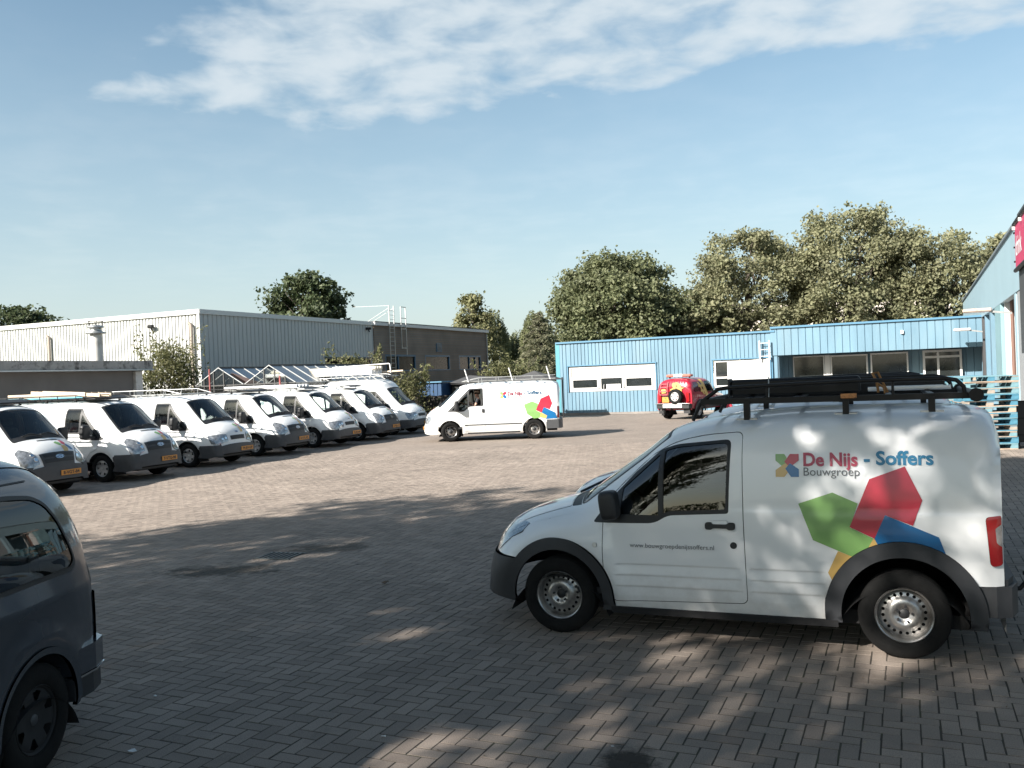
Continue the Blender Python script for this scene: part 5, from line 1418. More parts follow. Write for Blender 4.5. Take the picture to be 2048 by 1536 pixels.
def tree(name, label, pos, h, cw, z0, lm, nclump=90, per=170, leaf=.26, seed=1, group=None, trunk=.28, shape=None, cr=(.55, 1.15), hollow=.35, cat='tree', holes=()):
    "crown between z0 and h, half-width cw; shape(t) gives the relative radius at relative height t"
    g = np.random.default_rng(seed); o = empty(name, (pos[0], pos[1], 0), 0, label, cat, group)
    shape = shape or (lambda t: math.sqrt(max(0.02, 1 - (2 * t - .9)**2 * .86)) * (1.0 if t < .95 else .8))
    C = []; rad = []
    tries = 0
    while len(C) < nclump and tries < nclump * 40:
        tries += 1; t = g.uniform(0, 1); a = g.uniform(0, 2 * math.pi); lob = 1 + .18 * math.sin(3 * a + seed) * math.cos(2.2 * t * 3 + seed)
        rr = cw * shape(t) * lob * math.sqrt(g.uniform(hollow, 1)); c = np.array([rr * math.cos(a), rr * math.sin(a), z0 + (h - z0) * t]); r = g.uniform(*cr) * (1.0 if t < .8 else .8)
        if any(lo_ < -.585 * c[0] + .81 * c[1] < hi_ and g.random() < pr_ for lo_, hi_, pr_ in holes): continue
        if c[2] + r * .6 > h: c[2] = h - r * .6
        C.append(c); rad.append(r)
    C = np.array(C); rad = np.array(rad); mb = MB(); tz = z0 + (h - z0) * .55
    base = limb(mb, (0, 0, -.05), (g.normal() * .3, g.normal() * .3, tz), trunk, trunk * .35, g, 7, .012)
    order = np.argsort(C[:, 2]); sel = order[::max(1, len(C) // 26)]
    for i in sel:
        c = C[i]; s = base[int(np.clip((c[2] - z0) / (tz) * 5 + 1, 2, 6))]; limb(mb, s, c, trunk * .30, .02, g)
    mb.build('trunk', BARK, o)
    P = []; Q = []
    for c, r in zip(C, rad):                               # each lobe carries sprays of leaves on its outer part
        ns = max(5, int(per / 15 * (r / np.mean(cr))**2 * g.uniform(.6, 1.3)))
        d = g.normal(size=(ns, 3)); d /= np.linalg.norm(d, axis=1)[:, None]; sc = c + d * (r * g.uniform(.15, 1.30, ns)**.6)[:, None] * np.array([1, 1, .85])
        for q, w in zip(sc, d):
            k = int(15 * g.uniform(.5, 1.5)); sp = g.normal(size=(k, 3)) * np.array([1, 1, .6]) * (.16 + .10 * r) * g.uniform(.6, 1.5); P.append(q + sp)
            n_ = w * .60 + g.normal(size=(k, 3)) * .62 + np.array([-.1, -.1, .35]); Q.append(n_ / np.linalg.norm(n_, axis=1)[:, None])
    P, Q = np.concatenate(P), np.concatenate(Q)
    link('crown', leaf_mesh('crown', P, Q, leaf, .75, seed), lm, o)
    return o


GB = 'trees behind the buildings'
tree('oak_tree', 'dark rounded oak whose top shows over the grey warehouse roof', (-17.0, 74), 11.2, 3.2, 4.5, LEAF_D, 90, 190, .34, 11, GB, cr=(.7, 1.3))
tree('oak_tree', 'dark tree low over the roof at the far end of the grey warehouse', (-42.5, 76), 9.6, 3.6, 4.0, LEAF_D, 60, 150, .34, 12, GB, cr=(.7, 1.3))
tree('maple_tree', 'dense dark green tree over the near end of the blue roof', (7.4, 62), 10.25, 4.3, 2.2, LEAF_M, 240, 260, .23, 13, GB, cr=(.6, 1.15), shape=lambda t: (1.0 if t < .45 else math.sqrt(max(.03, 1 - ((t - .45) / .58)**2))))
pl_shape = lambda t: (.72 + .28 * t / .4 if t < .4 else math.sqrt(max(.05, 1 - ((t - .4) / .64)**2)))
tree('plane_tree', 'olive plane tree just right of the dense dark tree', (16.9, 63), 11.6, 4.2, 3.0, LEAF_P, 210, 175, .22, 21, GB, shape=pl_shape, cr=(.35, 1.0), hollow=.15)
tree('plane_tree', 'tallest olive plane tree over the stepped blue roof', (23.8, 61), 12.5, 4.6, 3.4, LEAF_P, 240, 175, .22, 22, GB, shape=pl_shape, cr=(.35, 1.0), hollow=.15)
tree('plane_tree', 'olive plane tree nearest the warehouse gable', (28.6, 60), 10.8, 4.0, 3.4, LEAF_P, 170, 170, .22, 23, GB, shape=pl_shape, cr=(.5, 1.05))
tree('plane_tree', 'low olive tree filling the gap beside the dense dark tree', (13.0, 62), 7.6, 2.6, 2.4, LEAF_P, 80, 150, .28, 24, GB, cr=(.5, 1.0))
tree('dark_tree', 'dark tree standing behind the gap between dense tree and planes', (12.6, 70), 7.4, 3.0, 2.0, LEAF_D, 60, 160, .34, 25, GB, cr=(.6, 1.2))
tree('plane_tree', 'small plane tree whose top shows over the warehouse roof edge', (33.6, 60), 10.4, 2.2, 5.0, LEAF_P, 60, 110, .28, 26, GB, cr=(.45, .9))
tree('birch_tree', 'sparse birch with bare top twigs beside the brick building', (-3.7, 88), 10.4, 2.7, 3.0, LEAF_B, 80, 85, .30, 31, GB, shape=lambda t: (1.0 if t < .35 else max(.12, 1.05 - 1.05 * (t - .35) / .65 * 1.05)), cr=(.5, 1.0))


def willow(label, pos, h, cw, seed, n=240):
    g = np.random.default_rng(seed); o = empty('willow_tree', (*pos, 0), 0, label, 'tree', GB); mb = MB(); limb(mb, (0, 0, 0), (.1, 0, h * .7), .3, .12, g, 6, .01); P = []; Q = []
    for i in range(n):
        a = g.uniform(0, 6.283); r = cw * math.sqrt(g.uniform(.02, 1)); top = h * (1 - .28 * (r / cw)**2) - g.uniform(0, .8); ln = g.uniform(2.0, 4.8) * (.6 + .5 * r / cw)
        k = int(ln * 12); t = np.linspace(0, 1, k); x = r * np.cos(a) * (1 + .10 * np.sin(t * 2.2)); y = r * np.sin(a) * (1 + .10 * np.sin(t * 2.2)); P.append(np.stack([x + g.normal(0, .06, k), y + g.normal(0, .06, k), top - ln * t], 1)); q = g.normal(size=(k, 3)) * np.array([1, 1, .3]); Q.append(q / np.linalg.norm(q, axis=1)[:, None])
        if i % 16 == 0: limb(mb, (0, 0, h * .62), (r * math.cos(a), r * math.sin(a), top), .08, .02, g)
    mb.build('trunk', BARK, o); P, Q = np.concatenate(P), np.concatenate(Q)
    link('crown', leaf_mesh('crown', P, Q, .34, .30, seed), LEAF_W, o)


willow('pale willow with hanging strands just behind the birch', (-1.7, 92), 9.5, 1.5, 41, 150)
willow('darker willow drooping low between the two pale willows', (1.0, 95), 7.2, 2.0, 42, 200)
willow('pale willow hanging against the dense tree', (2.6, 88), 9.0, 1.6, 43, 170)


def cedar(label, pos, h, cw, seed):
    g = np.random.default_rng(seed); o = empty('cedar_tree', (*pos, 0), 0, label, 'tree', GB); mb = MB(); mb.tube([(0, 0, 0), (0, 0, h)], [.22, .03], 8); P = []; Q = []
    for i in range(60):
        t = i / 60; z = .8 + (h - .8) * t; a = i * 2.4; ln = cw * (1 - t)**.8 + .25; dr = -.22 * ln; e = np.array([ln * math.cos(a), ln * math.sin(a), z + dr]); mb.tube([(0, 0, z), tuple(e * .5 + np.array([0, 0, z * .5 + .12 * ln])), tuple(e)], [.03, .02, .008], 5, caps=False)
        k = int(130 * ln); u = g.uniform(.12, 1, k); w = .20 * ln * np.sin(np.pi * np.clip(u, .1, .97)); b = np.array([-math.sin(a), math.cos(a), 0])
        p = np.outer(u, e - np.array([0, 0, z])) + np.array([0, 0, z]) + np.outer(g.normal(0, 1, k) * w, b); p[:, 2] += .10 * ln * np.sin(np.pi * u) - np.abs(g.normal(0, .10, k)); P.append(p); q = g.normal(size=(k, 3)) * .5 + np.array([0, 0, 1]); Q.append(q / np.linalg.norm(q, axis=1)[:, None])
    mb.build('trunk', BARK, o); link('crown', leaf_mesh('crown', np.concatenate(P), np.concatenate(Q), .22, .35, seed), LEAF_C, o)


cedar('pale layered cedar beside the end of the blue building', (1.9, 56), 6.2, 2.6, 51)


def shrub(name, label, pos, h, w, n, lm, seed, leaf=.16, sprays=0, group=None):
    g = np.random.default_rng(seed); o = empty(name, (*pos, 0), 0, label, 'shrub', group); mb = MB(); P = []; Q = []
    for i in range(n):
        a = g.uniform(0, 6.283); t = g.uniform(.15, 1); c = np.array([w * math.sqrt(g.uniform(.1, 1)) * math.cos(a) * math.sin(math.pi * min(t * .62 + .32, .98)), w * math.sqrt(g.uniform(.1, 1)) * math.sin(a) * math.sin(math.pi * min(t * .62 + .32, .98)), h * t]); k = 70
        d = g.normal(size=(k, 3)) * np.array([.26, .26, .30]); P.append(c + d); q = g.normal(size=(k, 3)) + np.array([0, 0, .4]); Q.append(q / np.linalg.norm(q, axis=1)[:, None])
        if i % 4 == 0: limb(mb, (0, 0, 0), c, .03, .008, g, 4)
    for i in range(sprays):
        a = g.uniform(0, 6.283); ln = h * g.uniform(1.0, 1.32); e = np.array([w * .9 * math.cos(a), w * .9 * math.sin(a), ln]); k = 55; u = g.uniform(.55, 1, k); P.append(np.outer(u, e) + g.normal(size=(k, 3)) * .09); q = g.normal(size=(k, 3)); Q.append(q / np.linalg.norm(q, axis=1)[:, None]); limb(mb, (0, 0, 0), e, .02, .005, g, 4)
    mb.build('stems', BARK, o); link('foliage', leaf_mesh('foliage', np.concatenate(P), np.concatenate(Q), leaf, .42, seed), lm, o)


shrub('buddleia_shrub', 'big pale green shrub against the sunny wall of the grey warehouse', (-14.75, 38.7), 4.1, 1.6, 100, LEAF_S, 61, .16, 10)
shrub('leafy_shrub', 'leafy shrub growing in front of the dark loading bay', (-8.3, 46.5), 3.2, 1.7, 40, LEAF_S, 62, .20, 14)
shrub('leafy_shrub', 'leafy shrub behind the high-roof van', (-4.6, 41.0), 2.2, .9, 16, LEAF_S, 63, .20, 12)
shrub('flowering_hedge', 'hedge of pale leaves behind the roof rack of the driving van', (-.2, 50.5), 2.7, 2.3, 90, LEAF_S, 64, .22, 4)
shrub('low_bush', 'small bush between the fence and the blue building', (1.3, 49.5), 2.2, 1.0, 34, LEAF_S, 65, .20, 3)

# the trees beside and behind the camera that shade the near yard, some added
GS = 'street trees shading the near yard'
LEAF_SH = leafmat('shade_leaves', (.05, .075, .022), (.10, .12, .035), trans=.12)


def along(a, t): return (a * .81 - t * .585, a * .585 + t * .81)


tree('unseen_tree', 'tall leafy tree shading the middle of the yard', along(-12.5, 10.2), 17.0, 4.3, 5.5, LEAF_SH, 165, 200, .23, 71, GS, cr=(.45, 1.1), hollow=.05)
tree('unseen_tree', 'leafy tree behind the camera shading the small van', along(-13.0, 2.2), 16.5, 4.3, 5.0, LEAF_SH, 135, 155, .22, 72, GS, cr=(.45, 1.0), hollow=.05, holes=((1.5, 2.7, .45),))
tree('unseen_tree', 'slender unseen tree added to shade the paving beside the grey car', along(-14.0, 7.0), 13.5, 2.4, 4.6, LEAF_SH, 56, 170, .22, 78, GS, cr=(.5, 1.0), hollow=.05, holes=((-9, -1.4, .85),))  # added out of view to put the paving by the car in shade
tree('unseen_tree', 'broad unseen tree added to darken the yard around the grey car', (-8.3, 4.0), 14.5, 3.6, 7.2, LEAF_SH, 190, 260, .26, 74, GS, cr=(.7, 1.3), hollow=.02)  # added crown out of view, keeps sky light off the near paving
tree('unseen_tree', 'broad unseen tree added over the camera to block sky light', (2.2, .2), 15.0, 4.6, 8.0, LEAF_SH, 220, 260, .28, 75, GS, cr=(.7, 1.4), hollow=.02)  # added overhead, out of view, to block the upper sky
tree('unseen_tree', 'unseen tree added at the right to block sky light overhead', (9.2, 1.2), 15.0, 4.8, 8.4, LEAF_SH, 220, 260, .28, 77, GS, cr=(.7, 1.4), hollow=.02)  # added canopy on the right, unseen, cuts sky light from above
hg = empty('added_hedge', (-2, -11, 0), 0, 'unseen green hedge added behind the camera to darken window reflections', 'hedge')  # unseen hedge, added as a dark reflection for the small van's windows
gq = np.random.default_rng(80); P = np.stack([gq.uniform(-16, 16, 16000), gq.uniform(-.7, .7, 16000), gq.uniform(.05, 1.9, 16000)], 1); Q = gq.normal(size=(16000, 3)) + np.array([0, .6, .4]); Q /= np.linalg.norm(Q, axis=1)[:, None]
link('foliage', leaf_mesh('foliage', P, Q, .16, .7, 80), LEAF_SH, hg)
for i in range(11): MB().tube([(-15 + 3 * i, 0, 0), (-15 + 3 * i, .05, 1.5)], [.05, .02], 6).build('stem', BARK, hg)
# pale flats far behind the planes
fl = empty('far_building', (38, 110, 0), ROT1, 'pale building glimpsed through the plane trees', 'building')
m = MB(); m.box((0, 4, 5), (30, 8, 10)); m.build('wall', mat('pale_render', (.62, .55, .50), .8), fl)
m = MB(); m.box((0, 4, 10.1), (30.6, 8.6, .2)); m.build('roof', ROOFBIT, fl)
for i in range(7):
    for z in (5.6, 8.2): MB().box((-13 + i * 4.3, -.02, z), (1.6, .06, 1.3)).build('window', DGLASS, fl)
# ------------------------------------------------------------------ vehicles in their places
def park(root, contact, deg, half, ahead):
    "put a vehicle so that the outer foot of a wheel (x 'ahead' of the rear axle, y 'half') stands on contact"
    a = R(deg); d = Vector((math.cos(a), math.sin(a), 0)); l = Vector((-d.y, d.x, 0))
    root.location = Vector((contact[0], contact[1], 0)) - l * half - d * ahead; root.rotation_euler = (0, 0, a)


con, con_sh = connect_van('small_van', 'white small panel van with dark grey arches and coloured leaf decals nearest the camera', 'white company vans')
park(con, (2.791, 6.474), 157.62, .857, 0)
con2, _ = connect_van('small_van', 'white small van almost hidden behind the nearest one', 'white company vans', full=False)
park(con2, (2.791 + .381 * 2.35 + .9247 * -.12, 6.474 + .9247 * 2.35 - .381 * -.12), 157.3, .857, 0)


def black_rack(root, far=False):
    r = .016; P = root
    for sg in (1, -1):
        y = sg * .66
        MB().bar((1.45, y, 1.905), (-.53, y, 1.905), .03, .045).build('rack_rail', BLACKM, P)
        MB().tube([(1.45, y, 1.905), (1.31, y, 2.005), (1.22, y, 2.015), (.3, y, 2.035), (-.33, y, 2.035), (-.41, y, 2.018), (-.455, y, 1.97), (-.465, y, 1.91)], r, 8).build('rack_hoop', BLACKM, P)
        MB().tube([(1.45, y, 1.905), (1.50, y, 1.80), (1.52, y, 1.755)], .014, 8).build('rack_front_foot', BLACKM, P)
        for x, z in ((1.09, 1.755), (.354, 1.785), (-.24, 1.79)):
            MB().bar((x, y, z), (x, y, 1.90), .045, .07, up=(0, 1, 0)).build('rack_foot', BLACKM, P); MB().box((x, y, z + .006), (.16, .06, .012)).build('foot_plate', GALV, P)
        for x in (.93, .02): MB().tube([(x, y, 1.91), (x, y, 2.03)], .010, 6).build('rack_strut', BLACKM, P)
    for x in (1.43, 1.09, .72, .354, 0.05, -.24): MB().bar((x, -.66, 1.915), (x, .66, 1.915), .04, .025).build('rack_crossbar', BLACKM, P)
    MB().tube([(1.31, -.66, 2.005), (1.31, .66, 2.005)], r, 8).build('rack_front_bar', BLACKM, P)
    MB().tube([(-.53, -.70, 1.91), (-.53, .70, 1.91)], .032, 10).build('rack_roller', BLACKM, P)
    for sg in (1, -1): MB().tube([(-.53, sg * .69, 1.91), (-.53, sg * .74, 1.91)], .05, 10).build('roller_end', BLACKM, P)


black_rack(con); black_rack(con2)
MB().box((.33, .69, 1.925), (.115, .02, .036), ch=.004).build('rack_tag', mat('orange_tag', (.50, .22, .08), .6, dirt=(.05, .03, .02), dirt_amt=.8, dscale=30), con)
MB().tube([(.92, .66, 1.93), (.92, .62, 2.06), (.92, .60, 2.09)], .005, 5).build('rack_wire', GALV, con)


def on_van(name, label, cat, van, group=None):
    o = empty(name, van.location, van.rotation_euler[2], label, cat, group); return o


bx = on_van('pipe_carrier', 'long black box carrier lying on the nearest van\'s roof rack', 'box', con)
MB().box((.76, .22, 2.0), (1.02, .15, .14), ch=.02).build('box', BLACKM, bx); MB().box((1.28, .22, 2.0), (.02, .17, .16), ch=.008).build('end_cap', BLACKP, bx)
MB().cyl((1.29, .22, 1.99), (1.30, .22, 1.99), .02, 10).build('lock', GALV, bx)
bx = on_van('ladder_bundle', 'black folded ladder on the nearest van\'s rack beside the box carrier', 'ladder', con)
for y in (-.12, -.42): MB().bar((1.15, y, 1.965), (-.38, y, 1.965), .03, .07).build('rail', BLACKM, bx)
for i in range(6): MB().cyl((1.0 - i * .26, -.12, 1.965), (1.0 - i * .26, -.42, 1.965), .014, 6).build('rung', BLACKM, bx)
for i, (y, z, x0, x1) in enumerate(((.02, 1.955, .10, -.36), (-.05, 1.95, .2, -.42))):
    o = tag(MB().tube([(x0, y, z), (x1, y, z)], .018, 10).build('white_tube', mat('white_pvc', (.72, .72, .71), .4)), ('white plastic tube nearer the side on the nearest van\'s roof rack', 'white plastic tube farther in on the nearest van\'s roof rack')[i], 'pipe', 'white tubes on the near rack'); o.location = con.location; o.rotation_euler = con.rotation_euler
st = MB(); st.tube([(.12, .20, 1.93), (.13, .21, 2.02), (.16, .20, 2.085), (.12, .18, 2.09), (.09, .17, 2.02), (.06, .20, 1.95), (.05, .22, 1.92)], .011, 6); st.tube([(.12, .21, 2.0), (.08, .22, 1.97), (.07, .22, 1.92)], .009, 6)
o = tag(st.build('lashing_strap', mat('ochre_strap', (.28, .14, .05), .8)), 'ochre lashing strap bunched on the nearest van\'s rack', 'strap'); o.location = con.location; o.rotation_euler = con.rotation_euler
bx = on_van('white_pipe_load', 'long white pipe on the roof rack of the hidden small van', 'pipe', con2); MB().tube([(1.0, .1, 1.97), (-.25, .1, 1.97)], .03, 10).build('pipe', mat('white_pvc', (.72, .72, .71), .4), bx)

# the large vans in their row
ROWV = 'white company vans'
rows = [
    ((-11.10, 18.75), -22, True, 'low', '8-VGT-84', 'large white van with tall lamps behind the grey car, nearest of the row'),
    ((-10.07, 21.67), -22, True, 'low', '7-VTG-98', 'large white van with tall lamps and wooden ladder load, second in the row'),
    ((-9.10, 24.80), -22, False, 'low', '79-BV-GP', 'large white van with narrow lamps and galvanised rack, third in the row'),
    ((-8.15, 27.95), -22, True, 'low', '8-VXL-85', 'large white van with tall lamps and black rack, fourth in the row'),
    ((-6.98, 30.75), -22, False, 'low', '32-BG-NR', 'large white van with narrow lamps under white pipes, fifth in the row'),
    ((-5.88, 33.40), -22, True, 'low', '6-VBX-13', 'large white van with tall lamps next to the high-roof van'),
    ((-5.00, 36.30), -21, False, 'high', '41-BK-TS', 'high-roof white van at the far end of the row'),
]
vans = []; proto = {}
for (xy, dg, face, roof, num, lab) in rows:
    k = (face, roof)
    if k in proto:
        v = copy_tree(proto[k]); v.name = 'panel_van'; v['label'] = lab
    else:
        v, _ = transit_van('panel_van', lab, ROWV, face=face, roof=roof); proto[k] = v
    park(v, xy, dg, -.955, 2.933); vans.append(v)
for v, (xy, dg, face, roof, num, lab) in zip(vans, rows):
    plate(v, num, 3.962, .22 if face else .30, .49 if face else .45)
mov, _ = transit_van('panel_van', 'white van driving across the yard with an open side window and galvanised rack', ROWV, face=False, bumper=CREAM, drive_open=True, wheels='plain', steer=.32)
park(mov, (.775 - .02, 30.92), 177.4, .955, -.04); plate(mov, '84-BN-XT', 3.962, .1, .47)


def van_rack(root, m, z=2.04, hoop=True, x0=2.35, x1=-.80, rail=.10):
    for sg in (1, -1):
        y = sg * .70
        MB().bar((x0 + .15, y * .9, z), (x1, y, z), .03, .03).build('rack_rail', m, root); MB().tube([(x0 + .15, y * .9, z), (x0 - .45, y, z + rail), (x1, y, z + rail)], .014, 6).build('rack_rail', m, root)
        for i in range(5):
            x = x0 - .45 - i * .62; MB().tube([(x, y, z), (x, y, z + rail)], .010, 6).build('rack_post', m, root)
        for x in (1.9, .9, -.3): MB().bar((x, y, z - .07), (x, y, z), .04, .05).build('rack_foot', m, root)
    for i in range(6): x = x0 - .2 - i * .55; MB().bar((x, -.70, z), (x, .70, z), .03, .025).build('rack_crossbar', m, root)
    MB().tube([(x0 + .15, -.63, z), (x0 + .15, .63, z)], .014, 6).build('rack_front_bar', m, root)


def deflector(root):
    MB().prism([(2.02, 2.015), (2.42, 2.03), (2.05, 2.115)], -.62, .62, plane='xz').build('wind_deflector', BLACKP, root)


for i, v in enumerate(vans):
    if i in (0, 1, 3): van_rack(v, BLACKM); deflector(v)
    if i in (2,): van_rack(v, GALV, z=2.06, rail=.14)
    if i in (4, 5): van_rack(v, GALV); deflector(v)
    if i == 6: van_rack(v, GALV, z=2.42)
van_rack(mov, GALV, z=2.07, rail=.12)
for i, x in enumerate((2.25, .70, -.62)):
    MB().tube([(x, .70, 2.05), (x + .12, .74, 2.50)], .022, 8).build('rack_upright', mat('white_pvc', (.72, .72, .71), .4), mov)
TIMB = mat('pale_timber', (.62, .50, .38), .7, var=.12, vscale=3); BLUEB = mat('blue_board', (.14, .40, .50), .6); PVC = mat('white_pvc', (.72, .72, .71), .4)
GP = 'loads on the van roofs'
ld = on_van('timber_load', 'blue and pale boards stacked on the rack of the van nearest the grey car', 'timber', vans[0], GP)
for j, (y, m) in enumerate(((-.45, BLUEB), (-.25, TIMB), (-.02, BLUEB), (.2, TIMB))): MB().box((.65, y, 2.11), (2.6, .20, .05)).build('board', m, ld); MB().box((.55, y, 2.165), (2.3, .19, .045)).build('board', m, ld)
ld = on_van('timber_load', 'pale timber planks on the rack of the second van', 'timber', vans[1], GP)
for j, y in enumerate((-.5, -.28, -.06, .16)):
    for z in (2.09, 2.14, 2.19): MB().box((.75, y, z), (2.7, .20, .044)).build('plank', BLUEB if (j == 0 and z < 2.1) else TIMB, ld)
ld = on_van('wooden_ladder', 'wooden ladder end sticking out over the second van\'s windscreen', 'ladder', vans[1], GP)
for y in (-.55, -.20): MB().bar((2.55, y, 2.13), (.2, y, 2.25), .04, .08).build('rail', TIMB, ld)
for t in np.linspace(0, 1, 8): MB().cyl((2.5 - 2.2 * t, -.55, 2.135 + .11 * t), (2.5 - 2.2 * t, -.20, 2.135 + .11 * t), .016, 6).build('rung', TIMB, ld)
ld = on_van('pipe_load', 'white pipes lying on the rack of the fifth van', 'pipe', vans[4], GP)
for y in (-.35, -.15, .05, .25): MB().tube([(2.0, y, 2.15), (-1.2, y, 2.15)], .07, 10).build('pipe', PVC, ld)
ld = on_van('pipe_load', 'big bundle of white pipes on the high-roof van', 'pipe', vans[6], GP)
for y in (-.45, -.22, .01, .24): MB().tube([(1.9, y, 2.62), (-3.4, y, 2.62)], .10, 12).build('pipe', PVC, ld)
for y in (-.33, -.10, .13): MB().tube([(2.0, y, 2.78), (-3.2, y, 2.78)], .08, 12).build('pipe', mat('cream_pvc', (.66, .60, .48), .45), ld)
MB().tube([(1.7, .35, 2.60), (2.9, .35, 2.62)], .04, 8).build('pole', TIMB, ld); MB().tube([(-.5, .3, 2.88), (2.25, .3, 2.95), (2.30, .3, 2.93), (2.34, .3, 2.56)], .025, 8).build('bent_pipe', PVC, ld)


# ------------------------------------------------------------------ grey family car at the edge of the frame
def grey_car():
    PAINT = mat('slate_paint', (.062, .072, .088), .24, metal=.3, coat=.8)
    sh = Shell(prof=[(-.78, .98), (-.75, 1.18), (-.69, 1.42), (-.60, 1.64), (-.49, 1.77), (-.34, 1.825), (-.1, 1.85), (.6, 1.865), (1.4, 1.85), (1.75, 1.76), (2.2, 1.38), (2.55, 1.10), (2.9, 1.0), (3.2, .86), (3.32, .7), (3.36, .5), (3.38, .3)],
               width=[(-.78, .77), (-.73, .81), (-.62, .84), (-.35, .858), (.3, .862), (2.3, .862), (3.0, .82), (3.38, .65)], zb=[(-1, .24), (4, .24)],
               tum=[(0, .96), (.4, .985), (.75, 1.0), (.95, 1.0), (1.1, .99), (1.6, .92), (1.9, .87)], nx=[(-.78, 9), (-.3, 12), (1.5, 12), (2.5, 7), (3.38, 4)], m=2.4,
               bow=[(-.78, -.09), (-.3, -.02), (0, 0), (1.5, 0), (2.4, .2), (3.38, .25)],
               disp=lambda x, z: .018 * np.exp(-((np.hypot(x, z - .32) - .44) / .08)**2) * (z > .28) - .008 / (1 + np.exp(-(z - 1.02) / .012)))
    o = empty('family_car', label='slate grey family car cut off by the edge of the picture', cat='car')
    xs = np.concatenate([np.linspace(-.78, -.2, 26), np.linspace(-.17, 3.37, 50)]); seam = sh.seam_pts(0, 0, xs=xs)
    win = rounded([(1.15, 1.60), (.10, 1.615), (-.14, 1.585), (-.24, 1.53), (-.32, 1.42), (-.405, 1.22), (-.43, 1.13), (-.38, 1.09), (1.15, 1.085)], [.05, .1, .06, .04, .05, .05, .05, .05, .04])
    win2 = rounded([(2.0, 1.30), (1.62, 1.60), (1.25, 1.61), (1.22, 1.08), (2.0, 1.06)], .05)
    ar = arc(0, .32, .365, -14, 194, 24); af = arc(2.69, .32, .365, -14, 194, 24)
    lo = seam[1:]
    side = sh.rear_edge(.60)[::-1] + [(-.36, .60), (-.36, .26), (3.1, .26), (lo[-1][0], lo[-1][1])] + lo[::-1][1:]
    a = Acc()
    for sg in (1, -1): sh.pside(a, side, [ar, af, win, win2], sg, 0, .07)
    ws = rounded([(1.80, -.84), (1.80, .84), (2.45, .88), (2.45, -.88)], .05)
    hw = rounded([(-.66, -.78), (-.66, .78), (-.50, .84), (-.50, -.84)], .01)
    sh.ptop(a, [(x, -1) for x in xs] + [(x, 1) for x in xs[::-1]], [ws], 0, .06); sh.rear_cap(a, -.78); a.build('body', PAINT, o)
    a = Acc(); sh.ptop(a, ws, (), 0, .1); a.build('windscreen', GLASSW, o)
    for sg in (1, -1):
        for w in (win, win2):
            a = Acc(); c = np.mean(np.array(w), 0); sh.pside(a, w, [[tuple(c + (np.array(p) - c) * np.array([.955, .90])) for p in w]], sg, .003, .06, .01); a.build('window_seal', BLACKP, o)
            a = Acc(); sh.pside(a, w, (), sg, -.003, .09); a.build('window_pane', glass('car_glass', (.52, .62, .56), .9, base=.02), o)
        # hatch joint, gutter line and tail lamp
        a = Acc(); q = [(-.635, .92), (-.60, 1.18), (-.54, 1.40), (-.45, 1.60), (-.36, 1.71)]; sh.pside(a, q + [(x + .011, z + .003) for x, z in q[::-1]], (), sg, .0015, .05); a.build('hatch_joint', BLACKP, o)
        a = Acc(); sh.pside(a, [(-.19, 1.672), (-.19, 1.664), (1.6, 1.676), (1.6, 1.684)], (), sg, .0015, .08); a.build('roof_crease', BLACKP, o)
        a = Acc(); sh.pside(a, rounded([(-.625, .90), (-.683, .90), (-.685, .60), (-.635, .57)], .02), (), sg, .012, .05, .02); a.build('tail_light', mat('dim_red_lens', (.16, .012, .012), .15, coat=.8), o)
        a = Acc(); sh.pside(a, arc(0, .32, .40, -6, 186, 30) + arc(0, .32, .362, 188, -8, 30), (), sg, .010, .07, .03); a.build('wheel_arch_lip', PAINT, o)
    b = MB(); poly = [(-.36, .86), (-.55, .87), (-.70, .83), (-.80, .70), (-.845, .40), (-.85, 0), (-.845, -.40), (-.80, -.70), (-.70, -.83), (-.55, -.87), (-.36, -.86), (-.36, -.6), (-.6, 0), (-.36, .6)]
    bp = Acc(); b.prism(poly, .44, .60); bb = b.build('rear_bumper', PAINT, o); b = MB(); b.prism([(x * 1.006, y * 1.006) for x, y in poly], .424, .436); b.build('bumper_strip', CHROME, bb)
    b = MB(); b.prism([(max(x, -.80) + .01, y * .98) for x, y in poly], .29, .424); b.build('bumper_skirt', GREYP, bb)
    for x in (0, 2.69):
        for sg in (1, -1): wheel(o, x, sg * .745, 'cap', .315, .19, .19, mat('dull_cap', (.016, .016, .017), .8), hubmat=GREYP2)
    inner_arch(o, 0, .40, .845, .55); inner_arch(o, 2.69, .40, .845, .55)
    b = MB(); b.box((1.3, 0, .30), (3.7, 1.45, .10)); b.build('underbody', DARK, o); b = MB(); b.box((.5, 0, .45), (2.2, 1.5, .1)); b.build('floor', INTER, o)
    for y in (.4, -.4): seat(o, .45, y, .72); seat(o, 1.35, y, .66)
    b = MB(); b.box((1.95, 0, .86), (.40, 1.45, .26), ch=.06); b.build('dashboard', INTER, o)
    b = MB(); b.tube([(-.38, .60, 1.08), (-.36, .60, 1.32), (-.30, .66, 1.34)], .03, 8); b.build('belt_anchor', BLACKP, o)
    t = R(5); dv = Vector((-math.sin(t), -math.cos(t), 0)); lf = Vector((math.cos(t), -math.sin(t), 0))
    o.location = Vector((-2.70, 5.84, 0)) + dv * .76 - lf * .855; o.rotation_euler = (0, 0, math.atan2(dv.y, dv.x))


grey_car()


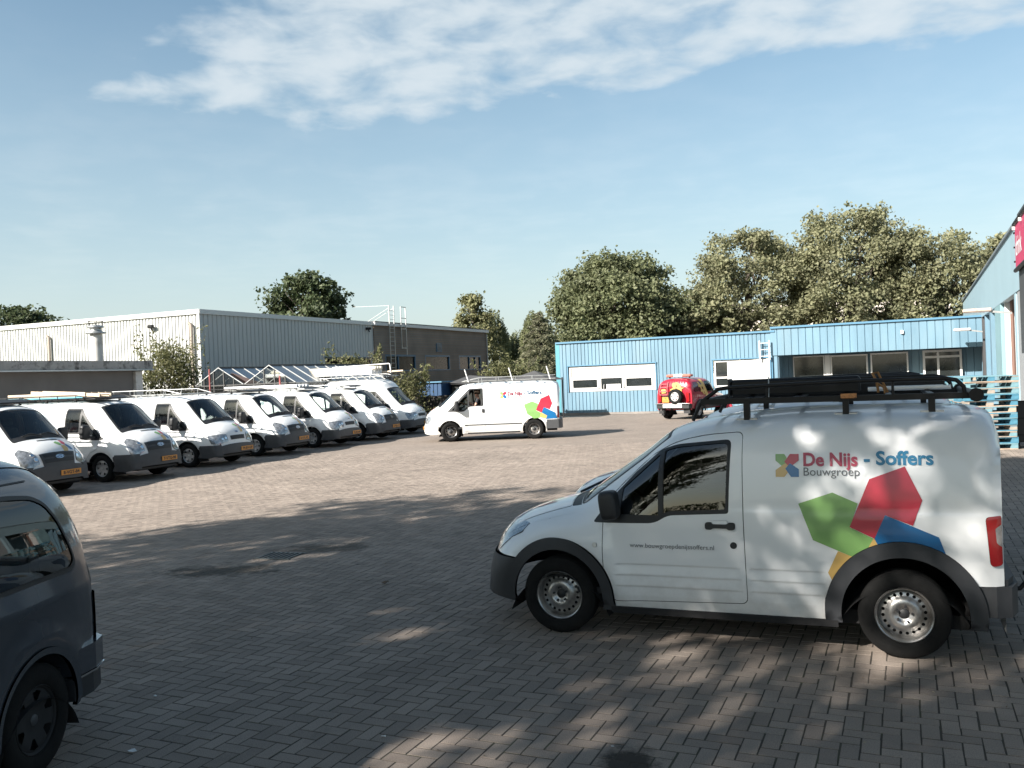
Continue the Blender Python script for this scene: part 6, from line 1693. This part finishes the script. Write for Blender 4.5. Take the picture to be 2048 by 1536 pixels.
# ------------------------------------------------------------------ red off-roader
def offroader():
    RED = mat('red_paint', (.30, .010, .026), .32, coat=.7, var=.05, vscale=2); YEL = mat('yellow_graphic', (.60, .40, .12), .45)
    sh = Shell(prof=[(-.72, 1.45), (-.70, 1.62), (-.66, 1.73), (-.58, 1.79), (-.3, 1.825), (.3, 1.85), (.95, 1.83), (1.22, 1.76), (1.60, 1.42), (1.80, 1.22), (1.95, 1.17), (2.5, 1.12), (2.85, 1.02), (2.97, .88), (3.02, .60), (3.03, .42)],
               width=[(-.72, .87), (-.69, .88), (-.5, .89), (.5, .895), (2.2, .89), (2.8, .83), (3.03, .73)], zb=[(-1, .42), (4, .42)],
               tum=[(0, .97), (.6, .99), (1.0, 1.0), (1.15, .985), (1.7, .91), (2, .87)], nx=[(-.72, 11), (.9, 16), (1.6, 9), (3.03, 5)], m=2.4, bow=[(-.72, -.05), (-.3, 0), (1, 0), (1.8, .14), (3.03, .14)],
               disp=lambda x, z: (.04 * np.exp(-((np.hypot(x, z - .36) - .46) / .06)**2) + .04 * np.exp(-((np.hypot(x - 2.42, z - .36) - .46) / .06)**2)) * (z > .4))
    o = empty('off_roader', label='red off-roader with spare wheel and yellow graphics parked at the blue wall', cat='car')
    xs = np.concatenate([np.linspace(-.72, -.5, 20), np.linspace(-.45, 3.025, 60)]); seam = sh.seam_pts(0, 0, xs=xs); win = rounded([(-.42, 1.64), (-.48, 1.20), (.52, 1.18), (.50, 1.66)], .05); win2 = rounded([(.60, 1.66), (.60, 1.17), (1.50, 1.16), (1.13, 1.66)], .05)
    ar = arc(0, .36, .42, -14, 194, 20); af = arc(2.42, .36, .42, -14, 194, 20); lo = seam[1:]
    a = Acc()
    for sg in (1, -1): sh.pside(a, sh.rear_edge(.50)[::-1] + [(-.4, .44), (2.9, .44), (lo[-1][0], lo[-1][1])] + lo[::-1][1:], [ar, af, win, win2], sg, 0, .1)
    ws = rounded([(1.28, -.82), (1.28, .82), (1.80, .86), (1.80, -.86)], .04)
    sh.ptop(a, [(x, -1) for x in xs] + [(x, 1) for x in xs[::-1]], [ws], 0, .1); sh.rear_cap(a, -.72); a.build('body', RED, o)
    a = Acc(); sh.ptop(a, ws, (), 0, .1); a.build('windscreen', GLASSW, o)
    for sg in (1, -1):
        a = Acc(); sh.pside(a, win, (), sg, -.002, .1); a.build('side_window', mat('red_tinted_window', (.10, .012, .02), .15, coat=.6), o)
        a = Acc(); sh.pside(a, win2, (), sg, -.002, .1); a.build('side_window', GLASSW, o)
        for x in (0, 2.42): a = Acc(); sh.pside(a, arc(x, .36, .50, -2, 182, 24) + arc(x, .36, .41, 184, -4, 24), (), sg, .03, .09, .03); a.build('wheel_arch_trim', BLACKP, o)
        a = Acc(); sh.pside(a, [(-.5, .46), (2.0, .46), (2.0, .56), (-.5, .56)], (), sg, .01, .15, .01); a.build('sill_trim', BLACKP, o)
        # yellow lattice of the graphic
        for q in ([(.42, 1.74), (.18, 1.74), (.62, .88), (.88, .88)], [(.06, 1.62), (-.06, 1.62), (.36, 1.06), (.50, 1.06)], [(.50, 1.50), (.50, 1.40), (-.02, 1.40), (-.02, 1.50)], [(.64, 1.28), (.64, 1.18), (.14, 1.18), (.14, 1.28)]):
            a = Acc(); sh.pside(a, q, (), sg, .006, .08); a.build('yellow_graphic', YEL, o)
        a = Acc(); sh.pside(a, [(1.75, .92), (1.70, .92), (1.70, .72), (1.75, .72)], (), sg, .006, .08); a.build('yellow_mark', YEL, o); a = Acc(); sh.pside(a, [(1.84, .90), (1.76, .84), (1.84, .76), (1.86, .78), (1.80, .84), (1.86, .88)], (), sg, .006, .08); a.build('yellow_mark', YEL, o)
        b = MB(); b.box((1.48, sg * .98, 1.22), (.10, .18, .16), ch=.03); b.build('mirror', BLACKP, o)
        b = MB(); b.box((-.725, sg * .70, .98), (.05, .15, .42), ch=.02); b.build('tail_light', REDL, o)
        b = MB(); b.box((-.80, sg * .66, .60), (.06, .26, .10), ch=.02); b.build('bumper_lamp', mat('orange_red_lens', (.55, .06, .03), .2, coat=.5), o)
        b = MB(); b.box((-.70, sg * .62, .40), (.04, .30, .26)); b.build('mud_flap', BLACKP, o)
    rx = -.728
    def rearpoly(nm, pts, m, x=rx, t=.008): b = MB(); b.prism(pts, x - t, x, plane='yz'); return b.build(nm, m, o)
    rearpoly('rear_graphic', [(.02, 1.62), (-.20, 1.64), (-.36, 1.52), (-.40, 1.40), (-.55, 1.40), (-.40, 1.34), (-.42, 1.18), (-.50, 1.08), (.02, 1.08), (.06, 1.22), (.18, 1.32), (.02, 1.40), (.06, 1.52)], YEL)
    for y, z in ((-.16, 1.48), (-.14, 1.36), (-.18, 1.24)): rearpoly('graphic_mark', [(y - .04, z - .04), (y + .04, z - .04), (y + .03, z + .05), (y - .02, z + .04)], mat('graphic_dark', (.15, .10, .05), .5), rx - .009)
    rearpoly('rear_graphic', [(.62, 1.34), (.40, 1.36), (.38, 1.18), (.60, 1.16)], YEL)
    # ladder on the tailgate
    for y in (.68, .30): MB().tube([(-.75, y, 1.08), (-.80, y * .96, 1.30), (-.72, y * .88, 1.66)], .016, 6).build('ladder_rail', mat('pink_red_tube', (.48, .16, .17), .5), o)
    for z in (1.10, 1.26, 1.42, 1.58): MB().tube([(-.79, .66, z), (-.79, .30, z)], .014, 6).build('ladder_rung', mat('pink_red_tube', (.48, .16, .17), .5), o)
    b = MB(); b.box((-.75, .40, .88), (.02, .34, .24)); pl_ = b.build('number_plate', PLATE, o)
    M4 = Matrix.Translation((-.762, .40, .90)) @ Matrix.Rotation(-math.pi / 2, 4, 'Z') @ Matrix.Rotation(math.pi / 2, 4, 'X'); flat_text('plate_number', 'VS', .10, BLACKT, pl_, M4, align='CENTER')
    flat_text('plate_number', 'GX-91', .10, BLACKT, pl_, Matrix.Translation((0, 0, -.10)) @ M4, align='CENTER')
    rearpoly('plate_handle', [(.56, 1.04), (.22, 1.04), (.22, 1.07), (.56, 1.07)], BLACKP, rx - .03, .02)
    ty, ri, hu, dr = wheel_meshes('cap', .335, .22, .20)
    for me, mm in ((ty, RUBBER), (ri, mat('white_rim', (.46, .455, .45), .4)), (hu, mat('white_rim', (.46, .455, .45), .4)), (dr, DARK)):
        if not me.materials: me.materials.append(mm)
    sp = bpy.data.objects.new('spare_wheel', ty); COL.objects.link(sp); sp.parent = o; sp.location = (-.88, -.18, 1.02); sp.rotation_euler = (0, 0, math.pi / 2)
    for nm, me in (('rim', ri), ('hub_cap', hu)): c = bpy.data.objects.new(nm, me); COL.objects.link(c); c.parent = sp
    b = MB(); b.prism([(-.70, .86), (-.86, .80), (-.90, .4), (-.90, -.4), (-.86, -.80), (-.70, -.86)], .50, .70); b.build('rear_bumper', BLACKP, o)
    b = MB(); b.box((-.91, -.02, .62), (.03, .95, .17)); b.build('white_bumper_board', WFRAME, o); b = MB(); b.tube([(-.88, .85, .70), (-.95, .7, .71), (-.95, -.7, .71), (-.88, -.85, .70)], .02, 6); b.build('bumper_bar', GALV, o)
    b = MB(); b.box((-.15, 0, 1.93), (.30, 1.24, .12), ch=.04); b.build('light_bar', mat('rosy_lens', (.42, .16, .12), .25, coat=.4), o); b = MB(); b.box((-.15, 0, 1.938), (.31, .46, .13), ch=.02); b.build('light_bar_centre', WFRAME, o)
    for y in (.5, -.5): MB().bar((-.15, y, 1.82), (-.15, y, 1.88), .05, .05).build('light_bar_foot', BLACKM, o)
    MB().tube([(-.85, .55, .44), (-.93, .55, .44)], .04, 10).build('exhaust', CHROME, o); MB().tube([(-.86, 0, .46), (-.98, 0, .46), (-1.0, 0, .52)], .03, 8).build('tow_bar', BLACKM, o)
    for x in (0, 2.42):
        for sg in (1, -1): wheel(o, x, sg * .74, 'cap', .36, .24, .21, mat('white_rim', (.46, .455, .45), .4))
    inner_arch(o, 0, .44, .84, .5); inner_arch(o, 2.42, .44, .84, .5)
    b = MB(); b.box((1.1, 0, .46), (3.4, 1.4, .12)); b.build('underbody', DARK, o)
    for y in (.38, -.38): seat(o, .75, y, .85)
    b = MB(); b.box((1.55, 0, 1.02), (.35, 1.4, .22), ch=.05); b.build('dashboard', INTER, o)
    o.location = (7.60, 39.95, 0); o.rotation_euler = (0, 0, R(50))


offroader()
s = MB(); s.lathe([(.02, 0), (.17, .02), (.20, .14), (.185, .34), (.15, .46), (.10, .52), (.07, .55), (.10, .58), (.03, .60)], 14, axis='z'); o = s.build('red_sack', mat('red_sack', (.50, .04, .06), .5, var=.35, vscale=9, bump=.5, bscale=9)); o.location = (9.95, 40.9, 0)
tag(o, 'red sack standing on the paving before the nose of the off-roader', 'sack')


# ------------------------------------------------------------------ driver in the moving van
def driver():
    o = empty('person', mov.location, mov.rotation_euler[2], 'driver in a dark shirt at the wheel of the driving van', 'person')
    J = {'pel': ((2.04, .48, .95), .15), 'spine': ((2.00, .48, 1.15), .145), 'chest': ((1.97, .48, 1.36), .16), 'neck': ((1.98, .48, 1.50), .065), 'head0': ((2.00, .48, 1.58), .075), 'head1': ((2.02, .48, 1.68), .10), 'head2': ((2.01, .48, 1.76), .075),
         'lsh': ((1.97, .68, 1.42), .075), 'lel': ((2.05, .80, 1.18), .05), 'lwr': ((2.24, .72, 1.33), .035), 'rsh': ((1.97, .28, 1.42), .075), 'rel': ((2.20, .24, 1.22), .05), 'rwr': ((2.48, .34, 1.27), .035),
         'lhip': ((2.10, .58, .92), .10), 'lkn': ((2.48, .60, 1.00), .075), 'lft': ((2.62, .60, .58), .05), 'rhip': ((2.10, .38, .92), .10), 'rkn': ((2.48, .36, 1.00), .075), 'rft': ((2.64, .36, .58), .05)}
    E_ = [('pel', 'spine'), ('spine', 'chest'), ('chest', 'neck'), ('neck', 'head0'), ('head0', 'head1'), ('head1', 'head2'), ('chest', 'lsh'), ('lsh', 'lel'), ('lel', 'lwr'), ('chest', 'rsh'), ('rsh', 'rel'), ('rel', 'rwr'), ('pel', 'lhip'), ('lhip', 'lkn'), ('lkn', 'lft'), ('pel', 'rhip'), ('rhip', 'rkn'), ('rkn', 'rft')]
    names = list(J)
    # hands: palm and five fingers each
    for s, w, d in (('l', (2.24, .72, 1.33), (.10, -.03, .085)), ('r', (2.48, .34, 1.27), (.10, .04, .06))):
        wv, dv = np.array(w), np.array(d); u = np.array([-dv[2], 0, dv[0]]); u = u / np.linalg.norm(u); J[s + 'palm'] = (tuple(wv + dv * .75), .034); names.append(s + 'palm'); E_.append((s + 'wr', s + 'palm'))
        for f in range(5):
            t = (f - 1.5) * .020; b0 = wv + dv * (.9 if f < 4 else .35) + np.array([0, 1, 0]) * (t if f < 4 else -.035); dl = dv / np.linalg.norm(dv)
            for k, (ln, cu) in enumerate(((.035, .0), (.062, -.012), (.082, -.035)) if f < 4 else ((.03, .0), (.055, -.01))):
                nm = '%sf%d%d' % (s, f, k); J[nm] = (tuple(b0 + dl * ln * (1, 1.08, 1.0, .8, .9)[f] + u * cu), .0095 - .001 * k); names.append(nm); E_.append((s + 'palm' if k == 0 else '%sf%d%d' % (s, f, k - 1), nm))
    me = bpy.data.meshes.new('body'); idx = {n: i for i, n in enumerate(names)}; me.from_pydata([J[n][0] for n in names], [(idx[a], idx[b]) for a, b in E_], [])
    SKIN = mat('skin', (.52, .30, .22), .55); SHIRT = mat('dark_shirt', (.025, .027, .032), .8)
    ob = link('body', me, SKIN, o); ob.modifiers.new('skin', 'SKIN')
    for i, n in enumerate(names): r = J[n][1]; me.skin_vertices[0].data[i].radius = (r, r)
    me.skin_vertices[0].data[0].use_root = True; ss = ob.modifiers.new('sub', 'SUBSURF'); ss.levels = 1; ss.render_levels = 1; ob.modifiers['skin'].use_smooth_shade = True
    # shirt and trousers over the body
    def cloth(nm, nodes, edges, m, grow):
        q = bpy.data.meshes.new(nm); q.from_pydata([J[n][0] if isinstance(n, str) else n[0] for n in nodes], [], []) if False else q.from_pydata([J[n][0] for n in nodes], [(nodes.index(a), nodes.index(b)) for a, b in edges], [])
        c = link(nm, q, m, o); md = c.modifiers.new('skin', 'SKIN'); md.use_smooth_shade = True
        for i, n in enumerate(nodes): r = J[n][1] * grow + .008; q.skin_vertices[0].data[i].radius = (r, r)
        q.skin_vertices[0].data[0].use_root = True; s2 = c.modifiers.new('sub', 'SUBSURF'); s2.levels = 1; s2.render_levels = 1
    J['lup'] = (tuple(np.array(J['lsh'][0]) * .35 + np.array(J['lel'][0]) * .65), .055); J['rup'] = (tuple(np.array(J['rsh'][0]) * .35 + np.array(J['rel'][0]) * .65), .055)
    cloth('shirt', ['pel', 'spine', 'chest', 'lsh', 'lup', 'rsh', 'rup'], [('pel', 'spine'), ('spine', 'chest'), ('chest', 'lsh'), ('lsh', 'lup'), ('chest', 'rsh'), ('rsh', 'rup')], SHIRT, 1.06)
    cloth('trousers', ['pel', 'lhip', 'lkn', 'lft', 'rhip', 'rkn', 'rft'], [('pel', 'lhip'), ('lhip', 'lkn'), ('lkn', 'lft'), ('pel', 'rhip'), ('rhip', 'rkn'), ('rkn', 'rft')], mat('dark_trousers', (.03, .035, .05), .8), 1.06)
    hb = MB(); vs, fs = tilted((1.985, .48, 1.715), (.235, .20, .22), 0); hb.add(vs, fs, 0, True); hb.build('hair', mat('brown_hair', (.05, .032, .02), .7), o)
    fb = MB()
    for y in (.445, .515): fb.lathe([(.001, -.012), (.012, 0), (.001, .012)], 8, axis='y', c=(2.112, y, 1.665))
    fb.build('eyes', BLACKP, o); nb = MB(); nb.add([(2.105, .465, 1.62), (2.105, .495, 1.62), (2.108, .48, 1.67), (2.135, .48, 1.625)], [(0, 1, 3), (1, 2, 3), (2, 0, 3)]); nb.build('nose', SKIN, o)


driver()

# ------------------------------------------------------------------ pallets
PW = [mat('pallet_grey_wood', (.30, .26, .22), .85, var=.25, vscale=7), mat('pallet_blue_wood', (.06, .19, .27), .8, var=.22, vscale=7), mat('pallet_pale_blue_wood', (.15, .27, .31), .8, var=.2, vscale=7), mat('pallet_raw_wood', (.40, .31, .24), .85, var=.2, vscale=7)]


def shared(name, d):
    me = MB().box((0, 0, 0), d, ch=.003).mesh(name); me.materials.append(PW[0]); return me


PB = {'block': shared('block', (.145, .098, .078)), 'top': shared('top_board', (1.2, .122, .021)), 'cross': shared('cross_board', (.145, .80, .021)), 'bottom': shared('bottom_board', (1.2, .098, .021))}


def pallet(x, y, z, rz, lab, seed):
    g = random.Random(seed); o = empty('pallet', (x, y, z), rz, lab, 'pallet', 'stacked pallets'); base = g.choice((0, 1, 1, 2, 2, 3))
    def put(nm, key, loc):
        c = bpy.data.objects.new(nm, PB[key]); COL.objects.link(c); c.parent = o; c.location = loc; sl = c.material_slots[0]; sl.link = 'OBJECT'; sl.material = PW[base if g.random() < .6 else g.choice((0, 1, 2, 3))]
    for yy in (-.351, 0, .351):
        put('bottom_board', 'bottom', (0, yy, .0105))
        for xx in (-.5275, 0, .5275): put('block', 'block', (xx, yy, .0215 + .0395))
    for xx in (-.5275, 0, .5275): put('cross_board', 'cross', (xx, 0, .1115))
    for yy in (-.339, -.168, 0, .168, .339): put('top_board', 'top', (0, yy, .1335))


ORD = ['bottom', 'second', 'third', 'fourth', 'fifth', 'sixth', 'seventh', 'eighth', 'ninth', 'tenth', 'eleventh', 'topmost']
g = random.Random(5)
for k in range(12):
    up = k >= 7
    pallet(11.28 + g.uniform(-.02, .02) + (.05 if up else 0), 21.35 + g.uniform(-.02, .02), k * .1455, R(-9) + g.uniform(-.02, .02), '%s pallet of the front stack by the blue warehouse' % (ORD[k] if k in (0, 11) else ORD[k] + ' from below'), k)
for k in range(12):
    pallet(11.02 + g.uniform(-.05, .05), 22.55 + g.uniform(-.04, .04), k * .1455, R(-12) + g.uniform(-.05, .05), '%s pallet of the stack behind the front one' % (ORD[k] if k in (0, 11) else ORD[k] + ' from below'), 40 + k)
tr = empty('hand_trolley', (12.22, 21.25, 0), R(-15), 'black upright hand trolley beside the pallet stack', 'trolley')
for s in (-.22, .22): MB().tube([(s, 0, .06), (s, .06, 1.25), (s, .0, 1.36)], .022, 8).build('rail', BLACKM, tr); MB().lathe([(.03, -.03), (.11, -.03), (.12, 0), (.11, .03), (.03, .03)], 16, axis='y', c=(s, .10, .12)).build('wheel', RUBBER, tr)
for z in (.3, .7, 1.1): MB().bar((-.22, .03, z), (.22, .03, z), .03, .03).build('crossbar', BLACKM, tr)
MB().box((0, -.12, .05), (.46, .26, .012)).build('toe_plate', BLACKM, tr); MB().box((0, .03, .62), (.40, .02, 1.0)).build('back_panel', BLACKP, tr)

# ------------------------------------------------------------------ small things on the paving
dg = empty('drain_grate', (-3.05, 11.35, 0), R(-18), 'iron drain grate set in a dip of the paving', 'drain')
for i in range(7): MB().box((-.21 + i * .07, 0, .006), (.022, .36, .018)).build('bar', mat('iron_bar', (.10, .11, .11), .45, metal=.6), dg)
for y in (-.19, .19): MB().box((0, y, .004), (.52, .025, .016)).build('frame', mat('iron_bar', (.10, .11, .11), .45, metal=.6), dg)
MB().box((0, 0, -.004), (.48, .36, .004)).build('pit', DARK, dg)


def scrap(name, label, x, y, s, m, seed):
    g = random.Random(seed); b = MB(); n = 7; ring = [(s * g.uniform(.6, 1.1) * math.cos(6.283 * i / n), s * .7 * g.uniform(.6, 1.1) * math.sin(6.283 * i / n), .004 + g.uniform(0, s * .5)) for i in range(n)]
    b.add(ring + [(0, 0, s * .35), (0, 0, .002)], [(i, (i + 1) % n, n) for i in range(n)] + [((i + 1) % n, i, n + 1) for i in range(n)]); o = b.build(name, m); o.location = (x, y, .003); tag(o, label, 'litter')


PAPER = mat('paper', (.70, .70, .69), .7); DRYL = mat('dry_leaf', (.10, .065, .04), .8)
scrap('paper_scrap', 'crumpled white paper scrap on the dark paving near the sunlit strip', -.87, 5.42, .022, PAPER, 1)
scrap('paper_scrap', 'flat pale scrap lying beside the grey car', -2.38, 5.35, .03, PAPER, 2)
scrap('paper_scrap', 'small white scrap in the wet dark spot', .50, 5.14, .014, PAPER, 3)
scrap('paper_scrap', 'pale scrap on the paving behind the grey car', -2.62, 6.30, .02, PAPER, 4)
scrap('dead_leaf', 'dark curled dead leaf alone on the shaded paving', -1.45, 9.55, .05, DRYL, 5)
g = np.random.default_rng(9); P = np.stack([g.uniform(-5, 5, 420), g.uniform(4.8, 16, 420), np.full(420, .006)], 1); Q = g.normal(size=(420, 3)) * .25 + np.array([0, 0, 1]); Q /= np.linalg.norm(Q, axis=1)[:, None]
tag(link('leaf_litter', leaf_mesh('leaf_litter', P, Q, .020, .6, 5), leafmat('litter_leaves', (.10, .07, .04), (.30, .26, .18))), 'scattered leaf crumbs and grit on the near paving', 'litter', kind='stuff')
